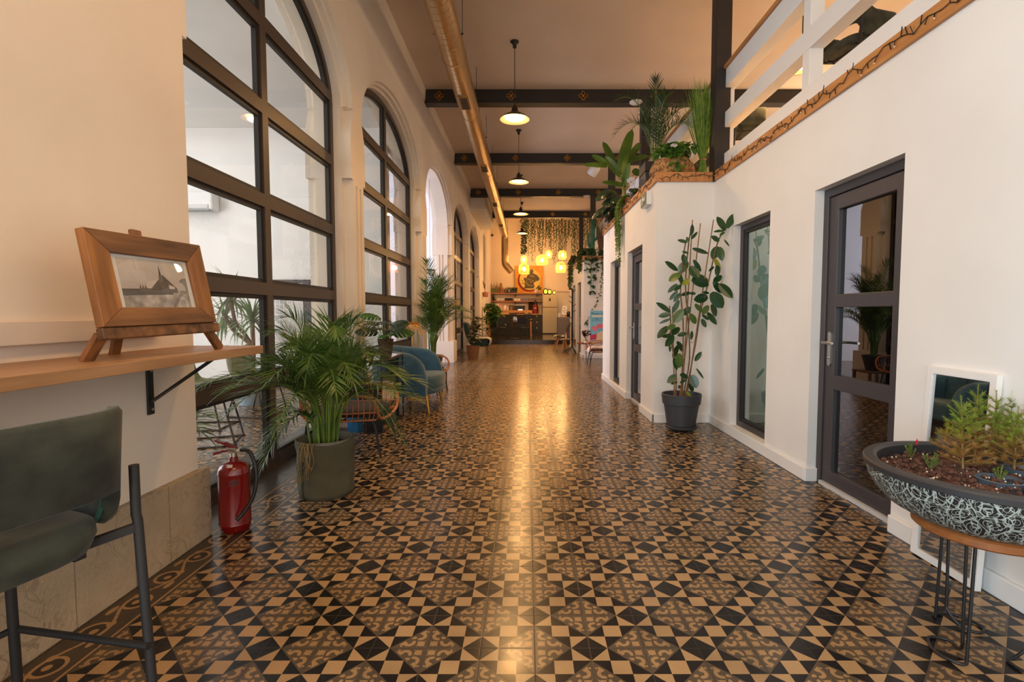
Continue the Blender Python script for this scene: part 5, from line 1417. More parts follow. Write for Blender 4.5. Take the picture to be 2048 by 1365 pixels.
for k in range(4): obj('stick', G().tube([(.02 * k - .03, 0, .05), (-.02 - .035 * k, .02 * k, .55 + .04 * k)], .010, 5), M_BARK, t)
# grey cabinet with small easel sign
a = at(1115.3, 635, 22.6); b = at(1141.5, 635, 22.6)
t = thing('grey_cabinet', 'plain grey cabinet at the right edge of the platform', 'cabinet', (0, 22.6, PLAT)); CH = a.z - PLAT
obj('body', G().box(a.x, b.x, 0, .5, 0, CH), mat('mid_grey_laminate', (112, 106, 104), .5), t, bevel=.004); obj('door', G().box(a.x + .015, b.x - .015, -.015, -.001, .05, CH - .02), mat('mid_grey_laminate', (112, 106, 104), .5), t, bevel=.003)
p = at(1128, 634, 22.75)
t = thing('sign_easel', 'small wooden easel holding a white sign on the grey cabinet', 'easel', (p.x, 22.75, PLAT + CH)); M_LW = mat('light_wood', (206, 160, 116), .5)
for s_ in (-1, 1): obj('leg', G().bar((s_ * .11, -.06, 0), (s_ * .03 + .04, .06, .52), .022, .016), M_LW, t)
obj('leg', G().bar((.06, .18, 0), (.05, .06, .48), .022, .016), M_LW, t); obj('ledge', G().bar((-.12, -.065, .10), (.13, -.065, .10), .03, .02), M_LW, t)
t = thing('sign', 'white lettered sign on the small wooden easel', 'sign', (p.x - .015, 22.70, PLAT + CH + .118), rot=(radians(-10), radians(8), 0))
obj('panel', G().box(-.10, .11, -.006, .004, 0, .40), M_WPLAST, t)
g = G(); rng = random.Random(3)
for k in range(6): g.cbox((.0 + rng.uniform(-.02, .02), -.0085, .33 - k * .05), (rng.uniform(.05, .12), .002, .012), R(.3, 'Y') if k == 2 else None)
obj('lettering', g, M_BLACK, t)
p = at(1118.8, 634, 22.75); simple('cup', 'white paper cup on the left of the grey cabinet', 'cup', G().lathe([(0, 0), (.045, 0), (.06, .19), (.05, .19), (.04, .02)], 14, T(p.x, 22.75, PLAT + CH + .001)), M_WHITE, smooth=.6)
p = at(1137, 634, 22.8); simple('dark_bowl', 'dark round bowl at the right end of the grey cabinet', 'bowl', G().sph((p.x, 22.9, PLAT + CH + .135), (.15, .12, .13), 16, 10), M_BLACK, smooth=3.1)
# door surround on the back wall
a = at(1110, 579.5, 26.05); b = at(1150, 579.5, 26.05)
struct('door_4', G().prism([[(a.x, PLAT), (a.x, a.z), (b.x + .6, a.z), (b.x + .6, PLAT), (b.x + .5, PLAT), (b.x + .5, a.z - .1), (a.x + .1, a.z - .1), (a.x + .1, PLAT)]], 26.05, 26.1, xz), plaster('cream_door_trim', (234, 206, 176), (238, 212, 184)), label='plain cream door surround beside the refrigerator')
# black shell chair, low table, bottle, coat stand
def shell_chair(t, m):
    """faces local -X; a slim bent shell"""
    pr = smoothpts([(-.24, 0, .425), (-.18, 0, .44), (.02, 0, .42), (.14, 0, .44), (.20, 0, .52), (.27, 0, .72), (.31, 0, .86)], 4); N = 9; vs = []; fs = []
    for j in range(N):
        v = -1 + 2 * j / (N - 1)
        for i, q in enumerate(pr):
            f = i / (len(pr) - 1); hw = .235 - .03 * f - (.07 * max(0, f - .8) / .2) - .05 * max(0, .12 - f) / .12
            lift = .05 * abs(v) ** 2.2 * (1 - abs(f - .55))
            vs.append((q.x - lift * f, v * hw, q.z + lift * (1 - f)))
    n = len(pr); fs = [(j * n + k, j * n + k + 1, (j + 1) * n + k + 1, (j + 1) * n + k) for j in range(N - 1) for k in range(n - 1)]
    o = obj('shell', G().add(vs, fs), m, t, smooth=3.1); sm = o.modifiers.new('s', 'SOLIDIFY'); sm.thickness = .014
    for x, y in ((-.16, -.16), (-.16, .16), (.12, -.16), (.12, .16)): obj('leg', G().tube([(x * .7, y * .7, .40), (x * 1.45 - .01, y * 1.25, 0)], [.02, .013], 8), M_TABLEW, t, smooth=1)
t = thing('shell_chair', 'black shell chair on splayed wooden legs facing left by the second cabin', 'chair', (1.13, 16.6, 0), radians(8)); shell_chair(t, M_BLACK)
t = thing('shell_chair', 'second black shell chair just behind the first one by the coat stand', 'chair', (1.20, 17.35, 0), radians(5)); shell_chair(t, M_BLACK)
M_GREYW = wood('grey_oak', (120, 92, 66), (150, 118, 86), .5, 'x')
t = thing('low_table', 'small wooden table between the shell chair and the coat stand', 'table', (1.33, 15.98, 0)); 
obj('table_top', G().box(-.26, .26, -.2, .2, .385, .41), M_GREYW, t, bevel=.004)
for x in (-.2, .2):
    for y in (-.14, .14): obj('leg', G().tube([(x * .8, y, .385), (x * 1.15, y * 1.1, 0)], [.017, .012], 8), M_TABLEW, t)
p = at(1132, 678, 15.95); t = thing('water_bottle', 'clear bottle with a pink cap on the small wooden table', 'bottle', (p.x, 15.95, .411)); obj('body', G().lathe([(0, 0), (.035, 0), (.036, .12), (.02, .16), (0, .16)], 14), mat('clear_bottle', (196, 180, 176), .15), t, smooth=.6); obj('cap', G().lathe([(0, .16), (.021, .16), (.024, .2), (.012, .215), (0, .215)], 12), mat('pink_cap', (214, 96, 120), .5), t, smooth=.6, label='pink cap')
t = thing('coat_stand', 'black coat stand with angled pegs against the second cabin wall', 'coat stand', (1.385, 15.45, 0))
obj('pole', G().cbox((0, 0, 1.06), (.05, .05, 1.80)), M_BLACKM, t, bevel=.004)
for a in (.5, 2.3, 4.1, 5.4): obj('leg', G().bar((0, 0, .20), (cos(a) * (.34 if cos(a) < 0 else .15), sin(a) * .3, .012), .032, .02), M_BLACKM, t)
for k, (z, s_) in enumerate(((1.86, 1), (1.68, -1), (1.52, -1), (1.42, 1), (1.24, 1), (1.05, -1), (.88, -1))): obj('peg', G().bar((0, 0, z), (s_ * .10, -.04, z + .075), .016, .016), M_BLACKM, t)
# basket lamps
M_BASK = mat('pale_bamboo_weave', (226, 164, 84), .6, c2=(198, 130, 56), scale=18)
def basket_lamp(label, px_, py_, Y, r, h, power):
    p = at(px_, py_, Y); t = thing('basket_lamp', label, 'lamp', (p.x, Y, p.z), group='woven basket pendant lamps')
    prof = [(.42, .5), (.72, .42), (.92, .22), (1.0, -.05), (.98, -.28), (.86, -.5)]
    n = 30; g = G()
    for k in range(n):                                     # upright canes
        a = 2 * pi * k / n; g.tube([(r * q * cos(a), r * q * sin(a), h * z) for q, z in prof], .004, 3, caps=False)
    for i in range(13):                                    # hoops
        f = i / 12 * (len(prof) - 1); j = min(len(prof) - 2, int(f)); q = prof[j][0] + (prof[j + 1][0] - prof[j][0]) * (f - j); z = prof[j][1] + (prof[j + 1][1] - prof[j][1]) * (f - j)
        g.tube([(r * q * cos(2 * pi * k / 24), r * q * sin(2 * pi * k / 24), h * z) for k in range(24)], .006 if i in (0, 11, 12) else .0042, 4, True)
    obj('shade', g, M_BASK, t, recalc=False)
    obj('cord', G().cyl((0, 0, .16 * h), (0, 0, 5.9 - p.z), .006, n=5), M_BLACK, t)
    b = obj('bulb', G().lathe([(0, -.11), (.045, -.09), (.062, -.04), (.05, .01), (.025, .05), (.02, .07)], 12, caps=False), M_BULB, t, smooth=1)
    point('basket_lamp_light', (p.x, Y, p.z - .03), power, (1.0, .60, .24), .10)
    obj('socket', G().cyl((0, 0, .06), (0, 0, .16 * h + .02), .022, n=8), M_BLACK, t)
basket_lamp('large rounded basket lamp lowest on the left, below the ivy cord', 1048.3, 537.5, 20.6, .225, .42, 44)
basket_lamp('small basket lamp just above the large left one', 1048, 518.5, 24.6, .16, .34, 40)
basket_lamp('widest squat basket lamp in the middle of the cluster', 1084, 520, 21.6, .27, .40, 44)
basket_lamp('small basket lamp overlapping the widest one', 1097.5, 508.5, 24.6, .155, .36, 40)
basket_lamp('basket lamp highest on the right of the cluster', 1125, 509.8, 23.0, .19, .39, 42)
basket_lamp('rounded basket lamp lowest on the right of the cluster', 1121.8, 534.5, 21.2, .225, .44, 44)
# ivy curtain: strands hanging from the ceiling
rng = random.Random(77)
for k in range(64):
    px_ = 1051 + (1216 - 1051) * (k + rng.uniform(-.5, .5)) / 63; Y = 25.4 + rng.uniform(-.35, .3); x = (px_ - 1054.1) / 1008.3 * Y
    L = rng.choice((.9, 1.3, 1.7, 1.9, 2.1, 1.6)) * rng.uniform(.8, 1.1) + (.2 if k % 5 == 0 else 0)
    if k < 2: L = 1.0
    t = thing('ivy_strand', 'strand of the ivy curtain hanging above the kitchen', 'ivy', (x, Y, 5.9), group='ivy strands hanging over the kitchen wall')
    gl = G(); z = 0
    while z > -L:
        gl.leaf((rng.uniform(-.035, .035), rng.uniform(-.03, .03), z), (rng.uniform(-1, 1), rng.uniform(-1, .2), -.5), (0, -1, .4), rng.uniform(.05, .085), .055, .3, 2); z -= rng.uniform(.02, .05) * (1 if z > -.9 else 1.5)
    obj('leaves', gl, M_IVY, t, recalc=False); obj('stem', G().tube([(0, 0, 0), (rng.uniform(-.03, .03), 0, -L * .5), (0, 0, -L)], .004, 3), M_GREENST, t, recalc=False)
t = thing('ivy_garland', 'dense ivy garland wound around the cord of the left basket lamps', 'ivy', (at(1047.5, 500, 22.8).x, 22.8, 5.9), group=None)
gl = G(); rng = random.Random(9)
for k in range(420):
    z = -.12 - rng.random() ** .9 * 1.93; a = rng.uniform(0, 6.28); r = .10 * (1 + .8 * (z > -.6)) * rng.random()
    gl.leaf((cos(a) * r, sin(a) * r, z), (cos(a), sin(a), -.4), (0, -1, .5), rng.uniform(.06, .10), .06, .3, 2)
obj('leaves', gl, leafmat('bluish_ivy', (46, 66, 50), (72, 92, 66), .5, .2, 9), t, recalc=False); obj('stem', G().cyl((0, 0, -2.05), (0, 0, 0), .008, n=5), M_GREENST, t)
simple('security_camera', 'small black dome camera high on the kitchen wall left of the duct', 'camera', G().sph((at(984.5, 470.5, 26).x, 26.04, at(984.5, 470.5, 26).z), .06, 10, 8), M_BLACK, smooth=3.1)
# ------------------------------------------------------------ rubber plant in the recess
RP = (1.62, 5.25, 0)
t = thing('rubber_plant', 'tall staked rubber plant in a grey pot between the window and the cabin', 'potted plant', RP)
obj('pot', G().lathe([(0, .05), (.135, .05), (.145, .06), (.180, .28), (.193, .285), (.204, .385), (.198, .39), (.188, .385), (.18, .33)], 40, caps=False), M_POTG, t, smooth=.6)
obj('saucer', G().lathe([(0, .022), (.145, .022), (.160, .032), (.165, .052), (.158, .056), (.15, .044), (0, .042)], 36), M_POTG, t, smooth=.6)
for a in (.4, 2.0, 3.6, 5.2): obj('caster', G().sph((.12 * cos(a), .12 * sin(a), .013), .013, 8, 6), M_BLACK, t)
soil(t, .18, .335, 14, 50)
def rp(x, y, dy=0.0):
    q = at(x, y, RP[1] + dy); return q - Vector(RP)
rng = random.Random(40)
for pts in ([(1366, 793), (1379, 720), (1376, 640), (1371, 570), (1377, 490), (1384, 452)], [(1370, 793), (1391, 690), (1401, 625), (1418, 560), (1433, 492), (1449, 458)], [(1352, 793), (1352, 740), (1344, 690), (1341, 640), (1339, 612)], [(1362, 793), (1366, 700), (1366, 640), (1361, 580), (1366, 520), (1372, 480)]):
    obj('stem', G().tube(smoothpts([rp(x, y, rng.uniform(-.03, .03)) for x, y in pts], 4), .007, 7), M_BARK, t, smooth=1)
for a, b in (((1364, 796), (1385, 440)), ((1373, 796), (1427, 440)), ((1360, 796), (1401, 447)), ((1349, 796), (1345, 614))):
    obj('bamboo_stake', G().tube([rp(*a, .03), rp(*b, .05)], [.008, .006], 7), M_CANE, t, smooth=1)
LV = [(1165,285,1095,155,.5,0),(1180,265,1245,135,.5,0),(1150,290,1060,290,.5,0),(1160,300,1115,330,.6,0),(1110,385,1045,340,.6,0),(1155,370,1200,430,.5,0),(1100,435,1050,545,.8,0),(1112,440,1138,560,.6,0),(1068,545,1112,655,.5,1),
 (845,330,870,225,.45,0),(850,365,905,300,.45,0),(830,390,805,345,.6,0),(815,395,725,375,.45,0),(860,455,1000,500,.45,0),(825,500,765,480,.5,0),(800,600,770,510,.7,0),(815,575,730,680,.75,2),(720,655,605,580,.5,0),(870,560,940,665,.4,0),(840,620,915,725,.8,0),
 (745,690,645,750,.8,2),(725,680,770,785,.5,0),(770,795,832,735,.7,1),(855,740,1010,790,.75,0),(860,715,1010,745,.6,2),(1060,620,1015,665,.5,0),(1085,610,1100,710,.8,0),(1132,705,1058,765,.8,0),(1055,760,1135,865,.55,0),(1110,785,1225,910,.75,0),(1035,865,1140,1000,.85,0),
 (720,785,635,860,.45,0),(760,790,695,845,.45,0),(722,850,650,930,.45,0),(746,870,688,948,.5,0),(1003,905,878,930,.8,0),(890,870,835,875,.5,0),(840,862,758,890,.5,0),(1015,870,958,860,.5,0),(1035,975,1085,1082,.75,0),(655,1045,530,960,.5,0),(655,1062,548,1085,.55,0),(735,935,678,1050,.45,0),
 (770,1025,690,1142,.75,2),(838,1000,772,1072,.75,0),(885,970,945,1045,.7,2),(1010,985,955,1065,.7,2),(660,1105,555,1150,.25,0),(840,1062,895,1155,.6,2),(1000,1050,1082,1158,.5,0),(948,1110,985,1185,.6,0),(950,1070,1010,1120,.7,0),(630,1180,538,1280,.55,0),(700,1165,630,1205,.7,2),(742,1192,652,1255,.75,0),
 (682,1260,583,1272,.5,0),(685,1265,615,1360,.7,0),(722,1265,808,1240,.6,0),(855,1222,852,1300,.5,0),
 (715,1321,775,1411,.6,0),(722,1356,682,1471,.5,0),(732,1431,742,1561,.75,3),(688,1471,718,1581,.55,0),(655,1346,650,1411,.4,0),(885,1501,942,1418,.55,0),(897,1571,960,1663,.3,0),(710,1631,630,1701,.7,0),(745,1626,815,1655,.65,0),(722,1696,660,1716,.45,0),(745,1706,800,1676,.5,0),(855,1631,897,1748,.8,0),(832,1711,866,1783,.6,0),(742,1726,735,1758,.6,0),(845,1326,862,1332,.5,0),(800, 1786, 850, 1836, .5, 1)]
g0 = G(); g1 = G(); g2 = G()
for (x0, y0, x1, y1, wr, k) in LV:
    sc = 440 / 2048; dy = rng.uniform(-.14, .06) - .12 * (max(x0, x1) > 1120)
    a = rp(1200 + x0 * sc, 400 + y0 * sc, dy); b = rp(1200 + x1 * sc, 400 + y1 * sc, dy + rng.uniform(-.05, .05))
    d = b - a; L = d.length * 1.04
    nm = Vector((rng.uniform(-.5, .5), -1, rng.uniform(-.1, .7)))
    (g1 if k == 1 else g2 if k in (2, 3) else g0).leaf(a, d, nm, L, max(.03, L * wr * .82), rng.uniform(-.1, .35), 7, .12, lambda t: (sin(pi * min(1, t * .94 + .05)) ** .62))
obj('leaves', g0, M_RUBBER, t, recalc=False); obj('yellow_leaves', g1, M_YELLOWL, t, recalc=False, label='yellowing leaves'); obj('young_leaves', g2, leafmat('young_rubber_leaf', (66, 96, 40), (88, 112, 50), .3, .2, 3), t, recalc=False)

# ------------------------------------------------------------ leaning mirror
t = thing('mirror', 'white-framed mirror leaning against the right wall behind the planter bowl', 'mirror', (1.985, 2.345, 0), 0)
t.rotation_euler = (0, radians(3.0), 0)
obj('frame', G().prism([rect(-.19, .19, .005, .965), rect(-.155, .155, .04, .93)], -.012, .014, yz), M_BASE, t, bevel=.002)
obj('mirror_glass', G().box(-.002, .004, -.156, .156, .039, .931), mat('mirror_silver', (214, 216, 218), .02, 1.0), t)
obj('back_board', G().box(.006, .012, -.17, .17, .02, .95), mat('grey_board', (150, 150, 152), .7), t)

# ------------------------------------------------------------ round stool table and relief bowl
BX, BY, BZ = 1.67, 1.80, .475
t = thing('plant_table', 'round teak side table on black wire legs under the patterned bowl', 'side table', (BX, BY, 0))
obj('table_top', G().lathe([(0, .437), (.208, .437), (.216, .444), (.216, .467), (.208, .475), (0, .475)], 48), wood('warm_teak', (126, 70, 32), (166, 102, 52), .4, 'x', 4), t, smooth=.6)
for k in range(3):
    a = radians(215 + 120 * k); c_, s_ = cos(a), sin(a)
    def q(r, w, z): return (c_ * r - s_ * w, s_ * r + c_ * w, z)
    g = G().tube([q(.15, .012, .436), q(.17, .008, .006)], .0055, 8)
    g.tube(smoothpts([q(.15, -.012, .436), q(.145, -.012, .10), q(.14, -.012, .055), q(.10, -.03, .012), q(.06, -.07, .0065), q(.10, -.12, .0065), q(.18, -.08, .0065), q(.19, -.01, .0065), q(.17, .008, .0075)], 4), .0055, 8)
    obj('leg', g, M_BLACK, t, smooth=1, recalc=False)
def relief_mat():
    m, nt, b = newmat('relief_glaze'); X.nt = nt; L = nt.links.new
    px, py, pz, vec = xcoord(nt)
    an = X.op('ARCTAN2', py, px) * .40
    cb = nt.nodes.new('ShaderNodeCombineXYZ'); L(an.v, cb.inputs[0]); L((pz * 1.25).v, cb.inputs[1])
    nz = nt.nodes.new('ShaderNodeTexNoise'); nz.inputs['Scale'].default_value = 9; nz.inputs['Detail'].default_value = 1; L(cb.outputs[0], nz.inputs['Vector'])
    va = nt.nodes.new('ShaderNodeVectorMath'); va.operation = 'MULTIPLY_ADD'; va.inputs[1].default_value = (.055, .055, 0); L(nz.outputs['Color'], va.inputs[0]); L(cb.outputs[0], va.inputs[2])
    v1 = nt.nodes.new('ShaderNodeTexVoronoi'); v1.voronoi_dimensions = '2D'; v1.inputs['Scale'].default_value = 15; L(va.outputs[0], v1.inputs['Vector'])
    v2 = nt.nodes.new('ShaderNodeTexVoronoi'); v2.voronoi_dimensions = '2D'; v2.feature = 'DISTANCE_TO_EDGE'; v2.inputs['Scale'].default_value = 15; L(va.outputs[0], v2.inputs['Vector'])
    v3 = nt.nodes.new('ShaderNodeTexVoronoi'); v3.voronoi_dimensions = '2D'; v3.feature = 'DISTANCE_TO_EDGE'; v3.inputs['Scale'].default_value = 42; L(va.outputs[0], v3.inputs['Vector'])
    wv = nt.nodes.new('ShaderNodeTexWave'); wv.inputs['Scale'].default_value = 9; wv.inputs['Distortion'].default_value = 7.5; wv.inputs['Detail'].default_value = 1.0; wv.inputs['Detail Scale'].default_value = 1.6; L(cb.outputs[0], wv.inputs['Vector'])
    w = X(wv.outputs['Fac'])
    rings = X.op('SINE', X(v1.outputs['Distance']) * 17.0)
    line1 = xabs(rings) < .22
    line2 = X(v2.outputs['Distance']) < .026
    line3 = (X(v3.outputs['Distance']) < .10) * (w > .52)
    veins = xabs(w - .5) < .045
    white = xmax(xmax(line1, line2), xmax(line3, veins))
    body = (pz > .010) * (pz < .171)
    white = white * body
    n2 = nt.nodes.new('ShaderNodeTexNoise'); n2.inputs['Scale'].default_value = 40; L(vec, n2.inputs['Vector'])
    wc = xmixcol(X(n2.outputs[0]), rgb((186, 194, 184)), rgb((150, 158, 150)))
    col = xmixcol(white, rgb((36, 34, 37)), wc)
    L(col, b.inputs['Base Color']); b.inputs['Roughness'].default_value = 0.5
    bp = nt.nodes.new('ShaderNodeBump'); bp.inputs['Strength'].default_value = 0.8; bp.inputs['Distance'].default_value = 0.006
    L((1.0 - white).v, bp.inputs['Height']); L(bp.outputs[0], b.inputs['Normal'])
    return m
t = thing('planter_bowl', 'wide black and white relief-patterned planter bowl on the round table', 'planter', (BX, BY, BZ))
prof = [(0, 0), (.18, 0), (.235, .010), (.293, .042), (.335, .085), (.360, .13), (.370, .172)]
obj('bowl', G().lathe(prof, 96, caps=False), relief_mat(), t, smooth=1.2)
obj('rim', G().lathe([(.369, .170), (.376, .174), (.378, .192), (.373, .199), (.343, .201), (.331, .192), (.328, .12)], 96, caps=False), mat('graphite_rim', (48, 46, 48), .5), t, smooth=.7)
rng = random.Random(15)
g = G(); n1, n2 = 40, 14
vs = [(0, 0, .145)]; fs = []
for i in range(1, n2 + 1):
    for k in range(n1):
        a = 2 * pi * k / n1; r = .329 * i / n2; vs.append((r * cos(a), r * sin(a), .148 + .02 * sin(r * 19 + a * 3) * (1 - i / n2) + rng.uniform(-.008, .008)))
for k in range(n1): fs.append((0, 1 + k, 1 + (k + 1) % n1))
for i in range(n2 - 1):
    for k in range(n1): fs.append((1 + i * n1 + k, 1 + (i + 1) * n1 + k, 1 + (i + 1) * n1 + (k + 1) % n1, 1 + i * n1 + (k + 1) % n1))
g.add(vs, fs)
for k in range(620):
    a = rng.uniform(0, 6.28); r = .318 * sqrt(rng.random()); s_ = rng.uniform(.004, .012)
    g.sph((r * cos(a), r * sin(a), .155 + rng.uniform(-.004, .012)), (s_, s_ * rng.uniform(.7, 1.2), s_ * .8), 5, 4)
obj('soil', g, mat('bark_soil', (58, 38, 30), .95, c2=(112, 74, 56), scale=70, bump=.8, bscale=90, detail=5), t)
g = G()
for k in range(90):
    a = rng.uniform(0, 6.28); r = .31 * sqrt(rng.random()); g.sph((r * cos(a), r * sin(a), .166), rng.uniform(.0018, .004), 5, 4)
o = obj('perlite', g, mat('perlite', (222, 206, 178), .8), t); o['kind'] = 'stuff'
M_NURS = mat('slate_plastic_pot', (78, 88, 98), .45)
def bowlpt(x, y, z):                                     # table-space point of a pixel at soil height
    d = at(x, y, 1.0) - Vector((0, 0, 1.2316)); k = (z - 1.2316) / d.z
    return Vector((d.x * k, d.y * k, z))
SZ = BZ + .16
for (dx, dy) in ((.10, -.13), (-.01, -.06), (.20, .06)):
    obj('nursery_pot', G().lathe([(.058, .12), (.066, .172), (.070, .174), (.064, .176), (.058, .15)], 24, T(dx, dy, 0), caps=False), M_NURS, t, smooth=.7)
def conifer(name, label, base, H, seed, sp=.11, brown=.50):
    t = thing(name, label, 'conifer', base, group='young conifers in the patterned bowl'); rng = random.Random(seed); gw = G(); gg = G(); gb = G()
    def twig(a, b, lv):
        d = b - a; L = d.length; n = max(4, int(L / .0042)); gw.tube([a, b], [.0018 if lv else .0035, .0009], 4)
        x, y, z = frame(d)
        for i in range(n):
            p = a.lerp(b, (i + .5) / n)
            for j in range(6):
                an = rng.uniform(0, 6.28); dv = x * cos(an) + y * sin(an) + z * .8
                hz = (p.z / H); isb = hz + rng.uniform(-.13, .13) < brown and rng.random() < .93
                (gb if isb else gg).blade(p, dv, z, rng.uniform(.010, .018), .0027, .2, 1)
    top = Vector((rng.uniform(-.015, .015), rng.uniform(-.015, .015), H)); a = Vector((0, 0, 0)); twig(a.lerp(top, .12), top, 0); gw.tube([a, top], [.005, .0012], 5)
    lv = 9
    for i in range(lv):
        h = .10 + .82 * i / lv
        for k in range(4):
            an = k * 1.57 + i * .8 + rng.uniform(-.3, .3); L = sp * (1.02 - .85 * (i / lv) ** 1.3) * rng.uniform(.75, 1.1)
            p = a.lerp(top, h); q = p + Vector((cos(an) * L, sin(an) * L, L * (.35 + .6 * i / lv))); twig(p, q, 1)
            if L > .05:
                for s_ in (-1, 1):
                    r_ = p.lerp(q, .5); e = r_ + Vector((cos(an + s_ * .8) * L * .45, sin(an + s_ * .8) * L * .45, L * .25)); twig(r_, e, 1)
    obj('branches', gw, mat('pale_twig', (150, 116, 66), .8), t, recalc=False); obj('needles', gg, M_CONIF, t, recalc=False); obj('brown_needles', gb, M_CONIFB, t, recalc=False, label='browned lower needles')
for (x, y, H, sd, sp, lb) in ((1926, 940, .285, 1, .10, 'young conifer furthest left in the patterned bowl, browned below'), (1948, 925, .315, 2, .095, 'tallest young conifer behind the leftmost one in the bowl'), (1990, 925, .295, 3, .09, 'young conifer in the middle of the patterned bowl'), (2028, 940, .25, 4, .105, 'bushy browned conifer at the right edge of the picture'), (2020, 908, .27, 5, .07, 'thin young conifer at the back of the bowl'), (2062, 925, .28, 6, .09, 'conifer cut off by the right edge of the picture')):
    p = bowlpt(x, y, SZ); p.y = max(p.y, BY - .25); conifer('young_conifer', lb, (p.x, p.y, SZ - .005), H, sd, sp)
def succulent(label, x, y, seed, red=False, n=7):
    p = bowlpt(x, y, SZ); t = thing('succulent', label, 'succulent', (p.x, p.y, SZ - .004), group='small leggy succulents in the patterned bowl'); rng = random.Random(seed); g = G(); gl = G()
    for k in range(n):
        a = rng.uniform(0, 6.28); r = rng.uniform(.008, .03); h = rng.uniform(.03, .065)
        P = smoothpts([(0, 0, 0), (cos(a) * r * .6, sin(a) * r * .6, h * .6), (cos(a) * r, sin(a) * r, h)], 3); g.tube(P, .0022, 5)
        for q in P[2:]:
            for j in range(3): gl.leaf(q, (rng.uniform(-1, 1), rng.uniform(-1, 1), .6), (0, 0, 1), .009, .006, 0, 2)
    obj('stems', g, mat('olive_stem', (98, 104, 48), .6), t, recalc=False); obj('leaves', gl, M_FERN, t, recalc=False)
    if red: obj('red_shoot', G().leaf((.02, 0, .055), (.1, 0, 1), (0, -1, 0), .028, .009, .2, 3), mat('bright_red', (206, 30, 44), .4), t, recalc=False, label='bright red shoot')
for a in ((1822, 915, 1, True, 9, 'small succulent with a bright red shoot near the bowl rim'), (1860, 938, 2, False, 8, 'small succulent nearest the front of the bowl rim'), (1868, 900, 3, False, 5, 'leggy dark succulent beside the mirror side of the bowl'), (1999, 962, 4, False, 6, 'spindly succulent at the front right of the bowl')):
    succulent(a[5], a[0], a[1], a[2], a[3], a[4])

# ------------------------------------------------------------ ledge plants on the cabin
LZ = TOPZ + .106
M_COIL = mat('coiled_seagrass', (196, 152, 98), .8, c2=(150, 104, 56), scale=22, bump=.4, bscale=70)
t = thing('coil_basket', 'wide coiled seagrass basket on the corner of the cabin ledge', 'basket', (1.70, 6.02, LZ))
def rr(z): return .165 + .085 * sin(pi * (.10 + .80 * z / .235))
g = G()
for i in range(15):
    z = .009 + .0163 * i; r = rr(z); g.tube([(r * cos(2 * pi * k / 40), r * sin(2 * pi * k / 40), z) for k in range(40)], .0098, 6, True)
g.lathe([(0, .004), (rr(0) - .01, .004), (rr(.12) - .012, .12), (rr(.23) - .01, .232)], 32, caps=False)
obj('coils', g, M_COIL, t, smooth=1, recalc=False)
g = G(); rng = random.Random(3)
for i in range(15):
    for k in range(20):
        z = .009 + .0163 * i; a = rng.uniform(0, 6.28); r = rr(z) + .008; g.cbox((0, 0, 0), (.003, .007, .017), T(r * cos(a), r * sin(a), z) @ R(a, 'Z'))
o = obj('stitching', g, mat('dark_fibre', (70, 40, 20), .8), t); o['kind'] = 'stuff'
for a in (-.95, 2.2):
    c_, s_ = cos(a), sin(a); obj('handle', G().tube(smoothpts([(c_ * .2 + s_ * .05, s_ * .2 - c_ * .05, .22), (c_ * .215 + s_ * .045, s_ * .215 - c_ * .045, .31), (c_ * .215 - s_ * .045, s_ * .215 + c_ * .045, .31), (c_ * .2 - s_ * .05, s_ * .2 + c_ * .05, .22)], 5), .006, 6), M_COIL, t, smooth=1)
t = thing('pothos', 'light green pothos hanging out of the coiled basket', 'potted plant', (1.70, 6.02, LZ + .012)); obj('pot', G().lathe(pot_prof(.10, .13, .2), 20), M_BLACK, t, smooth=.6)
rng = random.Random(19); gs = G(); gl = G()
def vine(P, gs, gl, rng, L=.09, w=.06, every=1):
    gs.tube(P, .003, 4)
    for i in range(1, len(P), every): gl.leaf(P[i], (rng.uniform(-1, 1), rng.uniform(-1, .4), rng.uniform(-1, .3)), (rng.uniform(-.4, .4), -.7, .8), L * rng.uniform(.7, 1.2), w, .5, 4, .2)
for k in range(22):
    a = rng.uniform(0, 6.28); r = rng.uniform(.05, .2); z = rng.uniform(.30, .46); vine(smoothpts([(0, 0, .18), (cos(a) * r * .5, sin(a) * r * .5, z * .8), (cos(a) * r, sin(a) * r, z), (cos(a) * (r + .08), sin(a) * (r + .08), z - .05)], 2), gs, gl, rng, .11, .07)
for dx in (-.07, -.03, .0): vine(smoothpts([(dx, -.1, .26), (dx - .02, -.22, .27), (dx, -.275, .18), (dx + .02, -.275, .05), (dx - .01, -.285, -.02)], 3), gs, gl, rng, .08, .055)
obj('vines', gs, M_GREENST, t, recalc=False); obj('leaves', gl, M_POTHOS, t, recalc=False)
t = thing('grass_bundle', 'tall tied bundle of green grass standing on the ledge corner', 'grass bundle', (1.985, 5.80, LZ))
rng = random.Random(51); g = G()
for k in range(430):
    a = rng.uniform(0, 6.28); q = sqrt(rng.random()); r0 = .056 * q; r1 = .031 * q; r2 = rng.uniform(.05, .25) * (.25 + q * .75); H = rng.uniform(.62, 1.0)
    P = [Vector((cos(a) * r0, sin(a) * r0, 0)), Vector((cos(a) * r1, sin(a) * r1, .19)), Vector((cos(a) * r2 * .50, sin(a) * r2 * .50, H * .58)), Vector((cos(a) * r2, sin(a) * r2, H)), Vector((cos(a) * (r2 + .07 * rng.random() ** 2), sin(a) * (r2 + .05 * rng.random()), H + rng.uniform(-.01, .09)))]
    x = Vector((-sin(a), cos(a), 0)) if k % 2 else Vector((1, .2, 0)); o = len(g.v)
    for i, p in enumerate(P):
        w = (.0032, .0032, .0034, .0022, .0003)[i]; g.v.append(tuple(p - x * w)); g.v.append(tuple(p + x * w))
    for i in range(4): e = o + 2 * i; g.f.append((e, e + 1, e + 3, e + 2))
obj('blades', g, M_GRASSB, t, recalc=False)
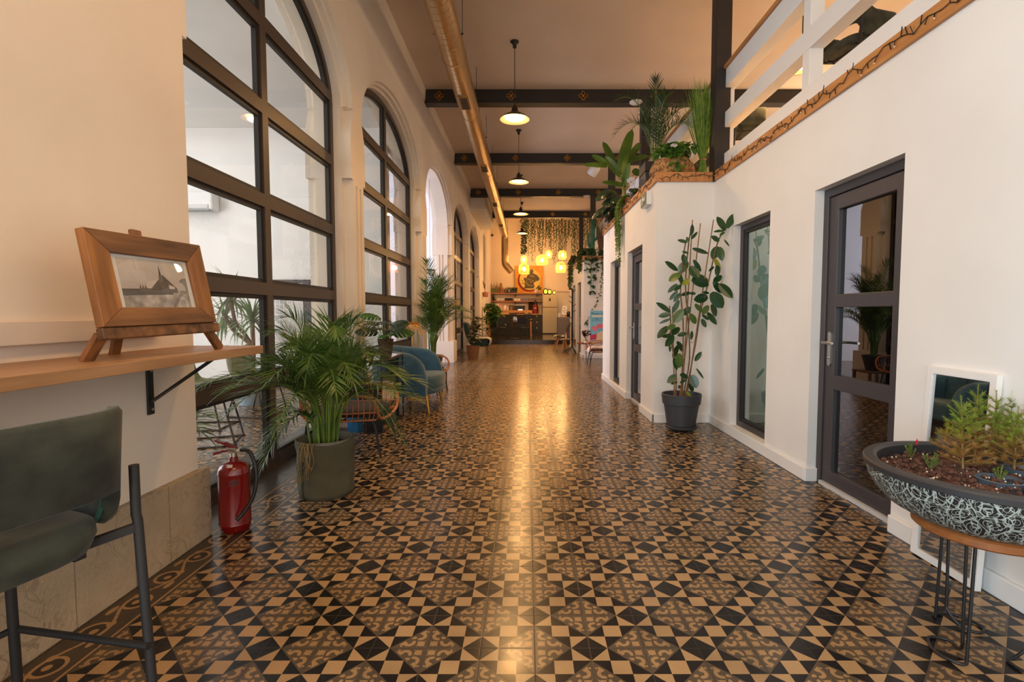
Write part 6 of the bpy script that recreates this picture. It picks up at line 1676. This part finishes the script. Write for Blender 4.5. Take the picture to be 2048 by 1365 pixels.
for z, r in ((.19, .036), (.012, .058)): obj('twine', G().tube([(r * cos(2 * pi * k / 20), r * sin(2 * pi * k / 20), z) for k in range(20)], .0075, 6, True), M_CANE, t, smooth=1)
# palm in the tall black planter
t = thing('date_palm', 'feathery palm in a tall black square planter on the ledge', 'potted palm', (1.68, 6.72, LZ))
s0, s1, h = .135, .175, .40
vs = [(-s0, -s0, 0), (s0, -s0, 0), (s0, s0, 0), (-s0, s0, 0), (-s1 * .98, -s1 * .98, .27), (s1 * .98, -s1 * .98, .27), (s1 * .98, s1 * .98, .27), (-s1 * .98, s1 * .98, .27)]
obj('planter', G().add(vs, [(3, 2, 1, 0), (4, 5, 6, 7), (0, 1, 5, 4), (1, 2, 6, 5), (2, 3, 7, 6), (3, 0, 4, 7)]), mat('graphite_planter', (50, 46, 48), .5), t, bevel=.004)
obj('planter_rim', G().box(-s1, s1, -s1, s1, .278, h), mat('graphite_planter', (50, 46, 48), .5), t, bevel=.004)
gs = G(); gl = G(); rng = random.Random(61)
for (a, hh, r, tp) in ((3.4, .95, .55, .78), (2.9, .75, .50, .45), (1.2, .95, .25, 1.0), (4.4, .95, .12, 1.05), (-.5, .8, .50, .62), (.2, .75, .62, .48), (-1.2, .7, .45, .42), (3.9, .6, .5, .35), (5.5, .62, .55, .30), (1.9, .9, .30, .8), (4.9, .85, .35, .75), (.7, .95, .42, .8)):
    frond(gs, gl, (cos(a) * .03, sin(a) * .03, .38), (cos(a), sin(a)), hh * 1.05, r, tp, rng, nl=26, ll=.20, lw=.012, start=.22, droop=.15, rach=.007, vee=.9)
obj('fronds', gl, M_PALMD, t, recalc=False); obj('stems', gs, M_GREENST, t, recalc=False, smooth=1)
# banana plant
t = thing('banana_plant', 'banana plant with broad paddle leaves on the ledge behind the palm', 'potted plant', (1.70, 7.85, LZ))
obj('pot', G().lathe(pot_prof(.12, .16, .25), 22), mat('stone_pot', (120, 104, 88), .7), t, smooth=.6)
BP = Vector((1.70, 7.85, LZ)); rng = random.Random(8)
obj('trunk', G().tube(smoothpts([(-.2, 0, .2), (-.22, 0, .45), (-.23, 0, .62)], 4), [.03] * 8 + [.018], 10), mat('banana_sheath', (150, 120, 70), .6, c2=(120, 128, 60), scale=8), t, smooth=1)
gl = G(); gs = G()
for (x0, y0, x1, y1, w, dy, dk) in ((1240, 345, 1263, 253, .17, -.05, 0), (1229, 338, 1208, 280, .13, .0, 0), (1241, 352, 1211, 312, .12, -.15, 0), (1214, 333, 1166, 327, .085, -.1, 0), (1217, 330, 1183, 308, .09, .05, 0), (1258, 324, 1298, 308, .11, .1, 0), (1258, 318, 1283, 282, .11, .2, 0), (1250, 345, 1256, 300, .12, .1, 0), (1250, 372, 1205, 362, .09, -.2, 0), (1268, 350, 1282, 340, .16, .1, 0), (1247, 372, 1258, 325, .10, -.25, 0)):
    a = at(x0, y0, 7.85 + dy) - BP; b = at(x1, y1, 7.85 + dy * 1.6) - BP; d = b - a
    gs.tube(smoothpts([(-.23, 0, .5), a - d * .12, a + d * .1], 3), .007, 5)
    gl.leaf(a, d, (rng.uniform(-.5, .2), -1, .35), d.length, w, .25, 8, .25, lambda t: (sin(pi * min(1, t * .9 + .1)) ** .45))
obj('leaves', gl, M_BANANA, t, recalc=False); obj('stems', gs, M_GREENST, t, recalc=False)
t = thing('monstera', 'dark split-leaf monstera spilling over the far end of the ledge', 'potted plant', (1.62, 8.55, LZ)); obj('pot', G().lathe(pot_prof(.11, .15, .22), 20), mat('clay_pot', (150, 112, 82), .8), t, smooth=.6)
gs = G(); gl = G(); rng = random.Random(28)
for k in range(26):
    a = rng.uniform(1.8, 5.4); r = rng.uniform(.1, .30); z = rng.uniform(.18, .62); b = Vector((cos(a) * r, sin(a) * r * .7, z)); gs.tube(smoothpts([(0, 0, .2), (b.x * .5, b.y * .5, z * .9), b], 3), .004, 4)
    monstera_leaf(gl, gs, b, (cos(a), sin(a), -.25), (0, -.5, 1), rng.uniform(.22, .32), .9, rng)
obj('leaves', gl, M_MONSTD, t, recalc=False); obj('stems', gs, M_GREENST, t, recalc=False)
t = thing('trailing_fern', 'bright trailing fern hanging down over the cabin door edge', 'hanging plant', (1.56, 7.55, LZ)); obj('pot', G().lathe(pot_prof(.09, .12, .15), 20), mat('terracotta', (164, 100, 58), .8), t, smooth=.6)
gs = G(); gl = G(); rng = random.Random(71)
for k in range(60):
    r = rng.uniform(.14, .22); a = rng.uniform(2.3, 4.0); L = rng.uniform(.1, .55) if k < 50 else rng.uniform(.5, .75)
    P = smoothpts([(0, 0, .13), (cos(a) * r * .6, sin(a) * r * .4, .20), (-.19 - rng.uniform(0, .05), sin(a) * r * .8, .05), (-.19 - rng.uniform(0, .05), sin(a) * r, -.1 - L * .5), (-.18 - rng.uniform(0, .04), sin(a) * r, -.1 - L)], 5); gs.tube(P, .0018, 3)
    for p in P[6:]:
        for j in range(4): gl.leaf(p, (rng.uniform(-1, 1), rng.uniform(-1, 1), -.5), (0, 0, 1), .026, .014, .3, 2)
obj('stems', gs, M_GREENST, t, recalc=False); obj('leaves', gl, M_FERN, t, recalc=False)
t = thing('orchid', 'white orchid between the palm planter and the monstera', 'orchid', (1.50, 7.15, LZ)); obj('pot', G().lathe(pot_prof(.05, .065, .11), 18), mat('dark_pot', (48, 36, 30), .5), t, smooth=.6)
g = G(); gl = G(); rng = random.Random(2)
obj('stem', G().tube(smoothpts([(0, 0, .1), (0, 0, .25), (-.03, -.02, .33), (-.09, -.04, .30)], 4), .003, 5), M_GREENST, t)
for q in ((-.03, -.03, .32), (-.06, -.04, .325), (-.09, -.04, .30), (-.02, -.03, .27), (-.05, -.03, .25)):
    for j in range(5): gl.leaf(q, (cos(j * 1.257), -.2, sin(j * 1.257)), (0, -1, 0), .036, .026, .3, 3)
obj('petals', gl, mat('white_petal', (236, 232, 236), .6), t, recalc=False)
for k in range(4): g.leaf((0, 0, .1), (cos(k * 1.6), sin(k * 1.6), .5), (0, 0, 1), .15, .045, .8, 4)
obj('leaves', g, M_PALMD, t, recalc=False)
t = thing('exit_sign', 'green and white emergency exit sign box on the cabin wall', 'exit sign', (1.42, 5.95, 2.545))
obj('housing', G().box(-.062, 0, -.14, .14, -.078, .078), M_WPLAST, t, bevel=.006)
obj('green_panel', G().box(-.066, -.0625, -.13, .13, -.07, .07), mat('exit_green', (30, 92, 52), .4), t)
g = G(); f = lambda u, v, d: (d, u, v)
g.prism([[(.02, -.012), (-.03, -.012), (-.03, -.035), (-.075, 0), (-.03, .035), (-.03, .012), (.02, .012)]], -.069, -.066, f)
obj('arrow', g, M_WPLAST, t)
g = G().prism([[(.04, .05), (.05, .055), (.06, .05), (.06, .04), (.05, .036), (.04, .04)]], -.069, -.066, f)
g.prism([[(.035, .03), (.065, .03), (.09, .0), (.082, -.006), (.066, .012), (.068, -.02), (.09, -.05), (.08, -.056), (.058, -.028), (.04, -.055), (.03, -.05), (.046, -.02), (.045, .012), (.03, .0), (.024, .008)]], -.069, -.066, f)
obj('running_figure', g, M_WPLAST, t)
# planter boxes on the far end of the ledge
t = thing('square_planter', 'dark square planter on the mezzanine behind the trailing fern', 'planter', (2.45, 8.9, LZ)); obj('box', G().box(-.18, .18, -.18, .18, 0, .42), mat('graphite_planter', (50, 46, 48), .5), t, bevel=.005)
# fairy lights along the edge board
def fairy(label, path, seed):
    t = thing('fairy_lights', label, 'fairy lights', group='fairy light strings on the mezzanine edge'); rng = random.Random(seed); g = G(); gb = G(); pts = []
    for (a, b, nrm) in path:
        a = Vector(a); b = Vector(b); n = int((b - a).length / .045); nrm = Vector(nrm)
        for i in range(n):
            p = a.lerp(b, i / n) + Vector((0, 0, rng.uniform(-.022, .022) + .012 * sin(i * .9))) + nrm * .006; pts.append(p)
            if rng.random() < .8:
                q = p + (b - a).normalized() * rng.uniform(-.02, .02) + Vector((0, 0, rng.choice((-1, 1)) * rng.uniform(.025, .05))) + nrm * rng.uniform(.0, .012); g.bar(p, q, .0042, .0042)
                if rng.random() < .35: gb.sph(q, .0045, 6, 4)
    g.tube(pts, .0028, 4); obj('cable', g, M_FAIRY, t, recalc=False); o = obj('bulbs', gb, M_BULBC, t, recalc=False); o['kind'] = 'stuff'
zc = TOPZ + .055
fairy('string of unlit fairy lights along the timber edge above the near wall', [((RX - .022, .6, zc), (RX - .022, 5.57, zc), (-1, 0, 0)), ((RX - .03, 5.577, zc), (B2X, 5.577, zc), (0, -1, 0)), ((B2X - .023, 5.6, zc), (B2X - .023, 9.43, zc), (-1, 0, 0))], 5)
fairy('string of fairy lights along the second cabin edge', [((2.4, 13.627, zc), (B3X - .02, 13.627, zc), (0, -1, 0)), ((B3X - .023, 13.65, zc), (B3X - .023, 17.8, zc), (-1, 0, 0))], 6)
# second cabin ledge
t = thing('cactus', 'green ornamental saguaro cactus in a terracotta pot on the second cabin', 'cactus', (1.80, 13.98, LZ)); obj('pot', G().lathe(pot_prof(.07, .10, .15, .008, .03), 18), mat('terracotta', (164, 100, 58), .8), t, smooth=.6)
def ribbed(P, r, n=9):
    g = G(); P = smoothpts(P, 4); m = len(P); vs = []; N = n * 4
    for i, p in enumerate(P):
        d = (P[min(m - 1, i + 1)] - P[max(0, i - 1)]).normalized(); x, y, _ = frame(d, (0, 1, 0)); f = i / (m - 1); q = r * (1 if f < .88 else sqrt(max(0.02, 1 - ((f - .88) / .12) ** 2)))
        for k in range(N):
            a = 2 * pi * k / N; s_ = q * (1 - .14 * (k % 4 == 0) - .05 * (k % 2 == 1)); vs.append(p + x * cos(a) * s_ + y * sin(a) * s_)
    fs = [(i * N + k, i * N + (k + 1) % N, (i + 1) * N + (k + 1) % N, (i + 1) * N + k) for i in range(m - 1) for k in range(N)] + [tuple((m - 1) * N + k for k in range(N))]
    return g.add(vs, fs)
M_CACT = mat('painted_cactus_green', (52, 118, 82), .6, c2=(42, 100, 70), scale=6)
obj('trunk', ribbed([(0, 0, .1), (0, 0, .5), (0, 0, 1.02)], .062), M_CACT, t, smooth=1); obj('arm', ribbed([(.04, 0, .45), (.12, 0, .52), (.135, 0, .62), (.135, 0, .86)], .034), M_CACT, t, smooth=1); obj('arm', ribbed([(-.04, 0, .25), (-.10, 0, .32), (-.115, 0, .45), (-.115, 0, .66)], .036), M_CACT, t, smooth=1)
t = thing('dried_grass', 'bunch of brown dried grass beside the green cactus', 'dried grass', (2.03, 13.98, LZ)); obj('vase', G().lathe(pot_prof(.07, .09, .14), 16), mat('brown_glaze', (96, 66, 44), .5), t, smooth=.6)
g = G(); rng = random.Random(33)
for k in range(260):
    a = rng.uniform(0, 6.28); r = rng.uniform(.02, .16); H = rng.uniform(.6, .95); g.blade((cos(a) * .04, sin(a) * .04, .12), (cos(a) * r, sin(a) * r, H), (cos(a), sin(a), 0), H, .008, .1, 3)
obj('stalks', g, leafmat('dried_stalks', (120, 92, 64), (150, 118, 84), .8, .2, 20), t, recalc=False)
t = thing('trailing_pothos', 'large-leaved pothos trailing down the end wall of the second cabin', 'hanging plant', (1.74, 13.76, LZ)); obj('pot', G().lathe(pot_prof(.08, .10, .13), 16), M_BLACK, t, smooth=.6)
gs = G(); gl = G(); rng = random.Random(14)
for k in range(14):
    dx = rng.uniform(-.16, .12); L = rng.choice((.35, .6, .9, 1.05)); vine(smoothpts([(0, 0, .12), (dx * .6, -.1, .18), (dx, -.17, .0), (dx + rng.uniform(-.04, .04), -.16, -L * .5), (dx * .8, -.15, -L)], 4), gs, gl, rng, .115, .07, 2)
obj('vines', gs, M_GREENST, t, recalc=False); obj('leaves', gl, leafmat('deep_green_leaf', (34, 62, 38), (58, 88, 50), .4, .2, 5), t, recalc=False)
t = thing('trailing_ivy', 'long ivy strand trailing from the second cabin down past the poster', 'hanging plant', (2.02, 13.80, LZ)); obj('pot', G().lathe(pot_prof(.07, .09, .12), 16), M_BLACK, t, smooth=.6)
gs = G(); gl = G(); rng = random.Random(15); O_ = Vector((2.02, 13.80, LZ))
P = smoothpts([Vector((0, 0, .1)), Vector((.0, -.1, .16))] + [at(x, y, 13.6) - O_ for x, y in ((1207, 515), (1205, 545), (1203, 575), (1195, 600), (1184, 622), (1175, 640), (1172, 648))], 6); vine(P, gs, gl, rng, .065, .05)
for k in range(9): vine(smoothpts([(0, 0, .1), (rng.uniform(-.1, .2), -.12, .14), (rng.uniform(-.08, .2), -.17, -.1), (rng.uniform(-.05, .2), -.16, -rng.uniform(.3, .8))], 5), gs, gl, rng, .06, .045)
obj('vines', gs, M_GREENST, t, recalc=False); obj('leaves', gl, M_IVY, t, recalc=False)
t = thing('trailing_ivy', 'ivy with blossoms tumbling over the front edge of the second cabin', 'hanging plant', (1.62, 14.35, LZ)); obj('pot', G().lathe(pot_prof(.08, .10, .13), 16), mat('dark_pot', (48, 36, 30), .5), t, smooth=.6)
gs = G(); gl = G(); rng = random.Random(16)
for k in range(34): vine(smoothpts([(0, 0, .1), (rng.uniform(-.14, .05), rng.uniform(-.35, .2), .24), (-.15, rng.uniform(-.4, .2), .1), (-.16, rng.uniform(-.4, .2), -rng.uniform(.0, .4))], 3), gs, gl, rng, .09, .06)
obj('vines', gs, M_GREENST, t, recalc=False); obj('leaves', gl, M_IVY, t, recalc=False)
t = thing('planter_box', 'grey planter box with ivy at the far end of the second cabin ledge', 'planter', (1.72, 17.2, LZ)); obj('box', G().box(-.14, .14, -.5, .5, 0, .26), mat('grey_fibre', (104, 94, 90), .7), t, bevel=.006)
gs = G(); gl = G(); rng = random.Random(18)
for k in range(44): 
    y = rng.uniform(-.5, .6); vine(smoothpts([(-.05, y, .24), (-.15, y, .33), (-.24, y, .15), (-.25, y + .05, -rng.uniform(.1, .75))], 3), gs, gl, rng, .10, .07)
obj('vines', gs, M_GREENST, t, recalc=False); obj('leaves', gl, M_IVY, t, recalc=False)
# ceiling devices
t = thing('spotlight', 'white cylindrical spotlight hanging from the second visible beam', 'spotlight', (1.63, 12.48, 4.70), rot=(radians(25), radians(35), 0))
obj('housing', G().lathe([(0, .13), (.09, .13), (.11, .10), (.12, 0), (.12, -.10), (.11, -.13), (.10, -.10)], 24), M_WPLAST, t, smooth=.6); _tm = T(1.63, 12.48, 4.70) @ t.rotation_euler.to_matrix().to_4x4()
obj('bracket', G().tube([_tm.inverted() @ Vector(q) for q in ((1.66, 12.50, 4.80), (1.66, 12.56, 4.90), (1.66, 12.70, 4.914))], .014, 8), M_WPLAST, t)
for x, y, z, lb in ((1.9, 9.02, CZ - .30, 'round white ceiling sensor under the first visible beam'), (1.88, 16.13, CZ - .30, 'round white ceiling sensor under the third visible beam')):
    simple('ceiling_sensor', lb, 'sensor', G().lathe([(0, 0), (.08, .01), (.11, .03), (.11, .045), (0, .046)], 24, T(x, y, z)), M_WPLAST, smooth=.7)
# mezzanine stools and pendant
for (x, y, r, lb) in ((2.72, 6.35, -100, 'green velvet stool on the mezzanine seen through the railing near the grass bundle'), (2.80, 4.42, -80, 'green velvet stool on the mezzanine seen through the nearest railing bay'), (2.72, 8.15, -90, 'green velvet stool on the mezzanine behind the coiled basket')):
    dup(STOOL, (x, y, TOPZ + .101), radians(r), lb)
pendant(3.15, 5.95, 4.06, 'pendant lamp over the mezzanine, seen between the railing boards', 16)
# alcove: poster, chair, sheepskin, tray table, vase
a = at(1180, 622, 13.6); b = at(1216, 683, 13.6)
t = thing('poster', 'blue poster with pink hearts in a white frame inside the alcove', 'poster', (a.x, 13.58, b.z)); PW, PH = .62, a.z - b.z
obj('frame', G().box(-.03, PW, 0, .04, -.02, PH + .02), M_BASE, t); obj('print', G().box(0, PW - .03, -.004, -.0005, 0, PH), mat('sky_blue_print', (110, 178, 206), .5, c2=(134, 196, 216), scale=5), t)
def heart(cx, cz, s_, rot): 
    p = []
    for k in range(28):
        q = 2 * pi * k / 28; x = 16 * sin(q) ** 3; z = 13 * cos(q) - 5 * cos(2 * q) - 2 * cos(3 * q) - cos(4 * q); x, z = x * s_ / 17, z * s_ / 17; p.append((cx + x * cos(rot) - z * sin(rot), cz + x * sin(rot) + z * cos(rot)))
    return p
for (cx, cz, s_, rt, c) in ((.135, PH * .42, .095, .12, (226, 96, 122)), (.28, PH * .50, .09, -.25, (220, 84, 110))): obj('heart', G().prism([heart(cx, cz, s_, rt)], -.008, -.004, xz), mat('pink_heart_%d' % int(cx * 100), c, .5, c2=(236, 130, 140), scale=8), t)
obj('envelope', G().prism([[(-.0, .03), (.18, .06), (.18, .20), (0, .17)]], -.008, -.004, xz), mat('magenta_envelope', (196, 58, 104), .5), t); obj('sand_patch', G().prism([[(.16, .0), (.42, .0), (.42, .22), (.30, .28), (.18, .2)]], -.0065, -.004, xz), mat('sand_print', (224, 200, 160), .6), t)
obj('title_band', G().box(.06, .34, -.008, -.004, PH * .80, PH * .85), mat('cream_band', (236, 222, 190), .5), t)
g = G(); rng = random.Random(2)
for k, (z, n) in enumerate(((.90, 12), (.735, 11), (.675, 12))):
    for i in range(n):
        if rng.random() < .85: g.cbox((.07 + i * .024, -.0065, PH * z), (.013, .004, .018 + .012 * (rng.random() < .3)))
obj('lettering', g, mat('dark_blue_ink', (60, 84, 130), .5), t)
dup(RC, (1.80, 12.0, 0), pi, 'rattan lounge chair with white sheepskin in the alcove on the right')
g = G(); rng = random.Random(13); n = 12; vs = []
for j in range(n):
    for i in range(n):
        u = -.37 + .60 * i / (n - 1); v = -.24 + .48 * j / (n - 1); z = .425 + .01 * sin(u * 20) + rng.uniform(-.008, .012) - (.10 if i == 0 else .03 if i == 1 else 0)
        vs.append((1.80 + u, 12.0 + v + rng.uniform(-.012, .012), z))
o = obj('sheepskin_throw', G().add(vs, [(j * n + i, j * n + i + 1, (j + 1) * n + i + 1, (j + 1) * n + i) for j in range(n - 1) for i in range(n - 1)]), mat('white_sheepskin', (226, 216, 212), .95, bump=.9, bscale=60), None, smooth=3.1); tag(o, 'white sheepskin on the rattan chair in the alcove', 'throw'); sm = o.modifiers.new('s', 'SOLIDIFY'); sm.thickness = .03
t = thing('tray_table', 'copper tray table on black legs by the second cabin corner', 'side table', (1.50, 13.05, 0))
obj('tray', G().lathe([(0, .43), (.19, .43), (.2, .44), (.205, .465), (.198, .465), (.19, .442), (0, .44)], 28), mat('copper', (196, 118, 84), .35, .8), t, smooth=.6)
for a in (.6, 2.7, 4.8): obj('leg', G().tube(smoothpts([(cos(a) * .1, sin(a) * .1, .425), (cos(a) * .16, sin(a) * .16, .41), (cos(a) * .19, sin(a) * .19, 0)], 4), .009, 8), M_BLACKM, t, smooth=1)
t = thing('flower_vase', 'dark red foliage in a white and brass vase on the copper tray', 'vase', (1.52, 13.05, .4425)); obj('vase', G().lathe([(0, 0), (.05, 0), (.055, .10), (.05, .10), (.045, .02)], 18), M_WHITE, t, smooth=.7); obj('band', G().lathe([(.056, .06), (.0565, .10)], 18, caps=False), M_GOLD, t)
gs = G(); gl = G(); rng = random.Random(6)
for k in range(16):
    a = rng.uniform(0, 6.28); r = rng.uniform(.04, .15); P = smoothpts([(0, 0, .08), (cos(a) * r * .5, sin(a) * r * .5, .2), (cos(a) * r, sin(a) * r, rng.uniform(.22, .34))], 3); gs.tube(P, .002, 3)
    for q in P[3:]:
        for j in range(4): gl.leaf(q, (rng.uniform(-1, 1), rng.uniform(-1, 1), rng.uniform(-.3, .8)), (0, 0, 1), .05, .04, .3, 3)
obj('stems', gs, M_BARK, t, recalc=False); obj('leaves', gl, leafmat('burgundy_leaf', (64, 20, 32), (90, 34, 46), .5, .15, 9), t, recalc=False)
# soffit box on the left wall near the kitchen
struct('trim_6', G().box(XH - .02, -1.34, 16.39, 20.1, 4.5, CZ), M_ARCH)

# ------------------------------------------------------------ courtyard room behind the arched windows
t = thing('air_conditioner', 'white split air conditioner high on the courtyard wall behind the first arch', 'air conditioner', (-5.55, 8.28, 2.90)); obj('housing', G().box(-.45, .45, -.0, .21, 0, .30), M_WPLAST, t, bevel=.03); obj('flap', G().box(-.40, .38, -.012, -.001, .03, .09), mat('ac_flap', (206, 204, 202), .4), t); obj('louvre', G().box(-.42, .40, -.004, .1, -.006, .02), mat('grey_vent', (150, 150, 150), .5), t)
t = thing('wire_gate', 'dark framed wire gate standing by the courtyard wall', 'gate', (-3.92, 8.35, 0)); obj('gate_frame', G().prism([rect(-.34, .34, 0, 1.78), rect(-.28, .22, .06, 1.72)], 0, .04, xz), M_DOORF, t)
g = G()
for i in range(7): g.cbox((-.25 + i * .07, .02, .89), (.005, .005, 1.68))
for i in range(20): g.cbox((-.03, .02, .1 + i * .085), (.52, .005, .005))
obj('wire_mesh', g, M_STEEL, t)
simple('pole', 'thin dark pole standing beside the wire gate', 'pole', G().cyl((-3.44, 8.3, 0), (-3.44, 8.3, 2.05), .025, n=10), M_DOORF)
t = thing('yucca', 'branching yucca in a pale pot in the courtyard behind the shelf', 'potted plant', (-3.72, 6.8, 0)); obj('pot', G().lathe(pot_prof(.17, .24, .46), 24), mat('pale_blue_pot', (150, 170, 182), .5), t, smooth=.6); soil(t, .22, .42, 8, 20)
YP = Vector((-3.72, 6.8, 0)); gl = G(); rng = random.Random(9)
for pts in (((505, 700), (492, 682), (466, 660), (450, 632)), ((507, 700), (490, 670), (472, 648), (464, 612), (463, 596)), ((507, 700), (506, 665), (505, 640))):
    P = [Vector((0, 0, .38))] + [at(x, y, 6.8) - YP for x, y in pts]; obj('trunk', G().tube(smoothpts(P, 4), .024, 8), M_BARK, t, smooth=1)
    c = P[-1]
    for k in range(52):
        a = rng.uniform(0, 6.28); e = rng.uniform(-.75, 1.4); d = Vector((cos(a) * cos(e), sin(a) * cos(e), sin(e))); gl.blade(c + d * .02 + Vector((0, 0, rng.uniform(-.06, .04))), d, (0, 0, 1), rng.uniform(.32, .54), .040, rng.uniform(.1, .8) + (.8 if e < 0 else 0), 4)
obj('leaves', gl, M_YUCCA, t, recalc=False)
t = thing('areca_palm', 'young palm on the courtyard floor behind the extinguisher', 'potted palm', (-2.75, 3.62, 0)); obj('pot', G().lathe(pot_prof(.10, .13, .24), 20), M_POTG, t, smooth=.6)
areca(t, .2, 12, 91, M_PALM, stems=5, sr=.05, h=.42, reach=.55, ll=.26, lw=.022, tipf=.5, nl=12)
M_OLVF = mat('olive_seat_fabric', (120, 124, 84), .9, c2=(136, 140, 98), scale=20); M_TAUF = mat('pale_green_seat', (168, 172, 140), .9)
def sled_chair(label, x, y, rz, m):
    t = thing('sled_chair', label, 'chair', (x, y, 0), rz, group='sled-base chairs in the courtyard'); vs = []; N = 9
    pr = smoothpts([(-.02, 0, .455), (.06, 0, .46), (.24, 0, .44), (.40, 0, .46), (.47, 0, .60), (.50, 0, .82)], 4); n = len(pr)
    for j in range(N):
        v = -1 + 2 * j / (N - 1)
        for i, q in enumerate(pr): vs.append((q.x - .22, v * (.22 - .04 * (i / n) ** 2), q.z + .03 * v * v))
    o = obj('seat_shell', G().add(vs, [(j * n + k, j * n + k + 1, (j + 1) * n + k + 1, (j + 1) * n + k) for j in range(N - 1) for k in range(n - 1)]), m, t, smooth=3.1); sm = o.modifiers.new('s', 'SOLIDIFY'); sm.thickness = .035
    for s_ in (-1, 1): obj('sled_leg', G().tube(smoothpts([(-.12, s_ * .12, .43), (-.16, s_ * .19, .30), (-.22, s_ * .21, .03), (-.20, s_ * .21, .009), (.22, s_ * .21, .009), (.24, s_ * .21, .03), (.16, s_ * .19, .30), (.14, s_ * .12, .43)], 3), .009, 6), M_BLACKM, t, smooth=1)
    obj('cross_bar', G().tube([(-.2, -.21, .009), (-.2, .21, .009)], .008, 6), M_BLACKM, t)
for (x, y, r, m, lb) in ((-2.98, 4.72, 200, M_TAUF, 'pale green sled-base chair nearest the first arched window'), (-3.45, 5.40, 185, M_OLVF, 'olive sled-base chair behind the pale one in the courtyard'), (-3.25, 6.05, 170, M_OLVF, 'olive sled-base chair nearest the yucca pot'), (-4.75, 4.9, 0, M_TAUF, 'pale green sled-base chair across the courtyard table')): sled_chair(lb, x, y, radians(r), m)
t = thing('courtyard_table', 'round courtyard table on a dark square column', 'table', (-4.15, 5.55, 0)); obj('table_top', G().lathe([(0, .72), (.34, .72), (.345, .74), (0, .742)], 32), mat('white_table', (222, 222, 220), .4), t, smooth=.6); obj('column', G().cbox((0, 0, .37), (.12, .12, .70)), M_DOORF, t); obj('base', G().cbox((0, 0, .011), (.42, .42, .02)), M_DOORF, t)
